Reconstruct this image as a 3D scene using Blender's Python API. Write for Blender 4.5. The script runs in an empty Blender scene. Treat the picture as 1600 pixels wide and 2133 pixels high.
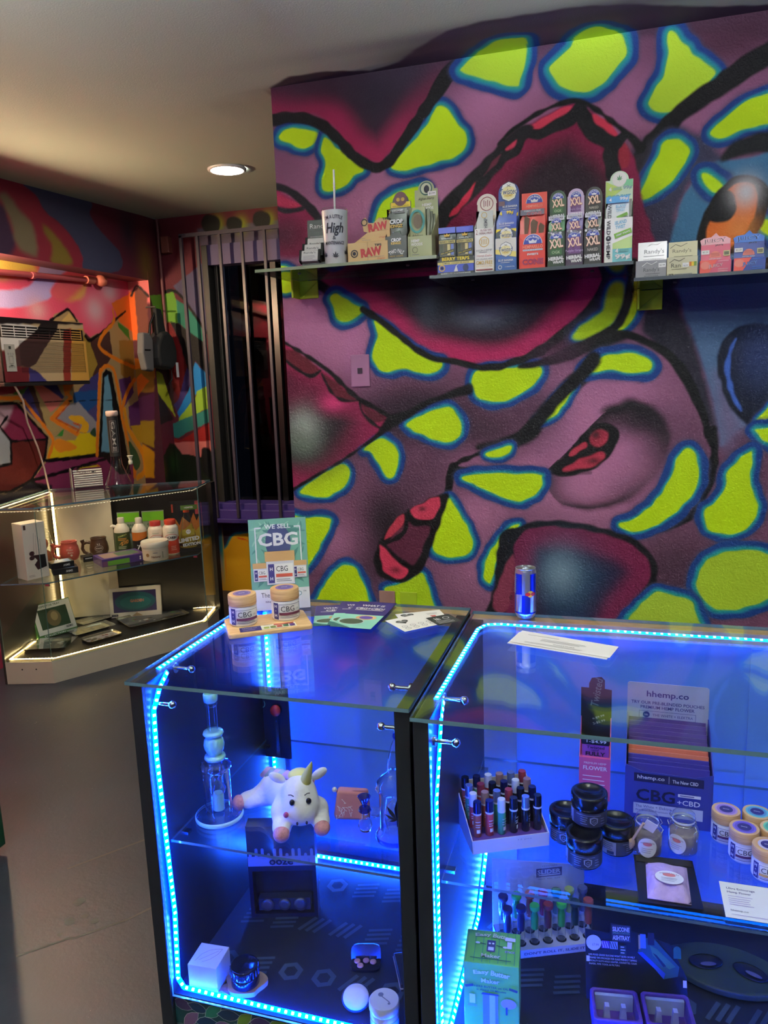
import bpy, math, random
import numpy as np
from math import sin, cos, pi, radians
from mathutils import Vector, Matrix

random.seed(7)
scene = bpy.context.scene
COL = scene.collection

# ------------------------------------------------------------------ camera
PITCH, ROLL, YAW, FOC = 0.17707, 0.035537, 0.300154, 1592.6
cam_data = bpy.data.cameras.new('camera')
cam = bpy.data.objects.new('camera', cam_data)
COL.objects.link(cam)
Rz = Matrix.Rotation(YAW, 3, 'Z')
Rx = Matrix.Rotation(-PITCH, 3, 'X')
Ry = Matrix.Rotation(ROLL, 3, 'Y')
Rc = Rz @ Rx @ Ry                       # columns: right, forward, up
m3 = Matrix((Rc.col[0], Rc.col[2], -Rc.col[1])).transposed()
cam.matrix_world = Matrix.Translation((0, 0, 1.5)) @ m3.to_4x4()
cam_data.sensor_fit = 'VERTICAL'
cam_data.sensor_height = 36.0
cam_data.lens = FOC / 2133.0 * 36.0
cam_data.clip_start = 0.05
scene.camera = cam

# ------------------------------------------------------------------ world, exposure
world = bpy.data.worlds.new('night')
scene.world = world
world.use_nodes = True
world.node_tree.nodes['Background'].inputs[0].default_value = (0.02, 0.025, 0.04, 1)
world.node_tree.nodes['Background'].inputs[1].default_value = 0.3
vs = scene.view_settings
vs.view_transform = 'Standard'
vs.look = 'None'
vs.gamma = 1.0
vs.exposure = 1.25
vs.use_curve_mapping = False
scene.cycles.max_bounces = 8
scene.cycles.transparent_max_bounces = 24
scene.cycles.glossy_bounces = 4
scene.cycles.caustics_reflective = False
scene.cycles.caustics_refractive = False
scene.cycles.sample_clamp_indirect = 6.0

UPLIGHT = 400.0  # emission strength of the added fill lights aimed at the ceiling
LAMP_POWER = 72.0        # emission strength of the round ceiling lights
BLUE_CHIP, BLUE_STRIP = 140.0, 90.0
WARM_CHIP, WARM_STRIP = 17.0, 5.5

# ------------------------------------------------------------------ materials
def lin(c):
    return tuple((v / 255 / 12.92) if v / 255 <= 0.04045 else ((v / 255 + 0.055) / 1.055) ** 2.4 for v in c)

MATS = {}
def P(r, g, b, rough=0.55, metal=0.0, spec=0.5, name=None, noise=0.0, nscale=40.0, bump=0.0, coat=0.0):
    """painted / printed / moulded surface: principled with an optional procedural mottling and relief"""
    key = (r, g, b, rough, metal, spec, noise, nscale, bump, coat)
    if key in MATS:
        return MATS[key]
    m = bpy.data.materials.new(name or 'surface')
    m.use_nodes = True
    nt = m.node_tree
    bs = nt.nodes['Principled BSDF']
    c = lin((r, g, b))
    bs.inputs['Base Color'].default_value = (*c, 1)
    bs.inputs['Roughness'].default_value = rough
    bs.inputs['Metallic'].default_value = metal
    bs.inputs['Specular IOR Level'].default_value = spec
    bs.inputs['Coat Weight'].default_value = coat
    if noise or bump:
        tc = nt.nodes.new('ShaderNodeTexCoord')
        nz = nt.nodes.new('ShaderNodeTexNoise')
        nz.inputs['Scale'].default_value = nscale
        nz.inputs['Detail'].default_value = 4
        nt.links.new(tc.outputs['Object'], nz.inputs['Vector'])
        if noise:
            rmp = nt.nodes.new('ShaderNodeMix')
            rmp.data_type = 'RGBA'
            rmp.inputs[6].default_value = (*[v * (1 - noise) for v in c], 1)
            rmp.inputs[7].default_value = (*[min(1, v * (1 + noise)) for v in c], 1)
            nt.links.new(nz.outputs['Fac'], rmp.inputs[0])
            nt.links.new(rmp.outputs[2], bs.inputs['Base Color'])
        if bump:
            bp = nt.nodes.new('ShaderNodeBump')
            bp.inputs['Strength'].default_value = bump
            bp.inputs['Distance'].default_value = 0.004
            nt.links.new(nz.outputs['Fac'], bp.inputs['Height'])
            nt.links.new(bp.outputs[0], bs.inputs['Normal'])
    MATS[key] = m
    return m

def emit(name, c, s):
    m = bpy.data.materials.new(name)
    m.use_nodes = True
    nt = m.node_tree
    nt.nodes.clear()
    e = nt.nodes.new('ShaderNodeEmission')
    e.inputs[0].default_value = (*c, 1)
    e.inputs[1].default_value = s
    o = nt.nodes.new('ShaderNodeOutputMaterial')
    nt.links.new(e.outputs[0], o.inputs[0])
    return m

def thin_glass(name, tint=(0.96, 0.985, 0.975), ior=1.5, rough=0.0, facing=0.0, gloss=(1, 1, 1)):
    """a sheet or wall of clear glass: fresnel reflection over straight-through transmission;
    facing > 0 lets rounded walls look thicker where the eye grazes them, as blown glass does"""
    m = bpy.data.materials.new(name)
    m.use_nodes = True
    nt = m.node_tree
    nt.nodes.clear()
    t = nt.nodes.new('ShaderNodeBsdfTransparent')
    t.inputs[0].default_value = (*tint, 1)
    g = nt.nodes.new('ShaderNodeBsdfGlossy')
    g.inputs['Roughness'].default_value = rough
    g.inputs['Color'].default_value = (*gloss, 1)
    fr = nt.nodes.new('ShaderNodeFresnel')
    ge = nt.nodes.new('ShaderNodeNewGeometry')      # same reflectance from both faces of the sheet
    io = nt.nodes.new('ShaderNodeMapRange')
    io.inputs['To Min'].default_value = ior
    io.inputs['To Max'].default_value = 1.0 / ior
    nt.links.new(ge.outputs['Backfacing'], io.inputs['Value'])
    nt.links.new(io.outputs[0], fr.inputs[0])
    mx = nt.nodes.new('ShaderNodeMixShader')
    o = nt.nodes.new('ShaderNodeOutputMaterial')
    nt.links.new(t.outputs[0], mx.inputs[1])
    nt.links.new(g.outputs[0], mx.inputs[2])
    nt.links.new(mx.outputs[0], o.inputs[0])
    if facing > 0:
        lw = nt.nodes.new('ShaderNodeLayerWeight')
        lw.inputs[0].default_value = 0.35
        pw = nt.nodes.new('ShaderNodeMath'); pw.operation = 'POWER'
        pw.inputs[1].default_value = 2.0
        nt.links.new(lw.outputs['Facing'], pw.inputs[0])
        mu = nt.nodes.new('ShaderNodeMath'); mu.operation = 'MULTIPLY_ADD'
        mu.inputs[1].default_value = facing
        nt.links.new(pw.outputs[0], mu.inputs[0])
        nt.links.new(fr.outputs[0], mu.inputs[2])
        cl = nt.nodes.new('ShaderNodeClamp')
        cl.inputs['Max'].default_value = 0.9
        nt.links.new(mu.outputs[0], cl.inputs[0])
        nt.links.new(cl.outputs[0], mx.inputs[0])
    else:
        nt.links.new(fr.outputs[0], mx.inputs[0])
    return m

def wood(name, c1, c2, scale=(1, 14, 14), rough=0.5):
    m = bpy.data.materials.new(name)
    m.use_nodes = True
    nt = m.node_tree
    bs = nt.nodes['Principled BSDF']
    tc = nt.nodes.new('ShaderNodeTexCoord')
    mp = nt.nodes.new('ShaderNodeMapping')
    mp.inputs['Scale'].default_value = scale
    nz = nt.nodes.new('ShaderNodeTexNoise')
    nz.inputs['Scale'].default_value = 9
    nz.inputs['Detail'].default_value = 6
    nz.inputs['Distortion'].default_value = 0.6
    cr = nt.nodes.new('ShaderNodeValToRGB')
    cr.color_ramp.elements[0].position = 0.3
    cr.color_ramp.elements[0].color = (*lin(c1), 1)
    cr.color_ramp.elements[1].position = 0.7
    cr.color_ramp.elements[1].color = (*lin(c2), 1)
    nt.links.new(tc.outputs['Object'], mp.inputs[0])
    nt.links.new(mp.outputs[0], nz.inputs['Vector'])
    nt.links.new(nz.outputs['Fac'], cr.inputs[0])
    nt.links.new(cr.outputs[0], bs.inputs['Base Color'])
    bs.inputs['Roughness'].default_value = rough
    return m

def paint_material(name, bump=0.9, bscale=150.0, rough=0.5, detail=3):
    """spray paint carried as a colour attribute, over orange-peel plaster relief"""
    m = bpy.data.materials.new(name)
    m.use_nodes = True
    nt = m.node_tree
    bs = nt.nodes['Principled BSDF']
    at = nt.nodes.new('ShaderNodeAttribute')
    at.attribute_name = 'paint'
    nt.links.new(at.outputs['Color'], bs.inputs['Base Color'])
    bs.inputs['Roughness'].default_value = rough
    bs.inputs['Specular IOR Level'].default_value = 0.25
    tc = nt.nodes.new('ShaderNodeTexCoord')
    nz = nt.nodes.new('ShaderNodeTexNoise')
    nz.inputs['Scale'].default_value = bscale
    nz.inputs['Detail'].default_value = detail
    nz.inputs['Roughness'].default_value = 0.6
    bp = nt.nodes.new('ShaderNodeBump')
    bp.inputs['Strength'].default_value = bump
    bp.inputs['Distance'].default_value = 0.004
    nt.links.new(tc.outputs['Object'], nz.inputs['Vector'])
    nt.links.new(nz.outputs['Fac'], bp.inputs['Height'])
    nt.links.new(bp.outputs[0], bs.inputs['Normal'])
    return m

# ------------------------------------------------------------------ mesh collector
class G:
    def __init__(self, mat=None, sm=False):
        self.v, self.f, self.mi, self.s, self.mats = [], [], [], [], []
        self.cur = 0
        self.sm = sm
        self.xf = None
        if mat is not None:
            self.m(mat)
    def m(self, mat):
        if mat not in self.mats:
            self.mats.append(mat)
        self.cur = self.mats.index(mat)
        return self
    def add(self, vs_, fs_, smooth=None):
        o = len(self.v)
        if self.xf is not None:
            vs_ = [tuple(self.xf @ Vector(p)) for p in vs_]
        self.v += [tuple(p) for p in vs_]
        for q in fs_:
            self.f.append(tuple(o + i for i in q))
            self.mi.append(self.cur)
            self.s.append(self.sm if smooth is None else smooth)
        return self
    def box(self, x0, x1, y0, y1, z0, z1, c=0.0):
        if c:                                  # chamfered: small flats on the vertical edges and rims
            pts = [(x0 + c, y0), (x1 - c, y0), (x1, y0 + c), (x1, y1 - c), (x1 - c, y1), (x0 + c, y1), (x0, y1 - c), (x0, y0 + c)]
            cx, cy = (x0 + x1) / 2, (y0 + y1) / 2
            def sc(p):
                return (cx + (p[0] - cx) * (1 - 2 * c / (x1 - x0)), cy + (p[1] - cy) * (1 - 2 * c / (y1 - y0)))
            rings = [[(*sc(p), z0) for p in pts], [(*p, z0 + c) for p in pts], [(*p, z1 - c) for p in pts], [(*sc(p), z1) for p in pts]]
            vs_ = [p for r in rings for p in r]
            fs_ = [tuple(range(7, -1, -1)), tuple(range(24, 32))]
            for k in range(3):
                for i in range(8):
                    j = (i + 1) % 8
                    fs_.append((k * 8 + i, k * 8 + j, k * 8 + 8 + j, k * 8 + 8 + i))
            return self.add(vs_, fs_)
        vs_ = [(x0, y0, z0), (x1, y0, z0), (x1, y1, z0), (x0, y1, z0), (x0, y0, z1), (x1, y0, z1), (x1, y1, z1), (x0, y1, z1)]
        return self.add(vs_, [(0, 3, 2, 1), (4, 5, 6, 7), (0, 1, 5, 4), (1, 2, 6, 5), (2, 3, 7, 6), (3, 0, 4, 7)])
    def quad(self, a, b, c_, d):
        return self.add([a, b, c_, d], [(0, 1, 2, 3)])
    def lathe(self, prof, seg=32, o=(0, 0, 0), smooth=True, sx=1.0, sy=1.0, capb=True, capt=True):
        vs_, fs_ = [], []
        for r, zz in prof:
            for i in range(seg):
                a = 2 * pi * i / seg
                vs_.append((o[0] + r * cos(a) * sx, o[1] + r * sin(a) * sy, o[2] + zz))
        for k in range(len(prof) - 1):
            for i in range(seg):
                j = (i + 1) % seg
                fs_.append((k * seg + i, k * seg + j, k * seg + seg + j, k * seg + seg + i))
        self.add(vs_, fs_, smooth)
        n = len(prof)
        if capb and prof[0][0] > 1e-6:
            self.add(vs_[:seg], [tuple(range(seg - 1, -1, -1))], False)
        if capt and prof[-1][0] > 1e-6:
            self.add(vs_[(n - 1) * seg:], [tuple(range(seg))], False)
        return self
    def cyl(self, p0, p1, r0, r1=None, seg=16, caps=True, smooth=True):
        r1 = r0 if r1 is None else r1
        return self.tube([p0, p1], [r0, r1], seg, caps, smooth)
    def tube(self, pts, r, seg=10, caps=True, smooth=True):
        pts = [Vector(p) for p in pts]
        rs = r if isinstance(r, (list, tuple)) else [r] * len(pts)
        vs_, fs_ = [], []
        t0 = (pts[1] - pts[0]).normalized()
        up = Vector((0, 0, 1)) if abs(t0.z) < 0.9 else Vector((1, 0, 0))
        n = t0.cross(up).normalized()
        for k, p in enumerate(pts):
            if k == 0: t = pts[1] - pts[0]
            elif k == len(pts) - 1: t = pts[-1] - pts[-2]
            else: t = (pts[k + 1] - pts[k]).normalized() + (pts[k] - pts[k - 1]).normalized()
            t.normalize()
            n = (n - t * n.dot(t)).normalized()
            b = t.cross(n)
            for i in range(seg):
                a = 2 * pi * i / seg
                vs_.append(tuple(p + (n * cos(a) + b * sin(a)) * rs[k]))
        for k in range(len(pts) - 1):
            for i in range(seg):
                j = (i + 1) % seg
                fs_.append((k * seg + i, k * seg + j, k * seg + seg + j, k * seg + seg + i))
        self.add(vs_, fs_, smooth)
        if caps:
            self.add(vs_[:seg], [tuple(range(seg - 1, -1, -1))], False)
            self.add(vs_[-seg:], [tuple(range(seg))], False)
        return self
    def prism(self, pts, d, fr):
        """extrude the 2-D outline pts by d along the frame's normal; fr = (origin, u, v)"""
        o, u, v = [Vector(q) for q in fr]
        n = u.cross(v)
        k = len(pts)
        a = [tuple(o + u * p[0] + v * p[1]) for p in pts]
        b = [tuple(Vector(q) + n * d) for q in a]
        fs_ = [tuple(range(k - 1, -1, -1)), tuple(range(k, 2 * k))]
        for i in range(k):
            j = (i + 1) % k
            fs_.append((i, j, k + j, k + i))
        return self.add(a + b, fs_)
    def sphere(self, c, rx, ry=None, rz=None, seg=16, rings=10):
        ry = rx if ry is None else ry
        rz = rx if rz is None else rz
        prof = [(max(1e-7, sin(pi * k / rings)), -cos(pi * k / rings) * rz) for k in range(rings + 1)]
        return self.lathe([(p[0], p[1]) for p in prof], seg, c, True, rx, ry, False, False)
    def build(self, name, parent=None, mesh=None):
        me = mesh or bpy.data.meshes.new(name)
        if mesh is None:
            me.from_pydata(self.v, [], self.f)
            for mt in self.mats:
                me.materials.append(mt)
            me.polygons.foreach_set('material_index', self.mi)
            me.polygons.foreach_set('use_smooth', self.s)
            me.update()
        o = bpy.data.objects.new(name, me)
        COL.objects.link(o)
        if parent is not None:
            o.parent = parent
        return o

def bevel(o, w=0.002, seg=2):
    b = o.modifiers.new('soft_edges', 'BEVEL')
    b.width = w
    b.segments = seg
    b.limit_method = 'ANGLE'
    return o

def thing(name, label, cat, loc=(0, 0, 0), rz=0.0, group=None):
    o = bpy.data.objects.new(name, None)
    COL.objects.link(o)
    o.empty_display_size = 0.02
    o.location = loc
    o.rotation_euler = (0, 0, rz)
    return tag(o, label, cat, group)

def tag(o, label, cat, group=None):
    o['label'] = label
    o['category'] = cat
    if group:
        o['group'] = group
    return o

def struct(o):
    o['kind'] = 'structure'
    return o

def dup(root, loc, rz=None, label=None, group=None, rot=None):
    r = root.copy()
    COL.objects.link(r)
    r.location = loc
    if rot is not None:
        r.rotation_euler = rot
    elif rz is not None:
        r.rotation_euler = (0, 0, rz)
    if label: r['label'] = label
    if group: r['group'] = group
    for ch in list(root.children):
        c = ch.copy()
        COL.objects.link(c)
        c.parent = r
        for g in ch.children:
            d = g.copy()
            COL.objects.link(d)
            d.parent = c
    return r

# ------------------------------------------------------------------ printing: flat ink in thin layers on a face
TXT = {}
def text_shape(s, bold=0.0, shear=0.0):
    key = (s, bold, shear)
    if key not in TXT:
        cu = bpy.data.curves.new('lettering', 'FONT')
        cu.body = s
        cu.resolution_u = 2
        cu.offset = bold
        cu.shear = shear
        ob = bpy.data.objects.new('lettering', cu)
        me = bpy.data.meshes.new_from_object(ob)
        vv = [(p.co.x, p.co.y) for p in me.vertices]
        ff = [tuple(p.vertices) for p in me.polygons]
        bpy.data.objects.remove(ob)
        bpy.data.curves.remove(cu)
        bpy.data.meshes.remove(me)
        if vv:
            x0 = min(p[0] for p in vv); x1 = max(p[0] for p in vv)
            y0 = min(p[1] for p in vv); y1 = max(p[1] for p in vv)
            vv = [((p[0] - x0) / max(1e-6, x1 - x0) - 0.5, (p[1] - y0) / max(1e-6, y1 - y0) - 0.5) for p in vv]
        TXT[key] = (vv, ff)
    return TXT[key]

class Print:
    """collects ink shapes in a 2-D frame (origin, u, v) on a face, or wrapped round a cylinder of radius bend"""
    def __init__(self, o, u, v, bend=0.0, step=0.00022, lift=0.0004, taper=0.0):
        self.o, self.u, self.v = Vector(o), Vector(u), Vector(v)
        self.n = self.u.cross(self.v).normalized()
        self.g = G()
        self.bend, self.step, self.k, self.taper = bend, step, lift, taper
    def put(self, pts, faces, mat, rot=0.0, c=(0, 0)):
        self.g.m(mat)
        out = []
        for p in pts:
            px, py = p
            if rot:
                dx, dy = px - c[0], py - c[1]
                px, py = c[0] + dx * cos(rot) - dy * sin(rot), c[1] + dx * sin(rot) + dy * cos(rot)
            if self.bend:
                R = self.bend + self.taper * py + self.k
                a = px / self.bend
                out.append(tuple(self.o + self.u * (R * sin(a)) - self.n * (self.bend - R * cos(a)) + self.v * py))
            else:
                out.append(tuple(self.o + self.u * px + self.v * py + self.n * self.k))
        self.g.add(out, faces, bool(self.bend))
        self.k += self.step
        return self
    def rect(self, x0, y0, x1, y1, mat, rot=0.0):
        n = max(1, int(abs(x1 - x0) / (self.bend * 0.18))) if self.bend else 1
        pts, fs_ = [], []
        for i in range(n + 1):
            xx = x0 + (x1 - x0) * i / n
            pts += [(xx, y0), (xx, y1)]
        for i in range(n):
            fs_.append((2 * i, 2 * i + 2, 2 * i + 3, 2 * i + 1))
        return self.put(pts, fs_, mat, rot, ((x0 + x1) / 2, (y0 + y1) / 2))
    def disc(self, cx, cy, rx, mat, ry=None, seg=24, a0=0.0, a1=2 * pi):
        ry = rx if ry is None else ry
        full = abs(a1 - a0 - 2 * pi) < 1e-6
        if self.bend and full:                       # follow the curve: rings, not one flat face
            pts, fs_ = [(cx, cy)], []
            for r_ in range(1, 5):
                pts += [(cx + rx * r_ / 4 * cos(2 * pi * i / seg), cy + ry * r_ / 4 * sin(2 * pi * i / seg)) for i in range(seg)]
            for i in range(seg):
                j = (i + 1) % seg
                fs_.append((0, 1 + i, 1 + j))
                for r_ in range(3):
                    fs_.append((1 + r_ * seg + i, 1 + (r_ + 1) * seg + i, 1 + (r_ + 1) * seg + j, 1 + r_ * seg + j))
            return self.put(pts, fs_, mat)
        pts = [(cx + rx * cos(a0 + (a1 - a0) * i / seg), cy + ry * sin(a0 + (a1 - a0) * i / seg)) for i in range(seg + (0 if full else 1))]
        return self.put(pts, [tuple(range(len(pts)))], mat)
    def ring(self, cx, cy, r, w, mat, ry=None, seg=28):
        ry = r if ry is None else ry
        pts, fs_ = [], []
        for i in range(seg):
            a = 2 * pi * i / seg
            pts += [(cx + r * cos(a), cy + ry * sin(a)), (cx + (r - w) * cos(a), cy + (ry - w) * sin(a))]
        for i in range(seg):
            j = (i + 1) % seg
            fs_.append((2 * i, 2 * j, 2 * j + 1, 2 * i + 1))
        return self.put(pts, fs_, mat)
    def poly(self, pts, mat):
        return self.put(pts, [tuple(range(len(pts)))], mat)
    def frame(self, x0, y0, x1, y1, w, mat):
        for r in ((x0, y0, x1, y0 + w), (x0, y1 - w, x1, y1), (x0, y0, x0 + w, y1), (x1 - w, y0, x1, y1)):
            self.rect(*r, mat)
        return self
    def text(self, s, cx, cy, w, h, mat, bold=0.0, shear=0.0, rot=0.0, arc=0.0):
        vv, ff = text_shape(s, bold, shear)
        pts = [(cx + p[0] * w, cy + p[1] * h) for p in vv]
        if arc:
            q = []
            for px, py in pts:
                a = (px - cx) / arc
                q.append((cx + (arc + py - cy) * sin(a), cy + (arc + py - cy) * cos(a) - arc))
            pts = q
        return self.put(pts, ff, mat, rot, (cx, cy))
    def lines(self, x0, x1, ys, t, mat, ragged=0.25):
        rr = random.Random(len(self.g.v) + 3)
        for yy in ys:
            e = rr.random() * ragged
            self.rect(x0, yy - t / 2, x1 - (x1 - x0) * e, yy + t / 2, mat)
        return self
    def leaf(self, cx, cy, s, mat, rot=0.0):
        """seven pointed leaflets"""
        for k, (a, l) in enumerate([(90, 1), (55, .86), (125, .86), (22, .66), (158, .66), (-8, .4), (188, .4)]):
            t = radians(a) + rot
            d = (cos(t), sin(t)); n = (-d[1], d[0])
            q = []
            for f_, w_ in [(0, .02), (.35, .1), (.6, .11), (1, 0), (.6, -.11), (.35, -.1)]:
                q.append((cx + (d[0] * f_ * l + n[0] * w_ * l) * s, cy - s * .25 + (d[1] * f_ * l + n[1] * w_ * l) * s))
            self.put(q, [tuple(range(6))], mat)
            self.k -= self.step
        self.rect(cx - s * .02, cy - s * .6, cx + s * .02, cy - s * .2, mat)
        return self
    def build(self, parent, name='printed_label'):
        return self.g.build(name, parent)

FX, FZ = (1, 0, 0), (0, 0, 1)

# ------------------------------------------------------------------ spray-painted surfaces
def spline(pts, closed, sub=6):
    p = np.array(pts, float)
    n = len(p)
    out = []
    rng_ = range(n) if closed else range(n - 1)
    for i in rng_:
        if closed:
            a, b, c, d = p[(i - 1) % n], p[i], p[(i + 1) % n], p[(i + 2) % n]
        else:
            a, b, c, d = p[max(i - 1, 0)], p[i], p[i + 1], p[min(i + 2, n - 1)]
        for k in range(sub):
            t = k / sub
            out.append(0.5 * (2 * b + (c - a) * t + (2 * a - 5 * b + 4 * c - d) * t * t + (3 * b - a - 3 * c + d) * t ** 3))
    if not closed:
        out.append(p[-1])
    return np.array(out)

def seg_dist(x, y, a, b):
    d = b - a
    L = max(1e-12, float(d @ d))
    t = np.clip(((x - a[0]) * d[0] + (y - a[1]) * d[1]) / L, 0, 1)
    return np.hypot(x - a[0] - t * d[0], y - a[1] - t * d[1]), t

def poly_sdf(x, y, pts):
    dm = np.full(x.shape, 1e9)
    ins = np.zeros(x.shape, bool)
    n = len(pts)
    for i in range(n):
        a, b = pts[i], pts[(i + 1) % n]
        d, _ = seg_dist(x, y, a, b)
        np.minimum(dm, d, out=dm)
        if a[1] != b[1]:
            c = ((a[1] > y) != (b[1] > y)) & (x < (b[0] - a[0]) * (y - a[1]) / (b[1] - a[1]) + a[0])
            ins ^= c
    return np.where(ins, -dm, dm)

def sstep(d, soft):
    t = np.clip(0.5 - d / (2 * max(soft, 1e-5)), 0, 1)
    return t * t * (3 - 2 * t)

def spray(x, y, base, layers, gain=1.25):
    """colours (n,3) at the 2-D points x, y of a painted surface, layer over layer"""
    col = np.tile(np.array(lin(base)), (len(x), 1))
    wob = 0.0016 * np.sin(x * 61 + 3 * np.sin(y * 37)) + 0.0012 * np.sin(y * 83 + 2 * np.sin(x * 47))
    def over(idx, a, c):
        a = a[:, None]
        col[idx] = col[idx] * (1 - a) + np.array(lin(c)) * a
    for L in layers:
        k = L[0]
        if k == 'G':
            (cx, cy), rx, ry, ang, c, al = L[1:]
            m = max(rx, ry) * 2.6
            idx = np.nonzero((abs(x - cx) < m) & (abs(y - cy) < m))[0]
            if not len(idx): continue
            dx, dy = x[idx] - cx, y[idx] - cy
            t = radians(ang)
            u, v = dx * cos(t) + dy * sin(t), -dx * sin(t) + dy * cos(t)
            over(idx, np.clip(al * np.exp(-((u / rx) ** 2 + (v / ry) ** 2)), 0, 1), c)
            continue
        if k in 'DR':                      # airbrush shading by depth inside an outline
            pts, c, d0, d1, al, top = L[1:]
            mg = 0.0
            q = spline(pts, True)
        elif k == 'F':
            pts, c, soft, sm, al = L[1:]
            mg = soft + 0.004
            q = spline(pts, True) if sm else np.array(pts, float)
        elif k == 'B':
            pts, c, tw, bw, soft = L[1:]
            mg = bw + soft * 2 + 0.006
            q = spline(pts, True)
        else:
            pts, ws, c, soft, sm, al = L[1:]
            mg = max(ws) + soft + 0.006
            q = spline(pts, False) if sm else np.array(pts, float)
            if sm:
                wi = np.interp(np.linspace(0, len(ws) - 1, len(q)), np.arange(len(ws)), ws)
            else:
                wi = np.array(ws)
        lo, hi = q.min(0) - mg, q.max(0) + mg
        idx = np.nonzero((x > lo[0]) & (x < hi[0]) & (y > lo[1]) & (y < hi[1]))[0]
        if not len(idx): continue
        xx, yy = x[idx], y[idx]
        if k == 'L':
            best = np.full(len(idx), 1e9)
            for i in range(len(q) - 1):
                d, t = seg_dist(xx, yy, q[i], q[i + 1])
                np.minimum(best, d - (wi[i] * (1 - t) + wi[i + 1] * t), out=best)
            over(idx, al * sstep(best + wob[idx], soft), c)
        elif k in 'DR':
            d = -poly_sdf(xx, yy, q)
            t = np.clip((d - d0) / (d1 - d0), 0, 1)
            t = t * t * (3 - 2 * t)
            over(idx, al * np.where(yy < top, np.where(d > 0, 1 - t, 0) if k == 'R' else t, 0), c)
        elif k == 'F':
            over(idx, al * sstep(poly_sdf(xx, yy, q) + wob[idx], soft), c)
        else:
            d = poly_sdf(xx, yy, q) + wob[idx]
            over(idx, 0.55 * sstep(d - bw - soft * 2, soft * 3), (70, 70, 96))
            over(idx, sstep(d - bw, soft), (30, 64, 126))
            over(idx, sstep(d - tw, soft * 2.2), (38, 128, 150))
            over(idx, sstep(d - tw * 0.45, soft * 1.6), (52, 150, 130))
            over(idx, sstep(d, soft), c)
    return np.clip(col ** 1.14 * gain * 1.1, 0, 0.95)

def painted_sheet(name, fn, us, vs_, base, layers, mat, parent=None, gain=1.25, thick=None):
    """a grid in the plane fn(u, v) -> xyz, sprayed with the layers"""
    us, vs_ = np.asarray(us), np.asarray(vs_)
    U, V = np.meshgrid(us, vs_)
    u, v = U.ravel(), V.ravel()
    X, Y, Z = fn(u, v)
    co = np.stack([np.broadcast_to(X, u.shape), np.broadcast_to(Y, u.shape), np.broadcast_to(Z, u.shape)], 1).astype(np.float32)
    nx, ny = len(us), len(vs_)
    i = (np.arange(ny - 1)[:, None] * nx + np.arange(nx - 1)[None, :]).ravel()
    quads = np.stack([i, i + 1, i + nx + 1, i + nx], 1).astype(np.int32)
    me = bpy.data.meshes.new(name)
    me.vertices.add(len(co))
    me.vertices.foreach_set('co', co.ravel())
    me.loops.add(quads.size)
    me.loops.foreach_set('vertex_index', quads.ravel())
    me.polygons.add(len(quads))
    me.polygons.foreach_set('loop_start', np.arange(0, quads.size, 4, dtype=np.int32))
    me.polygons.foreach_set('use_smooth', np.ones(len(quads), bool))
    me.update(calc_edges=True)
    c = spray(u, v, base, layers, gain)
    at = me.color_attributes.new('paint', 'FLOAT_COLOR', 'POINT')
    at.data.foreach_set('color', np.concatenate([c, np.ones((len(c), 1))], 1).astype(np.float32).ravel())
    me.materials.append(mat)
    o = bpy.data.objects.new(name, me)
    COL.objects.link(o)
    if parent is not None: o.parent = parent
    return o


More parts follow.
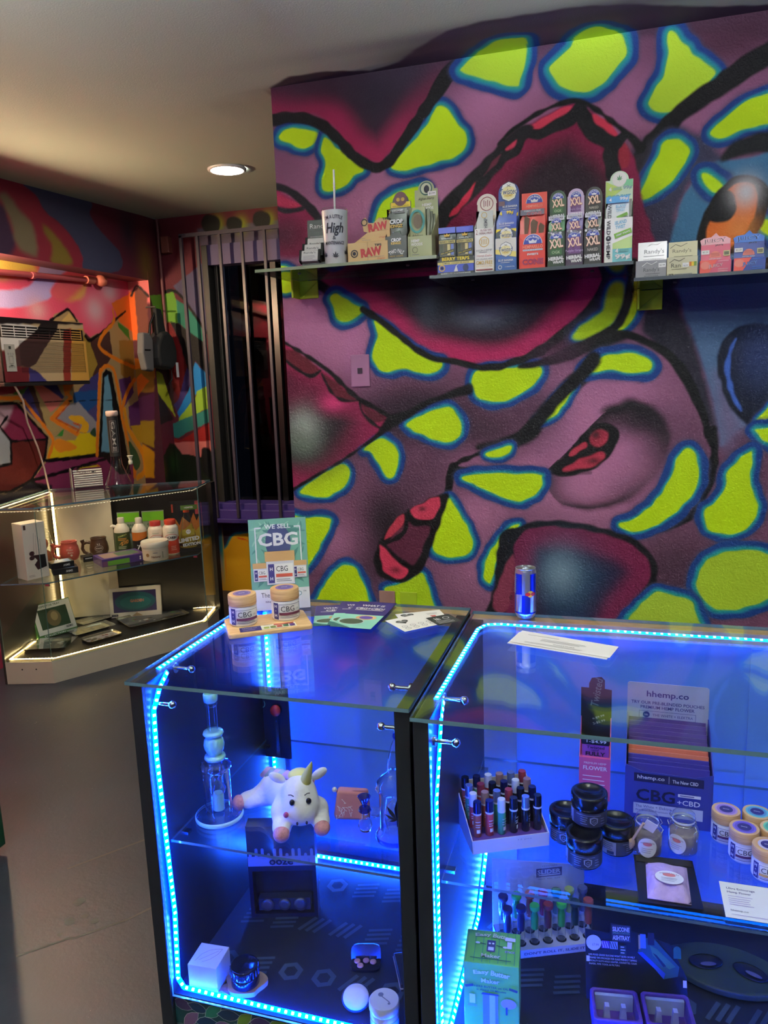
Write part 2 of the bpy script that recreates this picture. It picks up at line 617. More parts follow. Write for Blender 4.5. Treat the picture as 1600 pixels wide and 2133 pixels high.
# spray-paint layers of the murals, in metres on each surface: F filled shape, B outlined blob, L stroke, G soft spot
PAINT = {
 'wall': [
  ('G',(-0.636,2.089),0.214,0.193,0,(190,128,165),0.8),
  ('G',(-1.089,2.032),0.143,0.129,0,(190,128,165),0.7),
  ('G',(-0.431,2.389),0.196,0.177,0,(190,128,165),0.7),
  ('G',(0.001,2.248),0.179,0.161,0,(190,128,165),0.75),
  ('G',(-1.125,1.743),0.196,0.177,0,(190,128,165),0.9),
  ('G',(-0.957,1.647),0.161,0.145,0,(190,128,165),0.8),
  ('G',(-0.141,1.315),0.196,0.177,0,(190,128,165),0.8),
  ('G',(-0.323,1.129),0.107,0.096,0,(190,128,165),0.8),
  ('G',(0.064,1.392),0.143,0.129,0,(190,128,165),0.6),
  ('G',(-0.693,2.484),0.107,0.096,0,(190,128,165),0.3),
  ('G',(-1.003,2.255),0.107,0.096,0,(190,128,165),0.5),
  ('G',(-0.882,2.096),0.125,0.113,0,(190,128,165),0.6),
  ('G',(-0.499,1.003),0.107,0.096,0,(190,128,165),0.7),
  ('G',(-0.057,1.096),0.196,0.177,0,(190,128,165),0.6),
  ('G',(-0.514,1.181),0.071,0.064,0,(190,128,165),0.8),
  ('G',(-1.053,0.859),0.107,0.096,0,(190,128,165),0.5),
  ('G',(-0.466,0.786),0.125,0.113,0,(190,128,165),0.5),
  ('G',(0.285,2.242),0.161,0.145,0,(190,128,165),0.3),
  ('G',(-0.708,1.376),0.232,0.107,0,(52,36,50),0.95),
  ('G',(-0.66,1.109),0.196,0.125,0,(52,36,50),0.5),
  ('G',(-0.814,0.942),0.107,0.161,0,(52,36,50),0.9),
  ('G',(-0.46,1.285),0.214,0.107,0,(52,36,50),0.8),
  ('G',(-0.954,1.291),0.179,0.071,0,(52,36,50),0.4),
  ('G',(0.187,0.812),0.179,0.143,0,(52,36,50),0.7),
  ('G',(-0.898,0.768),0.107,0.143,0,(52,36,50),0.7),
  ('G',(0.161,1.196),0.107,0.232,0,(52,36,50),0.5),
  ('G',(0.032,2.143),0.107,0.107,0,(52,36,50),0.8),
  ('G',(0.412,1.227),0.179,0.357,0,(52,36,50),0.5),
  ('G',(-0.764,1.342),0.161,0.089,0,(52,36,50),0.9),
  ('G',(-1.143,0.699),0.107,0.143,0,(52,36,50),0.3),
  ('G',(0.284,0.696),0.214,0.107,0,(52,36,50),0.5),
  ('G',(-0.272,1.367),0.107,0.107,0,(52,36,50),0.7),
  ('F',[(0.031,2.18),(0.131,2.248),(0.216,2.213),(0.256,2.184),(0.302,2.12),(0.234,2.107),(0.192,2.036),(0.164,1.962),(0.17,1.785),(0.029,1.795),(0.028,2.078)],(62,60,84),0.0179,1,1),
  ('F',[(0.17,1.785),(0.167,1.962),(0.192,2.036),(0.235,2.102),(0.297,2.125),(0.379,2.121),(0.5,2.127),(0.52,1.761)],(72,118,152),0.0071,1,1),
  ('F',[(0.081,1.811),(0.171,1.736),(0.2,1.649),(0.222,1.6),(0.262,1.485),(0.296,1.375),(0.321,1.264),(0.333,1.23),(0.391,1.29),(0.564,1.288),(0.534,1.839),(0.09,1.874)],(84,108,140),0.0107,1,1),
  ('F',[(0.303,1.456),(0.333,1.23),(0.391,1.29),(0.374,1.345),(0.33,1.423)],(110,100,130),0.0446,1,1),
  ('F',[(0.076,1.812),(0.171,1.741),(0.194,1.66),(0.222,1.6),(0.256,1.501),(0.291,1.375),(0.314,1.258),(0.267,1.337),(0.21,1.47),(0.151,1.533),(0.097,1.584),(0.07,1.618),(0.074,1.683)],(46,42,56),0.0143,1,1),
  ('F',[(-0.573,2.491),(-0.509,2.54),(-0.502,2.605),(-0.467,2.701),(0.005,2.767),(0.564,2.668),(0.58,2.398),(0.302,2.485),(-0.25,2.542),(-0.469,2.544)],(84,56,76),0.0143,0,1),
  ('F',[(-1.598,2.712),(-1.562,3.097),(-1.042,3.054),(-0.63,2.977),(-0.438,2.844),(-0.451,2.668),(-0.509,2.54),(-0.578,2.51),(-0.608,2.465),(-0.675,2.372),(-0.738,2.296),(-0.795,2.242),(-0.832,2.235),(-0.887,2.26),(-0.936,2.299),(-0.996,2.379),(-1.058,2.42),(-1.141,2.441),(-1.237,2.442),(-1.411,2.446)],(158,44,88),0.0107,1,1),
  ('D',[(-1.598,2.712),(-1.562,3.097),(-1.042,3.054),(-0.63,2.977),(-0.438,2.844),(-0.451,2.668),(-0.509,2.54),(-0.578,2.51),(-0.608,2.465),(-0.675,2.372),(-0.738,2.296),(-0.795,2.242),(-0.832,2.235),(-0.887,2.26),(-0.936,2.299),(-0.996,2.379),(-1.058,2.42),(-1.141,2.441),(-1.237,2.442),(-1.411,2.446)],(58,34,52),0.0286,0.1143,1,9),
  ('D',[(-1.598,2.712),(-1.562,3.097),(-1.042,3.054),(-0.63,2.977),(-0.438,2.844),(-0.451,2.668),(-0.509,2.54),(-0.578,2.51),(-0.608,2.465),(-0.675,2.372),(-0.738,2.296),(-0.795,2.242),(-0.832,2.235),(-0.887,2.26),(-0.936,2.299),(-0.996,2.379),(-1.058,2.42),(-1.141,2.441),(-1.237,2.442),(-1.411,2.446)],(42,34,48),0.0821,0.1786,1,9),
  ('G',(-1.072,2.516),0.232,0.071,0,(60,36,54),0.9),
  ('G',(-0.7,2.53),0.161,0.161,0,(52,42,58),0.9),
  ('G',(-0.497,2.564),0.25,0.089,0,(56,46,62),1),
  ('G',(0.293,2.467),0.214,0.089,0,(74,40,58),0.9),
  ('G',(-0.235,2.58),0.464,0.089,0,(70,50,72),0.9),
  ('L',[(-1.262,2.428),(-1.238,2.426),(-1.142,2.424),(-1.059,2.402),(-1.0,2.36),(-0.927,2.278),(-0.879,2.242),(-0.826,2.223),(-0.782,2.24),(-0.722,2.307),(-0.645,2.398),(-0.573,2.486),(-0.52,2.526)],[0.0214,0.0214,0.0196,0.0187,0.0196,0.0187,0.0179,0.017,0.0179,0.0196,0.0214,0.0268,0.0304],(20,17,22),0.0036,1,1),
  ('B',[(-1.198,2.374),(-1.144,2.39),(-1.08,2.376),(-1.047,2.357),(-1.063,2.33),(-1.103,2.315),(-1.154,2.335),(-1.196,2.354)],(192,222,32),0.0125,0.0268,0.0027),
  ('B',[(-1.026,2.343),(-0.999,2.323),(-0.944,2.272),(-0.883,2.22),(-0.921,2.202),(-0.955,2.171),(-0.994,2.163),(-1.039,2.168),(-1.04,2.208),(-1.025,2.252),(-1.037,2.299)],(192,222,32),0.0125,0.0268,0.0027),
  ('B',[(-0.61,2.394),(-0.575,2.384),(-0.541,2.332),(-0.507,2.277),(-0.537,2.232),(-0.602,2.218),(-0.722,2.203),(-0.765,2.208),(-0.777,2.226),(-0.733,2.265),(-0.671,2.318),(-0.628,2.367)],(192,222,32),0.0125,0.0268,0.0027),
  ('L',[(-0.927,2.278),(-0.879,2.242),(-0.826,2.223),(-0.782,2.24),(-0.722,2.307),(-0.645,2.398),(-0.573,2.486)],[0.0179,0.017,0.0161,0.017,0.0179,0.0196,0.025],(20,17,22),0.0036,1,1),
  ('L',[(-1.238,2.426),(-1.142,2.424),(-1.059,2.402),(-1.0,2.36),(-0.927,2.278)],[0.0205,0.0187,0.0179,0.0179,0.0179],(20,17,22),0.0036,1,1),
  ('B',[(-0.529,2.501),(-0.503,2.518),(-0.458,2.548),(-0.402,2.57),(-0.336,2.568),(-0.309,2.556),(-0.312,2.501),(-0.328,2.438),(-0.34,2.42),(-0.392,2.436),(-0.47,2.467),(-0.521,2.49)],(172,200,60),0.0161,0.0357,0.0027),
  ('B',[(-0.224,2.474),(-0.171,2.511),(-0.161,2.534),(-0.13,2.557),(-0.083,2.562),(-0.032,2.542),(-0.006,2.521),(0.001,2.467),(-0.025,2.436),(-0.065,2.397),(-0.107,2.378),(-0.165,2.385),(-0.213,2.417),(-0.232,2.455)],(180,208,64),0.0196,0.0393,0.0027),
  ('B',[(0.128,2.515),(0.148,2.51),(0.178,2.47),(0.223,2.421),(0.266,2.381),(0.245,2.351),(0.198,2.313),(0.155,2.285),(0.11,2.285),(0.074,2.31),(0.079,2.334),(0.107,2.379),(0.124,2.415),(0.127,2.473)],(182,210,60),0.0161,0.0339,0.0027),
  ('G',(-0.235,2.615),0.589,0.046,0,(84,70,96),0.75),
  ('L',[(0.545,2.448),(0.483,2.439),(0.412,2.413),(0.335,2.374),(0.27,2.335),(0.203,2.298),(0.16,2.269),(0.126,2.234),(0.097,2.197),(0.068,2.16)],[0.0393,0.0375,0.0339,0.0321,0.0304,0.0286,0.0268,0.0304,0.0393,0.0357],(20,17,22),0.0054,1,1),
  ('F',[(0.112,2.221),(0.146,2.241),(0.113,2.171),(0.084,2.123),(0.054,2.065),(0.035,2.026),(0.018,2.079),(0.032,2.154),(0.067,2.196)],(44,38,48),0.0143,1,1),
  ('B',[(0.49,2.304),(0.417,2.299),(0.362,2.288),(0.316,2.26),(0.269,2.222),(0.259,2.203),(0.285,2.187),(0.323,2.196),(0.365,2.21),(0.421,2.213),(0.477,2.216),(0.512,2.249)],(192,222,32),0.0107,0.0268,0.0027),
  ('B',[(0.137,2.205),(0.172,2.198),(0.199,2.166),(0.194,2.142),(0.165,2.095),(0.126,2.058),(0.076,2.033),(0.055,2.035),(0.06,2.065),(0.084,2.113),(0.108,2.161),(0.122,2.195)],(192,222,32),0.0125,0.0268,0.0027),
  ('L',[(0.297,2.125),(0.33,2.146),(0.377,2.16),(0.424,2.162),(0.499,2.147)],[0.0071,0.0232,0.0286,0.0304,0.0304],(30,30,36),0.0089,1,1),
  ('B',[(0.24,2.091),(0.265,2.083),(0.302,2.05),(0.298,2.028),(0.271,2.035),(0.242,2.072)],(192,222,32),0.0143,0.0339,0.0027),
  ('B',[(0.408,1.941),(0.435,1.933),(0.483,1.914),(0.486,1.864),(0.437,1.888),(0.412,1.91)],(192,222,32),0.0143,0.0304,0.0027),
  ('B',[(-0.847,2.007),(-0.832,2.085),(-0.78,2.126),(-0.712,2.14),(-0.652,2.13),(-0.65,1.979),(-0.782,1.898),(-0.844,1.914)],(192,222,32),0.0125,0.0286,0.0027),
  ('F',[(0.233,1.864),(0.236,1.91),(0.249,1.96),(0.282,2.022),(0.324,2.063),(0.371,2.071),(0.415,2.054),(0.436,2.022),(0.429,1.974),(0.403,1.901),(0.362,1.849),(0.294,1.839)],(20,17,22),0.0036,1,1),
  ('F',[(0.248,1.873),(0.255,1.934),(0.287,2.002),(0.329,2.048),(0.367,2.054),(0.396,2.036),(0.404,1.991),(0.388,1.927),(0.346,1.87),(0.293,1.849)],(216,116,56),0.0054,1,1),
  ('L',[(0.243,1.868),(0.251,1.944),(0.284,2.012),(0.328,2.057),(0.369,2.064),(0.404,2.046),(0.419,1.994),(0.407,1.926),(0.366,1.864)],[0.0125,0.0125,0.0116,0.0107,0.0098,0.0116,0.0161,0.0143,0.0143],(20,17,22),0.0036,1,1),
  ('G',(0.359,1.915),0.054,0.046,0,(224,150,90),0.7),
  ('F',[(0.26,1.959),(0.282,2.007),(0.315,2.034),(0.336,2.007),(0.342,1.972),(0.324,1.943),(0.29,1.939)],(28,26,32),0.0036,1,1),
  ('G',(0.369,2.024),0.043,0.046,0,(205,200,205),1),
  ('F',[(0.306,1.489),(0.317,1.563),(0.362,1.611),(0.431,1.619),(0.5,1.597),(0.538,1.501),(0.536,1.369),(0.491,1.297),(0.437,1.283),(0.385,1.312),(0.34,1.374)],(20,22,36),0.0054,1,1),
  ('G',(0.435,1.526),0.08,0.125,0,(50,62,104),0.9),
  ('L',[(0.359,1.575),(0.341,1.53),(0.339,1.466),(0.356,1.4),(0.384,1.343)],[0.0018,0.0062,0.008,0.0062,0.0018],(72,104,180),0.0036,1,1),
  ('B',[(0.433,1.309),(0.449,1.333),(0.468,1.36),(0.501,1.381),(0.513,1.343),(0.465,1.317)],(192,222,32),0.0071,0.0143,0.0027),
  ('B',[(0.427,1.282),(0.466,1.289),(0.515,1.3),(0.519,1.223),(0.469,1.24),(0.448,1.257)],(192,222,32),0.0125,0.0268,0.0027),
  ('F',[(-0.677,1.817),(-0.639,1.962),(-0.569,2.036),(-0.466,2.143),(-0.368,2.247),(-0.288,2.305),(-0.188,2.341),(-0.135,2.34),(-0.059,2.273),(0.016,2.189),(0.056,2.053),(0.056,1.754)],(140,34,78),0.0054,1,1),
  ('D',[(-0.685,1.532),(-0.639,1.962),(-0.569,2.036),(-0.466,2.143),(-0.368,2.247),(-0.288,2.305),(-0.188,2.341),(-0.135,2.34),(-0.059,2.273),(0.016,2.189),(0.056,2.053),(0.061,1.504)],(52,26,42),0.0464,0.1571,1,9),
  ('D',[(-0.685,1.532),(-0.639,1.962),(-0.569,2.036),(-0.466,2.143),(-0.368,2.247),(-0.288,2.305),(-0.188,2.341),(-0.135,2.34),(-0.059,2.273),(0.016,2.189),(0.056,2.053),(0.061,1.504)],(34,24,34),0.125,0.2321,0.9,9),
  ('G',(-0.163,2.075),0.196,0.089,-20,(46,28,42),1),
  ('G',(-0.305,1.934),0.286,0.107,0,(60,26,46),0.9),
  ('G',(-0.535,2.017),0.071,0.071,0,(120,30,66),0.5),
  ('F',[(-0.316,2.281),(-0.288,2.301),(-0.245,2.319),(-0.202,2.334),(-0.164,2.337),(-0.18,2.316),(-0.223,2.293),(-0.278,2.279)],(208,70,96),0.0036,1,1),
  ('F',[(-0.097,2.303),(-0.074,2.298),(-0.043,2.272),(-0.015,2.236),(-0.037,2.223),(-0.074,2.248),(-0.098,2.281)],(208,66,92),0.0036,1,1),
  ('F',[(-0.378,2.239),(-0.349,2.263),(-0.345,2.243),(-0.366,2.228)],(196,66,92),0.0036,1,1),
  ('F',[(-0.016,2.185),(0.002,2.211),(0.017,2.181),(0.014,2.136),(-0.009,2.138)],(150,46,66),0.0054,1,1),
  ('L',[(-0.423,2.193),(-0.372,2.212),(-0.338,2.232),(-0.324,2.272),(-0.299,2.272),(-0.261,2.267),(-0.207,2.286),(-0.164,2.304),(-0.135,2.331)],[0.0161,0.0187,0.0179,0.0161,0.0152,0.0161,0.0196,0.0214,0.0196],(30,27,33),0.0036,1,1),
  ('L',[(-0.138,2.331),(-0.121,2.289),(-0.095,2.25),(-0.052,2.22),(-0.026,2.212),(-0.001,2.228)],[0.0196,0.0241,0.0259,0.0241,0.0214,0.0161],(30,27,33),0.0036,1,1),
  ('L',[(-0.036,2.213),(-0.039,2.177),(-0.033,2.136),(-0.024,2.104)],[0.0214,0.0241,0.0241,0.0232],(30,27,33),0.0036,1,1),
  ('L',[(-0.4,2.249),(-0.366,2.282),(-0.333,2.301),(-0.267,2.332),(-0.196,2.352),(-0.143,2.353),(-0.096,2.326),(-0.043,2.282),(0.01,2.233),(0.052,2.188)],[0.0062,0.0071,0.0071,0.0071,0.008,0.0089,0.008,0.0071,0.0089,0.0179],(20,17,22),0.0036,1,1),
  ('L',[(-0.65,1.979),(-0.619,2.015),(-0.564,2.071),(-0.474,2.145),(-0.399,2.212),(-0.326,2.272),(-0.293,2.289)],[0.0357,0.0339,0.0357,0.0339,0.0304,0.025,0.0089],(38,34,40),0.0054,1,1),
  ('F',[(-0.576,2.034),(-0.534,2.085),(-0.483,2.138),(-0.494,2.103),(-0.534,2.055)],(200,56,84),0.0036,1,1),
  ('F',[(-0.457,2.154),(-0.405,2.215),(-0.394,2.211),(-0.434,2.168)],(110,50,70),0.0036,1,1),
  ('F',[(-0.377,2.231),(-0.343,2.258),(-0.349,2.238)],(200,70,100),0.0036,1,1),
  ('F',[(-0.554,1.906),(-0.52,1.94),(-0.444,1.96),(-0.39,1.94),(-0.359,1.865),(-0.445,1.851)],(58,40,54),0.025,1,1),
  ('F',[(-1.251,2.189),(-1.198,2.172),(-1.14,2.137),(-1.077,2.079),(-1.034,2.011),(-1.037,1.952),(-1.266,1.97)],(150,44,86),0.0107,1,1),
  ('G',(-1.207,2.025),0.125,0.089,0,(70,34,52),0.9),
  ('F',[(-1.229,2.166),(-1.185,2.153),(-1.124,2.121),(-1.161,2.116),(-1.221,2.132)],(170,56,88),0.0036,1,1),
  ('L',[(-1.25,2.204),(-1.19,2.189),(-1.126,2.142),(-1.076,2.09),(-1.033,2.028)],[0.0125,0.0134,0.0152,0.0161,0.0143],(34,30,38),0.0036,1,1),
  ('L',[(-1.238,2.126),(-1.175,2.108),(-1.121,2.112)],[0.008,0.0089,0.008],(40,34,42),0.0036,1,1),
  ('F',[(-1.116,1.898),(-1.09,1.845),(-0.897,1.744),(-0.72,1.591),(-0.596,1.542),(-0.457,1.513),(-0.339,1.526),(-0.24,1.577),(-0.144,1.669),(-0.082,1.744),(0.007,1.909),(-0.146,1.952),(-0.638,1.978)],(172,46,96),0.0054,1,1),
  ('D',[(-1.117,1.881),(-1.09,1.845),(-0.897,1.744),(-0.72,1.591),(-0.596,1.542),(-0.457,1.513),(-0.339,1.526),(-0.24,1.577),(-0.144,1.669),(-0.082,1.744),(-0.013,2.207),(-1.166,2.338)],(60,28,48),0.0393,0.1071,1,1.84),
  ('D',[(-1.117,1.881),(-1.09,1.845),(-0.897,1.744),(-0.72,1.591),(-0.596,1.542),(-0.457,1.513),(-0.339,1.526),(-0.24,1.577),(-0.144,1.669),(-0.082,1.744),(-0.013,2.207),(-1.166,2.338)],(24,22,30),0.0857,0.1714,1,1.84),
  ('G',(-0.892,1.857),0.161,0.061,0,(40,26,36),1),
  ('G',(-0.455,1.697),0.107,0.046,0,(122,128,146),0.75),
  ('G',(-0.662,1.734),0.054,0.089,0,(84,94,108),0.6),
  ('L',[(-1.109,1.871),(-1.067,1.835),(-0.996,1.788),(-0.906,1.74),(-0.836,1.695),(-0.761,1.633),(-0.698,1.581),(-0.629,1.549),(-0.561,1.539),(-0.493,1.519),(-0.41,1.51),(-0.339,1.531)],[0.0161,0.0179,0.0179,0.0161,0.0116,0.0107,0.0107,0.0107,0.0107,0.0116,0.0125,0.0125],(20,17,22),0.0036,1,1),
  ('L',[(-0.406,1.51),(-0.318,1.54),(-0.243,1.577),(-0.175,1.628),(-0.12,1.672),(-0.077,1.725),(-0.051,1.783),(-0.041,1.852)],[0.0134,0.0143,0.0161,0.0152,0.0125,0.0125,0.0134,0.0125],(20,17,22),0.0036,1,1),
  ('B',[(-1.297,1.912),(-1.231,1.916),(-1.189,1.907),(-1.116,1.86),(-1.149,1.826),(-1.201,1.818),(-1.237,1.826),(-1.303,1.833)],(192,222,32),0.0089,0.0196,0.0027),
  ('B',[(-1.023,1.797),(-1.001,1.8),(-0.954,1.772),(-0.906,1.738),(-0.944,1.707),(-0.988,1.699),(-1.01,1.719),(-1.019,1.753),(-1.03,1.781)],(180,208,36),0.0125,0.0286,0.0027),
  ('B',[(-0.863,1.697),(-0.813,1.669),(-0.756,1.617),(-0.687,1.569),(-0.612,1.538),(-0.625,1.511),(-0.654,1.499),(-0.7,1.507),(-0.747,1.52),(-0.795,1.514),(-0.837,1.516),(-0.86,1.536),(-0.874,1.571),(-0.862,1.616),(-0.852,1.649)],(192,222,32),0.0089,0.0268,0.0027),
  ('L',[(-0.906,1.74),(-0.836,1.695),(-0.761,1.633),(-0.698,1.581),(-0.629,1.549),(-0.561,1.539)],[0.0116,0.0116,0.0107,0.0107,0.0107,0.0107],(20,17,22),0.0036,1,1),
  ('B',[(-0.492,1.498),(-0.457,1.506),(-0.339,1.512),(-0.261,1.508),(-0.276,1.459),(-0.331,1.419),(-0.399,1.393),(-0.45,1.395),(-0.49,1.419),(-0.503,1.457)],(192,222,32),0.0089,0.0268,0.0027),
  ('L',[(-0.543,1.535),(-0.457,1.513),(-0.372,1.523),(-0.256,1.562)],[0.0107,0.0125,0.0125,0.0125],(20,17,22),0.0036,1,1),
  ('B',[(-0.153,1.607),(-0.131,1.639),(-0.087,1.665),(-0.055,1.696),(-0.04,1.755),(-0.018,1.778),(0.009,1.768),(0.01,1.714),(-0.006,1.666),(-0.038,1.629),(-0.086,1.603),(-0.125,1.592)],(176,206,34),0.0002,0.0125,0.0071),
  ('B',[(0.04,1.782),(0.066,1.772),(0.064,1.711),(0.043,1.658),(0.011,1.626),(-0.008,1.619),(0.021,1.67),(0.036,1.718)],(192,222,32),0.0071,0.0232,0.0027),
  ('L',[(0.039,1.835),(0.032,1.766),(0.015,1.687),(-0.011,1.639),(-0.054,1.611),(-0.097,1.582),(-0.164,1.551),(-0.243,1.526),(-0.336,1.512)],[0.0152,0.0152,0.0143,0.0143,0.0161,0.0232,0.0232,0.0143,0.0071],(20,17,22),0.0054,1,1),
  ('G',(-0.198,1.553),0.089,0.043,0,(70,44,64),0.7),
  ('L',[(0.022,1.604),(-0.042,1.585),(-0.085,1.526),(-0.129,1.47),(-0.197,1.404),(-0.26,1.329),(-0.307,1.276),(-0.372,1.247),(-0.482,1.23)],[0.0125,0.0232,0.0304,0.0321,0.0304,0.0304,0.0304,0.0268,0.0107],(20,17,22),0.0089,1,1),
  ('L',[(-0.331,1.263),(-0.408,1.233),(-0.478,1.209),(-0.546,1.181),(-0.577,1.16),(-0.586,1.137)],[0.0143,0.0125,0.008,0.0089,0.0125,0.0143],(20,17,22),0.0036,1,1),
  ('L',[(-0.577,1.16),(-0.591,1.11),(-0.61,1.037),(-0.649,0.955),(-0.681,0.86),(-0.721,0.76)],[0.0179,0.0161,0.0116,0.0116,0.0107,0.0116],(20,17,22),0.0036,1,1),
  ('L',[(-0.577,1.154),(-0.479,1.146),(-0.375,1.139),(-0.256,1.144),(-0.172,1.136),(-0.09,1.138)],[0.0125,0.0071,0.0071,0.0071,0.008,0.0054],(20,17,22),0.0027,1,1),
  ('B',[(-0.118,1.49),(-0.085,1.519),(-0.042,1.539),(0.018,1.544),(0.072,1.532),(0.102,1.506),(0.095,1.481),(0.046,1.479),(-0.019,1.489),(-0.085,1.487)],(192,222,32),0.0089,0.0304,0.0027),
  ('B',[(-0.158,1.448),(-0.15,1.437),(-0.174,1.391),(-0.208,1.346),(-0.248,1.321),(-0.273,1.322),(-0.242,1.352),(-0.208,1.404)],(192,222,32),0.0089,0.0214,0.0027),
  ('L',[(-0.085,1.526),(-0.129,1.476),(-0.197,1.409),(-0.26,1.335),(-0.307,1.282)],[0.0268,0.0232,0.0232,0.025,0.0268],(20,17,22),0.0071,1,1),
  ('R',[(-0.239,1.143),(-0.173,1.21),(-0.116,1.274),(-0.05,1.343),(-0.006,1.362),(0.043,1.368),(0.098,1.34),(0.145,1.288),(0.159,1.237),(0.143,1.174),(0.09,1.099),(0.022,1.045),(-0.079,1.012),(-0.183,1.024),(-0.23,1.072)],(30,24,30),0.0,0.1393,0.95,9),
  ('G',(-0.102,1.079),0.107,0.071,0,(190,128,165),0.7),
  ('L',[(-0.05,1.351),(-0.006,1.362),(0.043,1.368),(0.098,1.34),(0.145,1.288),(0.157,1.237),(0.14,1.174),(0.087,1.099),(0.022,1.045),(-0.079,1.014),(-0.183,1.024)],[0.0071,0.0161,0.0232,0.0268,0.0196,0.0125,0.0125,0.0143,0.0107,0.0071,0.0027],(34,26,34),0.0161,1,1),
  ('G',(0.061,1.318),0.08,0.054,0,(36,28,36),0.9),
  ('G',(0.053,1.157),0.107,0.089,0,(190,128,165),0.45),
  ('F',[(-0.239,1.143),(-0.184,1.192),(-0.127,1.263),(-0.083,1.304),(-0.038,1.313),(-0.004,1.291),(0.005,1.261),(-0.014,1.215),(-0.058,1.163),(-0.115,1.138),(-0.172,1.125)],(20,17,22),0.0036,1,1),
  ('F',[(-0.162,1.197),(-0.144,1.228),(-0.11,1.246),(-0.104,1.228),(-0.132,1.21)],(176,62,82),0.0036,1,1),
  ('F',[(-0.093,1.268),(-0.067,1.29),(-0.037,1.279),(-0.036,1.247),(-0.065,1.229),(-0.089,1.244)],(160,56,76),0.0054,1,1),
  ('G',(-0.074,1.271),0.016,0.016,0,(50,24,34),0.9),
  ('F',[(-0.184,1.149),(-0.132,1.183),(-0.059,1.21),(-0.044,1.191),(-0.075,1.164),(-0.138,1.149)],(172,58,80),0.0054,1,1),
  ('G',(-0.081,1.18),0.025,0.012,0,(60,26,36),0.8),
  ('B',[(-0.753,1.312),(-0.705,1.344),(-0.604,1.379),(-0.564,1.353),(-0.543,1.313),(-0.554,1.274),(-0.584,1.252),(-0.625,1.253),(-0.683,1.276)],(192,222,32),0.0107,0.0268,0.0027),
  ('B',[(-0.922,1.226),(-0.852,1.265),(-0.81,1.247),(-0.787,1.206),(-0.795,1.153),(-0.815,1.119),(-0.839,1.125),(-0.874,1.183),(-0.897,1.217)],(192,222,32),0.0089,0.0268,0.0027),
  ('B',[(-1.194,1.06),(-1.125,1.11),(-1.058,1.151),(-1.006,1.167),(-0.985,1.147),(-0.99,1.105),(-1.024,1.069),(-1.083,1.041),(-1.142,1.042)],(192,222,32),0.0089,0.025,0.0027),
  ('B',[(-1.293,0.952),(-1.185,0.955),(-1.078,0.957),(-1.076,0.926),(-1.103,0.875),(-1.169,0.771),(-1.225,0.731),(-1.308,0.727)],(192,222,32),0.0089,0.0304,0.0027),
  ('B',[(-1.165,0.59),(-1.143,0.63),(-1.085,0.717),(-1.036,0.764),(-0.991,0.768),(-0.96,0.729),(-0.937,0.667),(-0.935,0.552),(-1.155,0.538)],(192,222,32),0.0107,0.0286,0.0027),
  ('B',[(-0.853,0.684),(-0.77,0.713),(-0.713,0.752),(-0.691,0.716),(-0.673,0.655),(-0.663,0.569),(-0.851,0.557),(-0.851,0.652)],(176,205,40),0.0089,0.0286,0.0027),
  ('B',[(-0.61,1.031),(-0.586,1.031),(-0.552,0.974),(-0.518,0.91),(-0.511,0.857),(-0.543,0.824),(-0.602,0.818),(-0.649,0.828),(-0.663,0.858),(-0.648,0.936)],(192,222,32),0.0125,0.0268,0.0027),
  ('B',[(-0.544,1.121),(-0.441,1.135),(-0.272,1.131),(-0.257,1.12),(-0.266,1.077),(-0.318,1.038),(-0.354,1.037),(-0.412,1.054),(-0.51,1.099)],(192,222,32),0.0107,0.0304,0.0027),
  ('B',[(-0.339,0.948),(-0.373,0.936),(-0.419,0.883),(-0.455,0.823),(-0.469,0.78),(-0.466,0.739),(-0.444,0.722),(-0.426,0.794),(-0.385,0.884),(-0.356,0.925)],(192,222,32),0.0107,0.0268,0.0027),
  ('B',[(-0.455,1.207),(-0.416,1.223),(-0.367,1.233),(-0.373,1.211),(-0.4,1.196),(-0.439,1.195)],(192,222,32),0.0089,0.0214,0.0027),
  ('L',[(-0.87,1.283),(-0.826,1.317),(-0.752,1.351),(-0.68,1.389),(-0.604,1.416),(-0.517,1.438)],[0.0089,0.0214,0.0143,0.0125,0.0107,0.0214],(20,17,22),0.0071,1,1),
  ('F',[(-1.329,1.649),(-1.231,1.638),(-1.102,1.546),(-1.028,1.496),(-0.945,1.419),(-0.867,1.365),(-0.825,1.346),(-0.851,1.3),(-0.992,1.2),(-1.125,1.125),(-1.227,1.072),(-1.373,1.014)],(152,42,86),0.0054,1,1),
  ('D',[(-1.892,1.871),(-1.231,1.638),(-1.102,1.546),(-1.028,1.496),(-0.945,1.419),(-0.867,1.365),(-0.825,1.346),(-0.851,1.3),(-0.992,1.2),(-1.125,1.125),(-1.227,1.072),(-2.012,0.772)],(46,38,44),0.0536,0.1429,1,9),
  ('G',(-1.095,1.31),0.17,0.134,0,(44,40,46),1),
  ('G',(-1.165,1.226),0.134,0.098,0,(40,38,42),1),
  ('G',(-1.178,1.442),0.107,0.089,0,(104,32,62),0.9),
  ('G',(-1.163,1.31),0.061,0.071,0,(170,178,172),0.85),
  ('G',(-1.176,1.262),0.071,0.071,0,(100,112,100),0.7),
  ('G',(-1.039,1.403),0.054,0.036,0,(205,70,126),0.8),
  ('F',[(-1.233,1.612),(-1.163,1.594),(-1.087,1.525),(-1.123,1.507),(-1.185,1.543),(-1.232,1.574)],(104,38,52),0.0054,1,1),
  ('F',[(-1.075,1.512),(-1.023,1.479),(-0.945,1.413),(-0.977,1.405),(-1.038,1.438)],(96,36,50),0.0054,1,1),
  ('F',[(-0.926,1.401),(-0.891,1.377),(-0.834,1.344),(-0.862,1.324),(-0.907,1.351)],(88,34,48),0.0054,1,1),
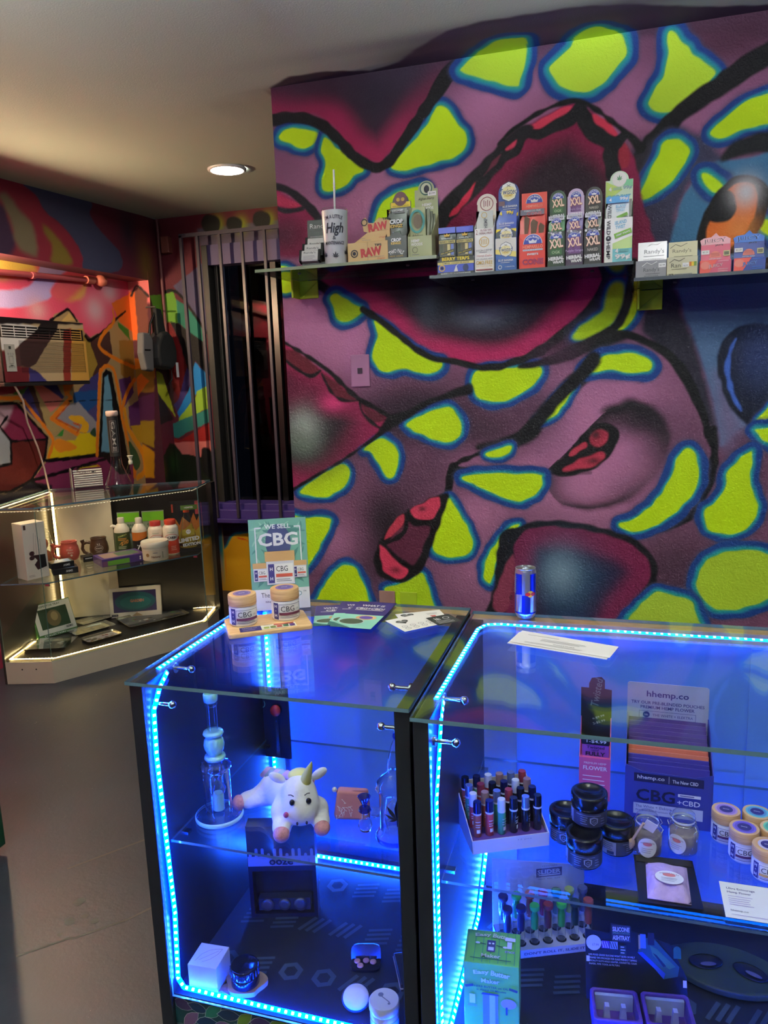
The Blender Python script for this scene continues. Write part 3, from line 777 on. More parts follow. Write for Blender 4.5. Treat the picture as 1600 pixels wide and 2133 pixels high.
  ('L',[(-1.231,1.638),(-1.132,1.58),(-1.04,1.513),(-0.945,1.423),(-0.86,1.375),(-0.816,1.346)],[0.0062,0.0071,0.008,0.0089,0.008,0.0071],(20,17,22),0.0027,1,1),
  ('L',[(-1.232,1.574),(-1.186,1.537),(-1.126,1.506),(-1.084,1.524)],[0.0045,0.0054,0.0062,0.0054],(20,17,22),0.0036,1,1),
  ('L',[(-1.078,1.513),(-1.044,1.444),(-0.995,1.411),(-0.939,1.41)],[0.0045,0.0062,0.0054,0.0045],(20,17,22),0.0036,1,1),
  ('L',[(-0.933,1.41),(-0.922,1.366),(-0.875,1.318),(-0.845,1.3)],[0.0054,0.0062,0.0071,0.0071],(20,17,22),0.0036,1,1),
  ('F',[(-0.863,1.295),(-0.822,1.349),(-0.758,1.365),(-0.741,1.345),(-0.802,1.311),(-0.848,1.286)],(20,17,22),0.0071,1,1),
  ('L',[(-1.227,1.067),(-1.125,1.122),(-0.993,1.194),(-0.851,1.288)],[0.0054,0.0045,0.0045,0.0071],(20,17,22),0.0036,1,1),
  ('G',(-0.838,0.932),0.08,0.125,30,(40,28,38),0.9),
  ('F',[(-0.621,1.061),(-0.688,1.031),(-0.755,0.994),(-0.812,0.951),(-0.865,0.882),(-0.895,0.819),(-0.895,0.757),(-0.858,0.718),(-0.795,0.708),(-0.745,0.729),(-0.704,0.765),(-0.658,0.876),(-0.626,0.961),(-0.598,1.044)],(20,17,22),0.0054,1,1),
  ('F',[(-0.75,0.993),(-0.694,1.024),(-0.632,1.046),(-0.653,0.967),(-0.72,0.962)],(196,70,96),0.0036,1,1),
  ('G',(-0.7,1.0),0.016,0.009,0,(90,34,46),0.9),
  ('F',[(-0.854,0.875),(-0.83,0.926),(-0.777,0.979),(-0.772,0.949),(-0.801,0.907)],(178,62,82),0.0036,1,1),
  ('F',[(-0.839,0.869),(-0.763,0.945),(-0.736,0.933),(-0.673,0.934),(-0.692,0.875),(-0.736,0.783),(-0.777,0.8),(-0.825,0.839)],(92,42,64),0.0054,1,1),
  ('F',[(-0.875,0.844),(-0.861,0.848),(-0.805,0.79),(-0.764,0.762),(-0.776,0.734),(-0.817,0.725),(-0.862,0.758)],(196,66,94),0.0036,1,1),
  ('G',(-0.812,0.757),0.021,0.014,0,(90,34,46),0.8),
  ('L',[(-0.755,0.994),(-0.738,0.958),(-0.714,0.941),(-0.659,0.953)],[0.0071,0.008,0.0071,0.0062],(20,17,22),0.0027,1,1),
  ('L',[(-0.859,0.867),(-0.827,0.871),(-0.773,0.909),(-0.763,0.958)],[0.0071,0.008,0.008,0.0054],(20,17,22),0.0027,1,1),
  ('L',[(-0.053,1.602),(-0.016,1.609),(0.028,1.604),(0.082,1.579),(0.146,1.537),(0.194,1.484),(0.233,1.415),(0.267,1.337),(0.29,1.264),(0.307,1.219),(0.309,1.18),(0.299,1.106),(0.272,1.037)],[0.0089,0.0116,0.0125,0.0125,0.0143,0.0179,0.0161,0.0134,0.0125,0.0125,0.0125,0.0116,0.0107],(20,17,22),0.0036,1,1),
  ('L',[(0.302,1.286),(0.308,1.224),(0.302,1.145),(0.283,1.071),(0.249,1.001),(0.191,0.962),(0.115,0.932)],[0.0116,0.0116,0.0116,0.0125,0.0143,0.0125,0.0089],(20,17,22),0.0054,1,1),
  ('B',[(0.011,0.958),(0.048,0.972),(0.103,1.015),(0.152,1.075),(0.18,1.145),(0.198,1.198),(0.222,1.221),(0.247,1.203),(0.263,1.151),(0.256,1.092),(0.228,1.044),(0.18,0.989),(0.115,0.949),(0.064,0.932),(0.028,0.939)],(192,222,32),0.0089,0.0304,0.0027),
  ('B',[(0.423,1.212),(0.378,1.177),(0.351,1.14),(0.344,1.082),(0.316,1.04),(0.288,1.012),(0.283,0.986),(0.3,0.948),(0.34,0.931),(0.398,0.94),(0.439,0.983),(0.448,1.026),(0.43,1.078),(0.419,1.13)],(192,222,32),0.0107,0.0286,0.0027),
  ('F',[(-0.409,0.907),(-0.341,0.938),(-0.285,0.961),(-0.197,0.966),(-0.11,0.956),(-0.014,0.935),(0.059,0.909),(0.112,0.866),(0.138,0.811),(0.137,0.743),(0.096,0.684),(0.039,0.603),(0.014,0.534),(-0.46,0.501),(-0.434,0.704)],(22,20,28),0.0054,1,1),
  ('F',[(-0.358,0.85),(-0.341,0.897),(-0.307,0.932),(-0.23,0.943),(-0.121,0.935),(-0.014,0.912),(0.049,0.886),(0.097,0.843),(0.116,0.799),(0.11,0.748),(0.064,0.677),(0.023,0.602),(-0.008,0.538),(-0.372,0.513),(-0.365,0.707)],(112,34,72),0.0054,1,1),
  ('D',[(-0.358,0.85),(-0.341,0.897),(-0.307,0.932),(-0.23,0.943),(-0.121,0.935),(-0.014,0.912),(0.049,0.886),(0.097,0.843),(0.116,0.799),(0.11,0.748),(0.064,0.677),(0.023,0.602),(-0.026,0.309),(-0.373,0.277),(-0.365,0.707)],(48,30,60),0.0429,0.1107,1,9),
  ('D',[(-0.358,0.85),(-0.341,0.897),(-0.307,0.932),(-0.23,0.943),(-0.121,0.935),(-0.014,0.912),(0.049,0.886),(0.097,0.843),(0.116,0.799),(0.11,0.748),(0.064,0.677),(0.023,0.602),(-0.026,0.309),(-0.373,0.277),(-0.365,0.707)],(24,34,66),0.0893,0.1696,1,9),
  ('G',(-0.179,0.763),0.125,0.143,0,(60,90,120),0.6),
  ('G',(-0.188,0.769),0.064,0.079,0,(124,146,165),0.85),
  ('F',[(-0.36,0.838),(-0.357,0.767),(-0.384,0.622),(-0.439,0.631),(-0.421,0.711),(-0.386,0.796)],(126,58,80),0.0054,1,1),
  ('B',[(0.272,0.783),(0.295,0.834),(0.343,0.865),(0.4,0.877),(0.458,0.874),(0.506,0.858),(0.545,0.832),(0.549,0.752),(0.476,0.699),(0.414,0.674),(0.35,0.664),(0.305,0.684),(0.273,0.733)],(176,200,60),0.0143,0.0339,0.0027),
  ('B',[(0.014,0.534),(0.044,0.612),(0.086,0.666),(0.131,0.713),(0.167,0.715),(0.244,0.694),(0.266,0.659),(0.277,0.552)],(176,200,70),0.0143,0.0304,0.0027),
 ],
 'ceil': [
  ('G',(-0.483,2.672),0.28,0.1,0,(56,46,62),1),
  ('F',[(-1.26,2.99),(-1.252,2.781),(-1.212,2.737),(-1.122,2.678),(-0.98,2.681),(-0.841,2.733),(-0.73,2.704),(-0.641,2.616),(-0.527,2.53),(-0.419,2.504),(-0.277,2.51),(-0.139,2.513),(0.021,2.557),(0.21,2.651),(0.4,2.712),(0.536,2.76),(0.806,2.84),(1.606,4.747),(0.668,4.329)],(62,54,66),0.01,0,1),
  ('L',[(-1.48,2.815),(-1.373,2.805),(-1.218,2.785)],[0.002,0.008,0.022],(92,52,66),0.068,1,0.75),
  ('G',(-0.221,2.671),0.44,0.08,0,(96,70,92),0.9),
  ('G',(0.283,2.836),0.36,0.08,0,(92,64,80),0.8),
  ('B',[(-0.546,2.839),(-0.511,2.791),(-0.452,2.713),(-0.388,2.656),(-0.325,2.662),(-0.302,2.691),(-0.322,2.838),(-0.362,3.031),(-0.382,3.09),(-0.433,3.037),(-0.502,2.939),(-0.544,2.872)],(172,200,60),0.018,0.04,0.003),
  ('B',[(-0.237,2.918),(-0.175,2.811),(-0.161,2.748),(-0.127,2.69),(-0.081,2.676),(-0.032,2.728),(-0.006,2.783),(0.001,2.94),(-0.028,3.036),(-0.075,3.168),(-0.126,3.238),(-0.192,3.21),(-0.24,3.099),(-0.251,2.977)],(180,208,64),0.022,0.044,0.003),
  ('B',[(0.13,2.799),(0.151,2.813),(0.19,2.93),(0.251,3.087),(0.311,3.225),(0.298,3.341),(0.252,3.494),(0.204,3.622),(0.144,3.619),(0.095,3.51),(0.097,3.409),(0.126,3.234),(0.14,3.105),(0.135,2.922)],(182,210,60),0.018,0.038,0.003),
  ('G',(-0.218,2.55),0.66,0.052,0,(84,70,96),0.75),
 ],
 'left': [
  ('F',[(3.064,2.608),(5.363,3.183),(4.892,0.058),(2.74,0.633)],(104,46,62),0.005,0,1),
  ('F',[(3.048,2.507),(3.578,2.565),(3.705,2.449),(3.829,2.397),(3.944,2.309),(3.998,2.184),(2.975,2.065)],(142,50,66),0.015,1,1),
  ('F',[(3.109,2.397),(3.373,2.429),(3.417,2.349),(3.445,2.23),(3.328,2.146),(3.062,2.113)],(72,46,76),0.02,1,1),
  ('F',[(3.381,2.473),(3.438,2.48),(3.514,2.414),(3.591,2.357),(3.603,2.21),(3.496,2.21),(3.45,2.259),(3.437,2.346),(3.396,2.426)],(128,116,92),0.0225,1,1),
  ('F',[(3.682,2.373),(3.763,2.335),(3.853,2.258),(3.878,2.193),(3.716,2.181),(3.729,2.271),(3.676,2.336)],(134,114,54),0.02,1,1),
  ('F',[(3.578,2.565),(4.085,2.581),(4.088,2.502),(4.164,2.429),(4.351,2.317),(4.319,2.205),(3.995,2.168),(3.981,2.237),(3.944,2.309),(3.829,2.397),(3.705,2.449),(3.643,2.522)],(76,78,102),0.005,1,1),
  ('G',(4.46,2.459),0.1,0.15,0,(62,52,66),0.9),
  ('G',(4.629,2.275),0.085,0.15,0,(124,104,52),0.8),
  ('G',(4.758,2.489),0.065,0.1,0,(90,42,54),0.8),
  ('F',[(4.628,2.08),(4.763,2.098),(4.931,2.131),(4.989,2.033),(4.971,1.916),(4.779,1.906),(4.679,1.987)],(108,152,58),0.0025,0,1),
  ('F',[(4.586,2.089),(4.639,2.081),(4.679,1.987),(4.802,1.907),(4.785,1.792),(4.579,1.761),(4.497,1.783)],(88,58,50),0.0025,0,1),
  ('F',[(4.78,1.912),(4.856,1.922),(4.958,1.798),(5.038,1.614),(4.895,1.384),(4.829,1.458),(4.769,1.69)],(112,32,36),0.0025,0,1),
  ('F',[(4.771,1.855),(4.789,1.665),(4.829,1.458),(4.835,1.261),(4.675,1.373),(4.469,1.468),(4.518,1.784)],(70,48,50),0.0025,0,1),
  ('F',[(4.618,1.589),(4.708,1.563),(4.811,1.315),(4.827,1.261),(4.699,1.379),(4.558,1.459)],(174,178,54),0.0025,0,1),
  ('F',[(4.407,1.469),(4.639,1.438),(4.808,1.243),(4.628,1.216),(4.38,1.301)],(52,38,42),0.0025,0,1),
  ('F',[(4.637,1.425),(4.629,1.194),(4.456,1.315)],(108,78,158),0.0025,0,1),
  ('F',[(4.422,1.298),(4.629,1.196),(4.596,1.158),(4.405,1.189)],(164,78,128),0.0025,0,1),
  ('F',[(4.366,1.204),(4.469,1.19),(4.587,1.097),(4.619,0.978),(4.729,1.084),(4.934,1.01),(5.145,1.003),(5.428,0.975),(5.315,0.212),(4.249,0.452)],(34,42,30),0.0075,0,1),
  ('G',(4.603,0.902),0.05,0.065,0,(120,96,40),0.7),
  ('G',(4.749,0.937),0.035,0.065,0,(54,84,46),0.7),
 ],
 'niche': [
  ('F',[(3.107,2.615),(5.266,3.144),(4.834,0.315),(2.803,0.771)],(226,92,120),0.0051,0,1),
  ('F',[(3.325,2.226),(3.654,2.244),(3.77,2.169),(3.699,2.131),(3.298,2.066)],(238,196,104),0.041,1,1),
  ('F',[(3.858,2.233),(4.084,2.238),(3.958,2.136),(3.876,2.057),(3.856,2.008),(3.637,1.946),(3.462,1.925),(3.272,1.906),(3.287,1.996),(3.477,2.021),(3.632,2.042),(3.747,2.098)],(190,170,216),0.0103,1,1),
  ('F',[(4.092,2.089),(4.198,2.134),(4.154,2.037),(3.986,2.009)],(226,164,92),0.0205,1,1),
  ('G',(4.437,2.099),0.097,0.067,0,(214,188,196),0.9),
  ('G',(4.263,1.974),0.097,0.087,0,(214,188,196),0.8),
  ('G',(3.744,1.938),0.077,0.062,0,(226,170,176),0.9),
  ('F',[(3.874,2.049),(4.048,2.169),(4.197,2.144),(3.998,2.004)],(232,104,112),0.0256,1,1),
  ('G',(4.577,2.049),0.103,0.154,0,(176,72,108),0.7),
  ('F',[(3.149,1.526),(3.617,1.516),(3.878,1.921),(3.97,1.946),(4.012,1.951),(4.089,1.901),(4.159,1.791),(4.332,1.844),(4.571,1.982),(4.774,2.052),(5.103,2.077),(4.834,0.315),(3.018,0.723)],(170,142,102),0.0051,0,1),
  ('F',[(3.936,1.881),(4.01,1.94),(4.079,1.895)],(204,170,108),0.0051,0,1),
  ('F',[(4.146,1.825),(4.211,1.782),(4.39,1.847),(4.395,1.692),(4.251,1.567),(4.139,1.55)],(84,56,52),0.0026,0,1),
  ('F',[(4.109,1.812),(4.175,1.78),(4.233,1.631),(4.133,1.516)],(166,136,62),0.0026,0,1),
  ('F',[(4.137,1.539),(4.265,1.596),(4.205,1.391),(3.967,1.401),(4.04,1.484)],(74,66,122),0.0026,0,1),
  ('F',[(3.977,1.463),(4.218,1.473),(4.195,1.326),(4.049,1.323),(3.967,1.401)],(42,84,136),0.0026,0,1),
  ('F',[(4.058,1.323),(4.205,1.391),(4.171,1.173),(4.028,1.301)],(84,74,120),0.0026,0,1),
  ('F',[(3.646,1.515),(3.901,1.51),(3.897,1.432),(3.843,1.401),(3.766,1.318),(3.834,1.247),(3.704,1.225),(3.629,1.505)],(172,146,100),0.0026,0,1),
  ('F',[(3.646,1.515),(3.749,1.502),(3.88,1.433),(3.824,1.38),(3.756,1.351)],(206,120,112),0.0026,0,1),
  ('F',[(3.679,1.535),(3.83,1.522),(3.889,1.438),(3.871,1.428)],(66,58,116),0.0026,0,1),
  ('F',[(3.89,1.388),(4.01,1.405),(4.167,1.269),(4.152,1.175),(3.797,1.316)],(150,142,146),0.0026,0,1),
  ('F',[(3.544,1.507),(3.617,1.516),(3.696,1.268),(3.554,1.393)],(76,66,118),0.0026,0,1),
  ('F',[(3.602,1.516),(3.646,1.515),(3.721,1.234),(3.684,1.291)],(86,58,50),0.0026,0,1),
  ('F',[(3.154,1.554),(3.55,1.548),(3.602,1.516),(3.523,1.467),(3.14,1.47)],(150,60,76),0.0026,0,1),
  ('F',[(3.468,1.469),(3.6,1.506),(3.565,1.465)],(88,128,66),0.0026,0,1),
  ('F',[(4.421,1.919),(4.499,1.912),(4.584,1.769),(4.585,1.645),(4.421,1.668),(4.385,1.787)],(172,142,98),0.0026,0,1),
  ('F',[(4.479,1.913),(4.595,1.865),(4.608,1.788),(4.493,1.873)],(62,126,48),0.0026,0,1),
  ('F',[(4.438,2.027),(4.697,2.121),(4.655,1.845),(4.499,1.912)],(222,118,48),0.0051,0,1),
  ('F',[(4.48,1.79),(4.647,1.795),(4.596,1.469),(4.466,1.571)],(160,118,56),0.0026,0,1),
  ('F',[(4.436,1.534),(4.567,1.551),(4.593,1.444),(4.462,1.346)],(96,56,106),0.0026,0,1),
  ('F',[(4.514,1.346),(4.768,1.438),(4.724,1.152),(4.511,1.195)],(104,56,104),0.0026,0,1),
  ('F',[(4.515,1.22),(4.734,1.217),(4.708,1.048),(4.584,1.112)],(190,150,50),0.0026,0,1),
  ('L',[(3.84,1.881),(3.97,1.943),(4.016,1.953),(4.074,1.894)],[0.0077,0.0077,0.0077,0.0077],(20,17,22),0.0026,1,1),
  ('L',[(4.143,1.802),(4.184,1.781),(4.332,1.844),(4.439,1.908),(4.582,1.983)],[0.009,0.0103,0.009,0.0077,0.0064],(20,17,22),0.0026,1,1),
  ('F',[(3.886,1.521),(3.994,1.519),(3.933,1.453),(3.898,1.443)],(240,130,40),0.0026,0,1),
  ('L',[(4.441,1.986),(4.443,1.909),(4.334,1.833),(4.272,1.772),(4.291,1.726),(4.425,1.668),(4.65,1.605)],[0.0051,0.0115,0.0128,0.0128,0.0128,0.0128,0.0128],(240,130,40),0.0026,1,1),
  ('L',[(4.617,1.532),(4.532,1.464),(4.44,1.337)],[0.0128,0.0141,0.0154],(240,130,40),0.0026,1,1),
  ('L',[(3.907,1.498),(3.921,1.459),(3.946,1.433),(3.855,1.373),(3.763,1.316),(3.915,1.235),(4.146,1.134)],[0.0141,0.0141,0.0141,0.0141,0.0141,0.0141,0.0141],(240,130,40),0.0026,0,1),
  ('L',[(3.928,1.397),(3.797,1.314),(3.951,1.247),(4.142,1.17)],[0.0051,0.0051,0.0051,0.0051],(196,92,34),0.0026,0,1),
  ('F',[(4.148,1.205),(4.136,1.069),(3.681,1.08),(3.715,1.147),(3.761,1.187),(3.939,1.171),(3.997,1.212)],(216,186,34),0.0051,0,1),
  ('F',[(3.759,1.176),(3.826,1.192),(3.95,1.135),(3.913,1.116),(3.782,1.119)],(232,140,44),0.0026,1,1),
  ('F',[(3.912,1.318),(4.014,1.319),(4.084,1.263),(4.072,1.217),(3.99,1.221),(4.022,1.261),(3.949,1.286)],(236,168,44),0.0026,1,1),
  ('L',[(3.947,1.278),(4.004,1.255),(3.972,1.219)],[0.0051,0.0051,0.0051],(196,92,34),0.0026,1,1),
  ('F',[(3.772,1.208),(3.86,1.251),(3.836,1.208)],(66,140,62),0.0026,0,1),
  ('F',[(4.093,1.204),(4.143,1.235),(4.143,1.176)],(50,80,60),0.0026,1,1),
  ('F',[(3.135,1.438),(3.515,1.416),(3.588,1.339),(3.72,1.207),(3.667,1.087),(3.546,0.984),(3.382,0.935),(3.058,0.966)],(126,44,74),0.0026,0,1),
  ('F',[(3.428,1.217),(3.713,1.202),(3.667,1.087),(3.546,0.984),(3.382,0.935),(3.058,0.966),(3.085,1.135),(3.408,1.096)],(96,38,36),0.0026,0,1),
  ('F',[(3.125,1.377),(3.445,1.409),(3.452,1.368),(3.358,1.284)],(170,140,150),0.0154,1,1),
  ('F',[(3.233,1.303),(3.359,1.289),(3.421,1.218),(3.408,1.096),(3.199,1.092)],(136,138,146),0.0077,0,1),
  ('L',[(3.235,1.313),(3.36,1.298),(3.425,1.217),(3.41,1.091),(3.248,1.084)],[0.0077,0.0077,0.0077,0.0077,0.0077],(20,17,22),0.0026,0,1),
  ('L',[(3.427,1.214),(3.708,1.2)],[0.0064,0.0064],(20,17,22),0.0026,0,1),
  ('L',[(3.36,1.298),(3.422,1.35)],[0.0064,0.0064],(20,17,22),0.0026,0,1),
  ('L',[(3.138,1.456),(3.465,1.446),(3.546,1.433),(3.621,1.359),(3.709,1.257),(3.753,1.188),(3.702,1.094)],[0.0115,0.0115,0.0115,0.0115,0.0115,0.0115,0.0115],(240,130,40),0.0026,1,1),
  ('L',[(3.133,1.428),(3.501,1.417),(3.574,1.34),(3.709,1.208),(3.667,1.087),(3.538,0.98),(3.383,0.94),(3.178,0.962)],[0.009,0.009,0.009,0.009,0.009,0.009,0.009,0.009],(20,17,22),0.0026,0,1),
  ('F',[(3.68,1.073),(3.955,1.06),(4.287,1.059),(4.518,0.964),(4.451,0.533),(3.353,0.753),(3.544,0.974)],(132,56,92),0.0026,0,1),
  ('F',[(3.058,0.971),(3.382,0.935),(3.544,0.974),(3.704,0.929),(3.666,0.69),(3.033,0.817)],(46,40,48),0.0077,0,1),
  ('L',[(3.678,1.077),(3.956,1.066),(4.287,1.059)],[0.0115,0.0115,0.0115],(20,17,22),0.0026,1,1),
  ('L',[(3.56,0.98),(3.794,0.994),(4.263,1.031)],[0.0103,0.0103,0.0103],(20,17,22),0.0026,1,1),
  ('L',[(3.545,0.979),(3.666,0.89)],[0.0103,0.0103],(20,17,22),0.0026,1,1),
  ('F',[(4.147,1.044),(4.275,1.572),(4.314,1.605),(4.368,1.578),(4.391,1.45),(4.416,1.314),(4.475,0.892),(4.343,0.91),(4.206,1.038)],(20,17,22),0.0026,0,1),
  ('F',[(4.184,1.076),(4.29,1.548),(4.327,1.566),(4.346,1.439),(4.33,1.061)],(112,154,174),0.0051,0,1),
  ('L',[(4.138,1.063),(4.239,1.537),(4.276,1.602),(4.328,1.62),(4.391,1.598),(4.417,1.486),(4.43,1.335)],[0.0141,0.0141,0.0128,0.0128,0.0128,0.0141,0.0141],(240,130,40),0.0026,1,1),
  ('L',[(4.431,1.344),(4.441,1.25),(4.481,1.109),(4.522,0.99),(4.515,0.874)],[0.0154,0.0154,0.0154,0.0167,0.0179],(240,130,40),0.0026,1,1),
  ('L',[(4.471,1.336),(4.484,1.222),(4.548,1.128),(4.636,1.016),(4.64,0.897),(4.545,0.857)],[0.0141,0.0179,0.0205,0.0231,0.0231,0.0179],(240,150,40),0.0051,1,1),
  ('F',[(4.483,1.121),(4.562,1.037),(4.593,0.955),(4.531,0.911),(4.492,1.006)],(60,90,60),0.0026,1,1),
  ('L',[(3.515,1.418),(4.189,1.407),(4.359,1.398)],[0.0018,0.0018,0.0018],(20,17,22),0.0015,1,1),
 ],
 'far': [
  ('F',[(-3.331,3.043),(-1.478,2.838),(-1.629,-0.975),(-3.819,-1.213)],(100,44,56),0.0059,0,1),
  ('F',[(-3.136,2.1),(-3.047,2.101),(-2.943,2.113),(-2.909,2.012),(-2.92,1.901),(-3.037,1.907),(-3.102,1.998)],(108,152,58),0.0029,0,1),
  ('F',[(-3.165,2.115),(-3.129,2.1),(-3.102,1.998),(-3.022,1.906),(-3.033,1.793),(-3.17,1.774),(-3.228,1.802)],(88,58,50),0.0029,0,1),
  ('F',[(-3.036,1.913),(-2.989,1.917),(-2.927,1.788),(-2.881,1.609),(-2.965,1.386),(-3.006,1.458),(-3.043,1.691)],(112,32,36),0.0029,0,1),
  ('F',[(-3.042,1.856),(-3.031,1.665),(-3.006,1.458),(-3.002,1.263),(-3.105,1.37),(-3.248,1.465),(-3.212,1.801)],(70,48,50),0.0029,0,1),
  ('F',[(-3.143,1.592),(-3.083,1.564),(-3.017,1.316),(-3.006,1.263),(-3.089,1.376),(-3.184,1.457)],(174,178,54),0.0029,0,1),
  ('F',[(-3.294,1.467),(-3.128,1.436),(-3.019,1.244),(-3.136,1.206),(-3.313,1.282)],(52,38,42),0.0029,0,1),
  ('F',[(-3.13,1.423),(-3.135,1.183),(-3.257,1.301)],(108,78,158),0.0029,0,1),
  ('F',[(-3.282,1.281),(-3.135,1.186),(-3.158,1.144),(-3.295,1.161)],(164,78,128),0.0029,0,1),
  ('F',[(-3.325,1.175),(-3.248,1.167),(-3.164,1.08),(-3.142,0.959),(-3.069,1.079),(-2.941,1.025),(-2.821,1.037),(-2.674,1.036),(-2.731,0.34),(-3.416,0.318)],(34,42,30),0.0088,0,1),
  ('G',(-3.153,0.878),0.059,0.076,0,(120,96,40),0.7),
  ('G',(-3.056,0.932),0.041,0.076,0,(54,84,46),0.7),
  ('F',[(-2.721,2.508),(-1.491,2.514),(-1.513,1.954),(-2.688,2.243)],(86,78,98),0.0088,0,1),
  ('F',[(-2.94,2.15),(-2.669,2.301),(-2.614,2.285),(-2.684,1.789),(-2.72,1.865),(-2.848,2.046)],(90,84,112),0.0059,0,1),
  ('F',[(-2.922,2.062),(-2.851,2.015),(-2.772,1.924),(-2.709,1.796),(-2.75,1.765),(-2.865,1.858),(-2.926,1.907)],(52,124,108),0.0029,0,1),
  ('F',[(-2.984,1.916),(-2.92,1.901),(-2.865,1.858),(-2.715,1.753),(-2.697,1.539),(-2.73,1.546),(-2.812,1.641),(-2.853,1.505),(-2.919,1.398),(-2.881,1.609),(-2.927,1.788)],(28,26,30),0.0029,0,1),
  ('F',[(-2.881,1.609),(-2.852,1.518),(-2.978,1.276),(-3.01,1.342),(-2.965,1.386)],(72,58,114),0.0029,0,1),
  ('F',[(-2.817,1.638),(-2.73,1.546),(-2.726,1.463),(-2.816,1.427),(-2.974,1.236),(-2.985,1.289),(-2.854,1.493)],(38,124,186),0.0029,0,1),
  ('F',[(-2.816,1.434),(-2.722,1.476),(-2.724,1.316),(-2.783,1.304),(-2.989,1.164),(-2.977,1.256),(-2.834,1.389)],(142,174,62),0.0029,0,1),
  ('F',[(-3.123,1.183),(-2.982,1.23),(-2.724,1.316),(-2.724,1.226),(-2.931,1.144),(-2.994,1.111),(-3.158,1.14)],(54,122,118),0.0029,0,1),
  ('F',[(-3.107,1.113),(-2.98,1.098),(-2.717,1.219),(-2.717,1.05),(-2.937,1.071),(-3.057,1.079)],(144,38,38),0.0029,0,1),
  ('F',[(-3.042,1.079),(-2.713,1.089),(-2.717,0.958),(-2.974,0.998)],(194,114,110),0.0029,0,1),
  ('F',[(-2.815,1.024),(-2.762,1.037),(-2.709,0.958),(-2.75,0.826),(-2.82,0.878)],(26,26,28),0.0059,1,1),
  ('L',[(-3.151,2.099),(-3.047,2.101),(-2.942,2.123),(-2.849,2.039),(-2.709,1.827)],[0.0088,0.0088,0.0103,0.0103,0.0088],(20,17,22),0.0029,1,1),
  ('G',(-2.567,2.526),0.044,0.053,0,(128,136,40),1.2),
  ('F',[(-2.688,2.537),(-2.663,2.583),(-2.612,2.591),(-2.557,2.562),(-2.546,2.525),(-2.571,2.478),(-2.622,2.47),(-2.671,2.493)],(32,34,34),0.0059,1,1),
  ('G',(-2.396,2.505),0.044,0.053,0,(128,136,40),1.2),
  ('F',[(-2.504,2.515),(-2.483,2.554),(-2.441,2.56),(-2.395,2.536),(-2.385,2.504),(-2.406,2.465),(-2.449,2.459),(-2.489,2.478)],(32,34,34),0.0059,1,1),
  ('G',(-2.198,2.518),0.044,0.053,0,(128,136,40),1.2),
  ('F',[(-2.311,2.528),(-2.288,2.571),(-2.242,2.578),(-2.192,2.551),(-2.181,2.516),(-2.203,2.473),(-2.249,2.466),(-2.294,2.487)],(32,34,34),0.0059,1,1),
  ('G',(-2.019,2.511),0.044,0.053,0,(128,136,40),1.2),
  ('F',[(-2.126,2.52),(-2.106,2.561),(-2.063,2.567),(-2.016,2.542),(-2.006,2.51),(-2.026,2.469),(-2.069,2.462),(-2.111,2.482)],(32,34,34),0.0059,1,1),
  ('F',[(-3.332,0.592),(-1.823,0.618),(-1.831,0.451),(-3.351,0.411)],(60,44,92),0.0118,0,1),
  ('F',[(-3.349,0.429),(-1.83,0.468),(-1.88,-0.557),(-3.466,-0.689)],(42,32,50),0.0118,0,1),
  ('B',[(-2.844,0.246),(-2.744,0.278),(-2.675,0.323),(-2.619,0.402),(-2.541,0.425),(-2.335,0.431),(-2.051,0.309),(-2.068,0.004),(-2.868,-0.037)],(206,160,40),0.0118,0.0147,0.0059),
  ('L',[(-2.748,0.232),(-2.692,0.198),(-2.621,0.13),(-2.585,0.096)],[0.0044,0.0044,0.0044,0.0044],(200,70,40),0.0029,1,1),
  ('L',[(-2.581,0.396),(-2.507,0.378),(-2.454,0.33)],[0.0044,0.0044,0.0044],(200,70,40),0.0029,1,1),
 ],
 'ret': [
  ('F',[(-3.304,2.293),(-2.874,2.262),(-3.059,0.364),(-3.527,0.349)],(96,52,62),0.0053,0,1),
  ('F',[(-3.246,2.289),(-2.935,2.219),(-2.954,2.028),(-3.199,2.042)],(214,120,120),0.016,0,1),
  ('F',[(-3.177,2.114),(-3.115,2.147),(-3.048,2.094),(-3.065,1.789),(-3.167,1.794)],(124,76,66),0.0053,0,1),
  ('F',[(-3.265,2.12),(-3.145,2.112),(-3.145,1.793),(-3.3,1.8)],(226,112,52),0.0053,0,1),
  ('L',[(-3.171,2.09),(-3.138,2.139),(-3.108,2.146),(-3.038,2.079)],[0.008,0.008,0.008,0.008],(60,50,50),0.0027,1,1),
  ('F',[(-3.314,1.675),(-3.034,1.664),(-3.047,1.539),(-3.332,1.523)],(236,132,44),0.008,0,1),
  ('F',[(-3.248,1.597),(-3.039,1.614),(-3.057,1.439),(-3.265,1.444)],(160,116,52),0.0053,0,1),
  ('F',[(-3.325,1.446),(-3.147,1.568),(-3.093,1.516),(-3.295,1.304)],(232,116,44),0.0053,0,1),
  ('F',[(-3.257,1.38),(-3.057,1.439),(-3.085,1.158),(-3.272,1.238)],(112,58,92),0.0053,0,1),
  ('F',[(-3.287,1.239),(-3.076,1.248),(-3.096,1.055),(-3.226,1.108)],(186,150,52),0.0053,0,1),
  ('F',[(-3.378,1.109),(-3.226,1.108),(-3.098,1.029),(-3.117,0.845),(-3.408,0.843)],(236,160,42),0.0053,0,1),
 ],
 'acf': [
  ('F',[(3.007,1.89),(4.326,1.984),(4.208,1.231),(2.914,1.327)],(186,160,124),0.0025,0,1),
  ('F',[(3.007,1.89),(3.573,1.825),(3.559,1.796),(3.463,1.754),(3.385,1.705),(3.371,1.696),(3.292,1.694),(2.974,1.688)],(222,212,204),0.005,0,1),
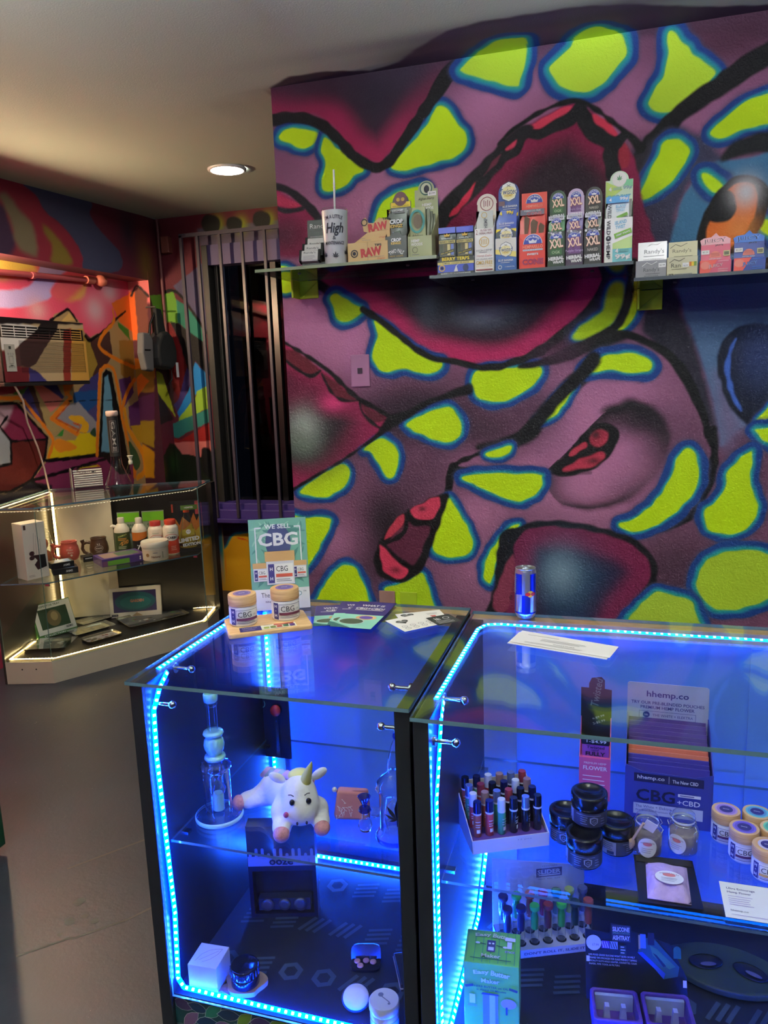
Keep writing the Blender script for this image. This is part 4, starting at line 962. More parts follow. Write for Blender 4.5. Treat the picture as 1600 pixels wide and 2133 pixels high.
  ('F',[(2.974,1.694),(3.292,1.694),(3.376,1.702),(3.389,1.621),(3.475,1.609),(3.451,1.481),(2.942,1.496)],(118,46,52),0.01,0,1),
  ('F',[(3.627,1.87),(3.753,1.877),(3.724,1.819),(3.662,1.764),(3.523,1.628),(3.475,1.609),(3.375,1.615),(3.38,1.699),(3.472,1.758),(3.561,1.809)],(86,60,58),0.0025,0,1),
  ('F',[(3.627,1.87),(3.753,1.877),(3.724,1.819),(3.691,1.791),(3.53,1.785),(3.572,1.819)],(44,36,36),0.005,0,1),
  ('F',[(3.776,1.825),(3.847,1.828),(3.785,1.506),(3.725,1.507)],(146,62,50),0.0025,0,1),
  ('F',[(3.847,1.828),(4.009,1.835),(3.951,1.466),(3.785,1.471)],(196,150,76),0.0025,0,1),
  ('F',[(3.47,1.609),(3.517,1.593),(3.584,1.543),(3.617,1.509),(3.455,1.513)],(72,64,118),0.0025,0,1),
  ('F',[(3.002,1.862),(4.024,1.928),(4.013,1.86),(2.994,1.815)],(40,30,32),0.005,0,1),
 ],
}
# ------------------------------------------------------------------ the room
W, XL, XN, YB, YR = 2.75, -3.03, -3.19, 4.79, 4.6354
XE = -1.222                       # free end of the mural wall
ZC = 2.5335
def ceil_z(y_):
    return ZC if y_ < W else ZC + (y_ - W) * 0.0304
X1, Y0 = 2.3, -2.6                # right wall and the wall behind the camera

WP = paint_material('mural_paint')
WP2 = paint_material('mural_paint_smooth', 0.35, 120.0)
CEILP = paint_material('ceiling_paint', 0.25, 200.0, 0.8)

us = np.concatenate([np.arange(XE, 0.72, 0.0034), np.arange(0.72, X1 + 0.03, 0.03)])
vs2 = np.concatenate([np.arange(0, 0.5, 0.05), np.arange(0.5, ZC, 0.0034), [ZC]])
wall_back = struct(painted_sheet('wall_back', lambda u, v: (u, W, v), us, vs2, (122, 80, 106), PAINT['wall'], WP))
# the free end of that wall, seen edge-on, and its far side
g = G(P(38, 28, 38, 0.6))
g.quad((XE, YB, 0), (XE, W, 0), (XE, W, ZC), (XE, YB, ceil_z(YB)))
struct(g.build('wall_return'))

# ceiling with the mural's top sprayed over the corner
cx_ = np.concatenate([[-3.4], np.arange(-3.0, -1.75, 0.25), np.arange(-1.75, 0.75, 0.006), np.arange(0.75, X1 + .1, 0.25)])
cy_ = np.concatenate([[Y0], np.arange(-2, 1.5, 0.5), [1.6], np.arange(1.7, W + 0.001, 0.006), np.arange(W + .1, YB + .2, 0.25)])
ceiling = struct(painted_sheet('ceiling', lambda u, v: (u, v, np.where(v < W, ZC, ZC + (v - W) * 0.0304)), cx_, cy_, (170, 178, 166), PAINT['ceil'], CEILP, gain=1.15))

# left wall: soffit face, niche behind it, the return and the narrow pier in the corner
soff0 = 2.1806; soff1 = 2.1808
ysoff0 = 3.3331
def soff(yy):
    return soff0 + (yy - ysoff0) * (soff1 - soff0) / (4.5883 - ysoff0)
yy = np.concatenate([[Y0], np.arange(-2, 2.9, 0.5), np.arange(3.0, YR, 0.008), [YR]])
def face(u, v):
    lo = np.array([soff(a) for a in u])
    hi = np.array([ceil_z(a) for a in u])
    return (XL, u, lo + (hi - lo) * v)
# the sprayed layers are laid out in (y, z), so the sheet is shaped by its own lower edge
us_, vs_ = yy, np.linspace(0, 1, 60)
def soffit_sheet():
    U, V = np.meshgrid(us_, vs_)
    lo = soff(U); hi = np.where(U < W, ZC, ZC + (U - W) * 0.0304)
    Z = lo + (hi - lo) * V
    o = painted_sheet('wall_left', lambda u, v: (XL, u, Z.ravel()), us_, vs_, (100, 46, 62), [], WP2)
    c = spray(U.ravel(), Z.ravel(), (100, 46, 62), PAINT['left'])
    o.data.color_attributes['paint'].data.foreach_set('color', np.concatenate([c, np.ones((len(c), 1))], 1).astype(np.float32).ravel())
    return o
wall_left = struct(soffit_sheet())
pier = painted_sheet('pier', lambda u, v: (XL, u, v), np.append(np.arange(YR, YB, 0.006), YB), np.append(np.arange(0.0, 2.59, 0.006), 2.591), (100, 46, 62), PAINT['left'], WP2, wall_left)
niche = painted_sheet('niche', lambda u, v: (XN, u, v), np.concatenate([[Y0], np.arange(-2, 2.9, .5), np.arange(3.0, YR, 0.006), [YR]]), np.concatenate([[0, .4], np.arange(0.7, 2.36, 0.006)]), (226, 92, 120), PAINT['niche'], WP2, wall_left)
ret = painted_sheet('niche_return', lambda u, v: (u, YR, v), np.arange(XN, XL + .004, 0.007), np.arange(0.0, 2.34, 0.007), (96, 52, 62), PAINT['ret'], WP2, wall_left)
g = G(P(120, 60, 74, 0.6))
g.quad((XN, Y0, soff(Y0)), (XN, YR, soff(YR)), (XL, YR, soff(YR)), (XL, Y0, soff(Y0)))
g.build('soffit', wall_left)

# far wall with the barred window
wx0 = -2.6952; wx1 = XE; wz1 = 2.395; wz0 = 0.6125
fx = np.concatenate([np.arange(XL, wx0, 0.006), [wx0]])
fz = np.concatenate([[0, .3], np.arange(0.5, ceil_z(YB), 0.007), [ceil_z(YB)]])
wall_far = struct(painted_sheet('wall_far', lambda u, v: (u, YB, v), fx, fz, (100, 44, 56), PAINT['far'], WP2))
painted_sheet('wall_above_window', lambda u, v: (u, YB, v), np.append(np.arange(wx0, XE, 0.007), XE), np.append(np.arange(wz1, ceil_z(YB), 0.007), ceil_z(YB)), (86, 78, 98), PAINT['far'], WP2, wall_far)
painted_sheet('wall_below_window', lambda u, v: (u, YB, v), np.append(np.arange(wx0, XE, 0.007), XE), np.concatenate([[0, .2], np.arange(0.3, wz0, 0.007), [wz0]]), (60, 44, 92), PAINT['far'], WP2, wall_far)

# floor, right wall, wall behind the camera
def floor_material():
    m = bpy.data.materials.new('painted_concrete')
    m.use_nodes = True
    nt = m.node_tree
    bs = nt.nodes['Principled BSDF']
    tc = nt.nodes.new('ShaderNodeTexCoord')
    def noise(sc, det, rough=.5):
        n = nt.nodes.new('ShaderNodeTexNoise')
        n.inputs['Scale'].default_value = sc; n.inputs['Detail'].default_value = det; n.inputs['Roughness'].default_value = rough
        nt.links.new(tc.outputs['Object'], n.inputs['Vector'])
        return n
    def ramp(src, p0, c0, p1, c1):
        r = nt.nodes.new('ShaderNodeValToRGB')
        r.color_ramp.elements[0].position = p0; r.color_ramp.elements[0].color = (*c0, 1)
        r.color_ramp.elements[1].position = p1; r.color_ramp.elements[1].color = (*c1, 1)
        nt.links.new(src, r.inputs[0])
        return r
    def mix(a, b, f):
        x_ = nt.nodes.new('ShaderNodeMix'); x_.data_type = 'RGBA'
        nt.links.new(a, x_.inputs[6])
        if isinstance(b, tuple): x_.inputs[7].default_value = (*b, 1)
        else: nt.links.new(b, x_.inputs[7])
        nt.links.new(f, x_.inputs[0])
        return x_.outputs[2]
    base = ramp(noise(3.0, 5).outputs['Fac'], .3, lin((40, 45, 56)), .75, lin((48, 53, 64)))
    worn = ramp(noise(1.7, 6, .65).outputs['Fac'], .62, (0, 0, 0), .70, (1, 1, 1))
    speck = ramp(noise(95, 2).outputs['Fac'], .735, (0, 0, 0), .76, (1, 1, 1))
    few = ramp(noise(2.2, 2).outputs['Fac'], .5, (0, 0, 0), .64, (1, 1, 1))
    mul = nt.nodes.new('ShaderNodeMath'); mul.operation = 'MULTIPLY'
    nt.links.new(speck.outputs[0], mul.inputs[0]); nt.links.new(few.outputs[0], mul.inputs[1])
    c = mix(base.outputs[0], lin((30, 32, 40)), worn.outputs[0])
    c = mix(c, lin((190, 186, 180)), mul.outputs[0])
    nt.links.new(c, bs.inputs['Base Color'])
    bs.inputs['Roughness'].default_value = 0.42
    n3 = noise(60, 5, .7)
    sc = nt.nodes.new('ShaderNodeMath'); sc.operation = 'MULTIPLY_ADD'
    nt.links.new(worn.outputs[0], sc.inputs[0]); sc.inputs[1].default_value = .7; sc.inputs[2].default_value = .12
    bp = nt.nodes.new('ShaderNodeBump'); bp.inputs['Distance'].default_value = 0.006
    nt.links.new(sc.outputs[0], bp.inputs['Strength']); nt.links.new(n3.outputs['Fac'], bp.inputs['Height'])
    nt.links.new(bp.outputs[0], bs.inputs['Normal'])
    return m
g = G(floor_material())
g.quad((-3.4, Y0, 0), (X1 + .1, Y0, 0), (X1 + .1, YB + .2, 0), (-3.4, YB + .2, 0))
floor = struct(g.build('floor'))
# scuff lines and chipped spots worn into the floor paint
g = G(P(92, 88, 82, 0.8))
for pts in [[(-1.64,1.78),(-1.47,2.0),(-1.36,2.18)], [(-1.42,1.52),(-1.31,1.63),(-1.26,1.71)], [(-1.52,1.43),(-1.42,1.53)]]:
    for a, b in zip(pts, pts[1:]):
        dx, dy = b[0] - a[0], b[1] - a[1]; L = math.hypot(dx, dy); nx_, ny_ = -dy / L * .004, dx / L * .004
        g.quad((a[0] - nx_, a[1] - ny_, .0006), (b[0] - nx_, b[1] - ny_, .0006), (b[0] + nx_, b[1] + ny_, .0006), (a[0] + nx_, a[1] + ny_, .0006))
for cx, cy, r in [(-1.50, 1.66, .02), (-1.47, 1.58, .018), (-1.44, 1.61, .01), (-1.40, 1.6, .012), (-1.46, 1.53, .008)]:
    g.add([(cx + r * (0.7 + .4 * random.random()) * cos(a * pi / 5), cy + r * (0.7 + .4 * random.random()) * sin(a * pi / 5), .0007) for a in range(10)], [tuple(range(10))])
g.build('floor_scuffs', floor)['kind'] = 'stuff'

g = G(P(104, 74, 96, 0.7, noise=.3, nscale=2.0))
g.quad((X1, W, 0), (X1, Y0, 0), (X1, Y0, ZC), (X1, W, ZC))
struct(g.build('wall_right'))
g = G(P(96, 90, 96, 0.7, noise=.3, nscale=2.0))
g.quad((-3.4, Y0, 0), (X1, Y0, 0), (X1, Y0, ZC), (-3.4, Y0, ZC))
struct(g.build('wall_front'))

# ------------------------------------------------------------------ window with security bars
win = bpy.data.objects.new('window_1', None); COL.objects.link(win); struct(win)
win.location = (0, YB, 0)
purple = P(86, 74, 118, 0.5); vio = P(70, 52, 130, 0.5); dkm = P(40, 38, 40, 0.45)
g = G(P(46, 45, 44, 0.4))
g.box(wx0, wx0 + .045, -.02, .10, wz0, wz1); g.box(wx0 + .06, wx0 + .085, .03, .10, wz0, wz1)
bevel(g.build('jamb', win), .004)
g = G(purple); g.box(wx0, wx1, -.015, .10, wz1 - .13, wz1); g.build('head_panel', win)
g = G(vio)
g.box(wx0 - .06, wx1, -.07, .10, wz0, wz0 + .045); g.box(wx0 - .06, wx1, -.10, .10, wz0 - .06, wz0 + .004); g.box(wx0 - .09, wx1, -.13, .02, wz0 - .085, wz0 - .056)
bevel(g.build('sill', win), .004)
g = G(P(20, 20, 24, 0.3)); g.box(wx0 + .46, wx0 + .50, .06, .11, wz0, wz1 - .12); g.build('mullion', win)
WG = thin_glass('window_glass', (.22, .24, .28), 1.25)
g = G(WG); g.box(wx0 + .11, wx1, .085, .091, wz0, wz1 - .12); g.build('pane', win)
g = G(P(14, 15, 22, 0.9)); g.quad((wx0, .5, wz0 - .2), (wx1 + .4, .5, wz0 - .2), (wx1 + .4, .5, wz1 + .2), (wx0, .5, wz1 + .2)); g.build('dark_outside', win)
bm_ = P(66, 60, 74, 0.35, spec=.5)
ztb = 2.4491; zbb = wz0 - .05
for k, px in enumerate([-2.6639, -2.5016, -2.3422, -2.1823]):
    g = G(bm_); g.box(px - .009, px + .009, -.118, -.10, zbb, ztb); g.build('bar', win)
g = G(bm_); g.box(wx0 - .1, wx1, -.12, -.105, ztb - .012, ztb + .012); g.build('top_rail', win)
g = G(bm_); g.box(wx0 - .1, wx0 - .08, -.12, -.1, zbb, ztb); g.build('side_rail', win)

# ------------------------------------------------------------------ ceiling lights
LAMP = emit('lamp_diffuser', (1.0, 0.95, 0.86), LAMP_POWER)
trimm = P(225, 222, 214, 0.5)
lamp0 = thing('ceiling_light', 'round flush ceiling light glowing white near the barred window', 'light', (-1.9313, 3.7454) + (0,), 0)
lamp0.location.z = ceil_z(lamp0.location.y)
g = G(trimm); g.lathe([(.098, 0), (.098, -.008), (.090, -.014), (.082, -.012)], 40, capb=False, capt=False); g.build('trim_ring', lamp0)
g = G(LAMP); g.lathe([(.0001, -.011), (.083, -.011)][::-1], 40, capb=False, capt=False); g.build('diffuser', lamp0)
for k, (lx, ly, lb) in enumerate([(0.2, 1.15, 'round flush ceiling light above the two glass counters'), (-1.75, 1.15, 'round flush ceiling light above the open grey floor'), (-0.2, -1.3, 'round flush ceiling light behind the counters towards the wall at the back'), (-1.9, -1.3, 'round flush ceiling light in the corner of the open floor')]):
    o = dup(lamp0, (lx, ly, ceil_z(ly)), 0, lb)

# lamp under the soffit that warms the niche
nl = thing('niche_lamp', 'small bulb lamp fixed under the soffit of the wall niche', 'light', (XN + .07, 3.0, 0))
nl.location.z = soff(3.0)
g = G(trimm); g.lathe([(.035, 0), (.035, -.02), (.02, -.035)], 20); g.build('holder', nl)
g = G(emit('warm_bulb', (1, .76, .46), 900)); g.sphere((0, 0, -.06), .03, .03, .036); g.build('bulb', nl)

# two unseen fill lights in troughs, added to brighten the ceiling
for lx, lb in ((-1.0, 'added upward fill light in a hung metal trough, over the open floor'), (.75, 'added upward fill light in a hung metal trough, over the customer side of the wider counter')):
    tl = thing('fill_light', lb, 'light', (lx, .35, 2.14), 0, 'added ceiling fill lights')
    g = G(trimm); g.prism([(-.08, .03), (-.05, -.02), (.05, -.02), (.08, .03), (.072, .03), (.046, -.012), (-.046, -.012), (-.072, .03)], 1.2, ((0, .6, 0), FX, FZ)); g.build('trough', tl)
    g = G(emit('fill_glow', (0.92, 0.97, 1.0), UPLIGHT)); g.cyl((0, -.56, .004), (0, .56, .004), .013, seg=14); g.build('tube', tl)
    for sx in (-.5, .5):
        g = G(P(90, 90, 92, .4)); g.cyl((0, sx, -.012), (0, sx, ZC - 2.14), .004, seg=8); g.build('hanger', tl)

# ------------------------------------------------------------------ glass display counters
CLEAR = thin_glass('counter_glass', (.93, .965, .955), 1.5)
PANE = thin_glass('front_pane_glass', (.975, .985, .985), 1.35)
EDGE = P(92, 122, 138, 0.15, spec=.8)
EDGEB = P(120, 150, 150, 0.12, spec=.9)
BLACK = P(32, 34, 40, 0.35, name='black_laminate')
WHITE = P(104, 150, 224, 0.35, name='pale_blue_panel')
CHROME = P(205, 205, 205, 0.14, 1.0)
SATIN = P(120, 118, 116, 0.4, .8)
PINE = wood('pine_rail', (196, 150, 96), (222, 180, 126), (3, 30, 30))
BSTRIP = emit('blue_led_ribbon', (0.0, .045, 1.0), BLUE_STRIP)
BCHIP = emit('blue_led_chip', (.03, .17, 1.0), BLUE_CHIP)
BSTRIP2 = emit('blue_led_ribbon', (0.0, .10, 1.0), BLUE_STRIP * .12)
BCHIP2 = emit('blue_led_chip', (.08, .25, 1.0), BLUE_CHIP * .15)
WSTRIP = emit('warm_led_ribbon', (1.0, .66, .22), WARM_STRIP)
WCHIP = emit('warm_led_chip', (1.0, .78, .40), WARM_CHIP)

def sheet(g, x0, x1, y0, y1, z0, z1, glass, edge, axis):
    """a pane: clear on its two big faces, tinted on its cut edges"""
    v = [(x0, y0, z0), (x1, y0, z0), (x1, y1, z0), (x0, y1, z0), (x0, y0, z1), (x1, y0, z1), (x1, y1, z1), (x0, y1, z1)]
    F = {'z': [(0, 3, 2, 1), (4, 5, 6, 7)], 'y': [(0, 1, 5, 4), (2, 3, 7, 6)], 'x': [(1, 2, 6, 5), (3, 0, 4, 7)]}
    g.m(glass).add(v, F[axis])
    g.m(edge)
    for k in F:
        if k != axis: g.add(v, F[k])
    return g

def led_run(path, face, parent, ribbon, chip, w=.010, pitch=.0166, name='led_strip', stuff=True):
    """a flat ribbon along the path facing 'face', with its row of chips as a sub-part"""
    g, c = G(ribbon), G(chip)
    f = Vector(face).normalized()
    acc = pitch / 2
    for a, b in zip(path, path[1:]):
        a, b = Vector(a), Vector(b)
        t = (b - a); L = t.length; t.normalize()
        ff = (f - t * f.dot(t)).normalized()
        s = t.cross(ff)
        def bx(gg, p, q, hw, h0, h1):
            v = []
            for pp in (p, q):
                for sw, hh in ((-1, h0), (1, h0), (1, h1), (-1, h1)):
                    v.append(tuple(pp + s * (hw * sw) + ff * hh))
            gg.add(v, [(0, 1, 2, 3), (7, 6, 5, 4), (0, 4, 5, 1), (1, 5, 6, 2), (2, 6, 7, 3), (3, 7, 4, 0)])
        bx(g, a, b, w / 2, 0, .0016)
        d = acc
        while d < L - .002:
            p = a + t * d
            bx(c, p - t * .0027, p + t * .0027, w * .3, .0016, .0028)
            d += pitch
        acc = d - L
    o = g.build(name, parent)
    cc = c.build('led_chips', o)
    if stuff: cc['kind'] = 'stuff'
    return o

def knob(g, p, d, L=.05, r=.0045, R=.009):
    """chrome stand-off: a pin from p along d with a ball end"""
    p, d = Vector(p), Vector(d)
    g.cyl(p, p + d * L, r, seg=10)
    g.sphere(tuple(p + d * L), R, seg=14, rings=8)
    g.cyl(p, p + d * .004, R * 1.3, seg=14)

LEAFC = [P(28, 70, 74, .3), P(40, 120, 96, .3), P(104, 138, 44, .3), P(70, 52, 96, .3), P(26, 52, 84, .3), P(120, 90, 130, .3)]
LINE = P(196, 200, 196, .3)
MOTIF = P(60, 74, 84, .6)
def leafy_print(parent, x0, x1, z0, z1, y_, seed):
    """vinyl of overlapping leaves with pale outlines on the counter's kick panel"""
    rr = random.Random(seed)
    pr = Print((0, y_, 0), FX, FZ, step=.00006)
    pr.rect(x0, z0, x1, z1, LEAFC[0])
    n = int((x1 - x0) / .040)
    for i in range(n):
        for r_ in range(3):
            cx = x0 + .02 + (x1 - x0 - .04) * (i + .5 * (r_ % 2)) / n
            cz = z0 + (z1 - z0) * (.84 - .34 * r_)
            a = rr.uniform(-.6, .9); s = rr.uniform(.024, .032)
            def leafpts(k):
                q = []
                for f_, w_ in [(-1, 0), (-.5, .38), (0, .5), (.5, .36), (1, 0), (.5, -.36), (0, -.5), (-.5, -.38)]:
                    dx, dz = f_ * s * k, w_ * s * k
                    q.append((min(x1, max(x0, cx + dx * cos(a) - dz * sin(a))), min(z1, max(z0, cz + dx * sin(a) + dz * cos(a)))))
                return q
            pr.poly(leafpts(1.06), LINE)
            pr.poly(leafpts(1.0), rr.choice(LEAFC[1:]))
    return pr.build(parent, 'leaf_print')

def counter(label, loc, w, d, h, shelf_z, shelf_y, post, seed, deck_z=.11):
    t = thing('display_counter', label, 'display case', loc)
    g = G(BLACK); g.box(.03, w - .03, .012, .03, 0, deck_z - .006); kb = g.build('kick_panel', t)
    leafy_print(kb, .031, w - .031, .004, deck_z - .008, .0116, seed)
    g = G(P(20, 24, 34, .55, noise=.35, nscale=8)); g.box(.03, w - .03, .0125, d - .01, deck_z - .006, deck_z); dk = g.build('deck', t)
    pr = Print((0, 0, deck_z), FX, (0, 1, 0), lift=.0003, step=.00005)
    rr = random.Random(seed)
    for k in range(int(w / .09)):
        cx = .1 + (w - .2) * k / max(1, int(w / .09) - 1)
        for cy in (.14, .30, .46):
            q = rr.random()
            if q < .45:
                pts = [(.03 * cos(pi / 3 * i + .4), .03 * sin(pi / 3 * i + .4)) for i in range(6)]
                inn = [(p[0] * .55, p[1] * .55) for p in pts]
                for i in range(6):
                    j = (i + 1) % 6
                    pr.poly([(cx + pts[i][0], cy + pts[i][1]), (cx + pts[j][0], cy + pts[j][1]), (cx + inn[j][0], cy + inn[j][1]), (cx + inn[i][0], cy + inn[i][1])], MOTIF)
            elif q < .75:
                for i in range(4): pr.rect(cx - .03, cy - .03 + i * .016, cx + .03, cy - .022 + i * .016, MOTIF, .3)
            else:
                for i in range(3): pr.rect(cx - .028 + i * .02, cy - .03, cx - .018 + i * .02, cy + .03, MOTIF, -.5)
    pr.build(dk, 'deck_print')['kind'] = 'stuff'
    for x0, x1 in ((0, .03), (w - .03, w)):
        g = G(BLACK); g.box(x0, x1, 0, d, 0, h - .012); bevel(g.build('side_panel', t), .0015)
    g = G(P(150, 152, 156, .4)); g.box(.03, post, d - .045, d - .02, deck_z, h - .02); g.build('back_post', t)
    g = G(BLACK); g.box(.03, w - .03, d - .03, d - .012, deck_z, deck_z + .10); g.build('back_kick', t)
    half = (post + w - .03) / 2
    for x0, x1, yy in ((post, half + .02, d - .040), (half - .02, w - .03, d - .050)):
        g = G(WHITE); g.box(x0, x1, yy, yy + .006, deck_z + .05, h - .04); g.build('back_panel', t)
    g = G(PINE); g.box(.0, w, d - .034, d, h - .05, h - .0085); bevel(g.build('back_rail', t), .001)
    g = G(); sheet(g, -.002, w + .002, -.012, d - .002, h - .008, h, CLEAR, EDGE, 'z'); g.build('glass_top', t)
    g = G(); sheet(g, .032, w - .032, .004, .009, deck_z, h - .010, PANE, EDGEB, 'y'); g.build('front_pane', t)
    g = G(); sheet(g, .034, w - .034, shelf_y, d - .07, shelf_z - .006, shelf_z, CLEAR, EDGE, 'z'); g.build('glass_shelf', t)
    for px, s in ((.03, 1), (w - .03, -1)):
        for py, pz in ((.045, h - .06), (.13, h - .012)):
            g = G(CHROME); knob(g, (px, py, pz - .01), (s, 0, 0), .042); g.build('stand_off', t)
        for py in (shelf_y + .05, d - .12):
            g = G(CHROME); g.box(px, px + s * .022, py - .008, py + .008, shelf_z - .013, shelf_z - .0065) if s > 0 else g.box(px - .022, px, py - .008, py + .008, shelf_z - .013, shelf_z - .0065)
            g.build('shelf_clip', t)
    return t

HL = .88
lc = counter('narrower glass display counter edged in blue light, toy unicorn inside', (-.99, 1.312, 0), .62, .632, HL, .478, .05, .072, 3)
z0, w_, d_ = .122, .62, .632
led_run([(.040, .03, .30), (.036, .022, .70), (.034, .03, .80), (.040, .05, .845), (.036, .09, HL - .014)], (1, -.6, 0), lc, BSTRIP, BCHIP)
led_run([(.040, .03, .30), (.037, .024, z0 + .02), (.052, .022, z0), (.3, .022, z0 - .004), (w_ - .034, .022, z0 - .004)], (.25, -.6, .6), lc, BSTRIP, BCHIP)
led_run([(.012, .09, HL - .0115), (.010, .55, HL - .0115)], (.4, 0, 1), lc, BSTRIP2, BCHIP2)
led_run([(.040, d_ - .055, HL - .03), (.040, d_ - .055, z0)], (1, -1, 0), lc, BSTRIP, BCHIP)
led_run([(.05, d_ - .075, z0), (w_ - .034, d_ - .075, z0)], (0, -1, .5), lc, BSTRIP, BCHIP)

rc = counter('wider glass display counter edged in blue light, flower jars inside', (-.355, 1.278, 0), 1.28, .642, HL, .505, .058, .115, 5)
w_, d_ = 1.28, .642
led_run([(.036, .024, z0), (.034, .022, .45), (.036, .022, .70), (.040, .06, .85), (.036, .10, HL - .013)], (1, -.3, 0), rc, BSTRIP, BCHIP)
led_run([(.022, .10, HL - .0115), (.030, .53, HL - .0115), (.045, .565, HL - .0115), (.075, .575, HL - .0115), (w_ - .04, .575, HL - .0115)], (0, -.2, 1), rc, BSTRIP2, BCHIP2)
led_run([(.036, d_ - .07, .40), (.036, d_ - .07, .24), (.036, d_ - .20, z0 + .012), (.034, .03, z0 - .004)], (1, -.4, .8), rc, BSTRIP, BCHIP)
led_run([(.05, .022, z0 - .004), (w_ - .04, .022, z0 - .004)], (0, -.6, .6), rc, BSTRIP, BCHIP)
led_run([(w_ - .036, d_ - .07, HL - .03), (w_ - .036, d_ - .07, z0)], (-1, -1, 0), rc, BSTRIP, BCHIP)

# ------------------------------------------------------------------ corner showcase with warm strips
A_, B_, C_, D_, E_ = (-2.985, 2.985), (-2.75, 3.05), (-2.275, 3.79), (-2.345, 4.06), (-3.160, 3.63)
cc0 = (-2.75, 3.5)
def inset(k):
    return [(cc0[0] + (p[0] - cc0[0]) * k, cc0[1] + (p[1] - cc0[1]) * k) for p in (A_, B_, C_, D_, E_)]
def flat(g, pts, z_, z1):
    n = len(pts)
    g.add([(p[0], p[1], z_) for p in pts] + [(p[0], p[1], z1) for p in pts], [tuple(range(n - 1, -1, -1)), tuple(range(n, 2 * n))] + [(i, (i + 1) % n, n + (i + 1) % n, n + i) for i in range(n)])
def flat_glass(g, pts, z_, z1, glass, edge):
    n = len(pts)
    v = [(p[0], p[1], z_) for p in pts] + [(p[0], p[1], z1) for p in pts]
    g.m(glass).add(v, [tuple(range(n - 1, -1, -1)), tuple(range(n, 2 * n))])
    g.m(edge).add(v, [(i, (i + 1) % n, n + (i + 1) % n, n + i) for i in range(n)])
cs = thing('corner_showcase', 'five-sided glass corner showcase on a cream base with warm light strips', 'display case', (0, 0, 0))
CREAM = P(206, 190, 168, .55)
def kick(a, b, z1, name, th=.015, mat=CREAM):
    g = G(mat)
    a, b = Vector((*a, 0)), Vector((*b, 0))
    t = (b - a); L = t.length; t.normalize()
    g.prism([(0, 0), (L, 0), (L, z1), (0, z1)], -th, (a, t, (0, 0, 1)))
    return g.build(name, cs), t
k1, t1 = kick(A_, B_, .118, 'kick_board')
kick(B_, C_, .118, 'kick_board'); kick(C_, D_, .118, 'kick_board')
for sx_ in (.085, .158):
    pr = Print((*A_, 0), t1, (0, 0, 1)); pr.disc(sx_, .078, .0042, P(40, 32, 28, .5), seg=12); pr.build(k1, 'screw')
g = G(P(44, 40, 38, .35)); flat(g, inset(.985), .112, .121); g.build('deck', cs)
DARKP = P(34, 31, 28, .3)
def back(a, b, z0_, z1, name, mat, th=.012):
    g = G(mat)
    a, b = Vector((*a, 0)), Vector((*b, 0))
    t = (b - a); L = t.length; t.normalize()
    g.prism([(0, z0_), (L, z0_), (L, z1), (0, z1)], th, (a, t, (0, 0, 1)))
    return g.build(name, cs)
back(E_, A_, .0, .905, 'side_panel', P(52, 50, 44, .3)); back(D_, E_, .0, .905, 'side_panel', DARKP)
back((-2.849, 3.771), (-3.118, 3.630), .14, .895, 'back_board', P(226, 212, 186, .5, noise=.12, nscale=3))
g = G(P(30, 29, 30, .3)); g.box(-2.36, -2.325, 4.03, 4.075, 0, .905); g.build('corner_post', cs)
g = G(); flat_glass(g, inset(1.0), .909, .917, CLEAR, EDGE); g.build('glass_top', cs)
g = G(); flat_glass(g, inset(.955), .520, .527, CLEAR, EDGE); g.build('glass_shelf', cs)
for a, b in ((A_, B_), (B_, C_), (C_, D_)):
    g = G()
    a, b = Vector((*a, 0)), Vector((*b, 0)); t = (b - a).normalized(); n = Vector((t.y, -t.x, 0))
    a2, b2 = a + t * .002 - n * .004, b - t * .002 - n * .004
    v = [(p + n * q_).to_tuple()[:2] + (zz,) for zz in (.119, .909) for p, q_ in ((a2, 0), (b2, 0), (b2, .005), (a2, .005))]
    g.m(PANE).add(v, [(0, 1, 5, 4), (2, 3, 7, 6)]); g.m(EDGEB).add(v, [(1, 2, 6, 5), (3, 0, 4, 7), (0, 3, 2, 1), (4, 5, 6, 7)])
    g.build('front_pane', cs)
I = inset(.955); I2 = inset(.93); up = (0, 0, 1)
led_run([(*q, .127) for q in (I[3], I[2], I[1], I[0], I[4])], up, cs, WSTRIP, WCHIP, .010)
led_run([(*q, .127) for q in (I[3], (-2.60, 3.95))], up, cs, WSTRIP, WCHIP, .010)
led_run([(*q, .898) for q in (I[3], I[2], I[1], I[0])], (0, 0, -1), cs, P(186, 176, 150, .4), emit('dim_led_chip', (1, .82, .55), 2.2), .011)
led_run([(*q, .9025) for q in (I[0], I[4])], up, cs, WSTRIP, WCHIP, .011)
led_run([(I2[4][0], I2[4][1], .90), (I2[4][0], I2[4][1], .13)], (.45, -.9, 0), cs, WSTRIP, WCHIP, .013)
for q in (inset(.93)[1], inset(.93)[2]):
    g = G(CHROME); g.cyl((*q, .895), (*q, .908), .008, seg=12); g.build('glass_clip', cs)
    g = G(CHROME); g.box(q[0] - .012, q[0] + .012, q[1] - .004, q[1] + .004, .508, .519); g.build('shelf_clip', cs)

# ------------------------------------------------------------------ dark green case at the left edge of the shop floor
gc = thing('green_case', 'dark green shop case on the floor at the left edge', 'display case', (-1.897, 1.806, 0))
GRN = P(20, 62, 44, .4)
g = G(GRN); g.box(-.5, 0, -.5, 0, .03, .86); bevel(g.build('carcass', gc), .004)
g = G(P(16, 18, 18, .5)); g.box(-.48, -.02, -.48, -.02, 0, .03); g.build('plinth', gc)
g = G(); sheet(g, -.505, .005, -.505, .005, .862, .870, CLEAR, EDGE, 'z'); g.build('glass_top', gc)
led_run([(-.49, -.506, .05), (-.01, -.506, .05)], (0, -1, 0), gc, emit('green_led_ribbon', (.05, 1, .35), 3), emit('green_led_chip', (.2, 1, .5), 8))

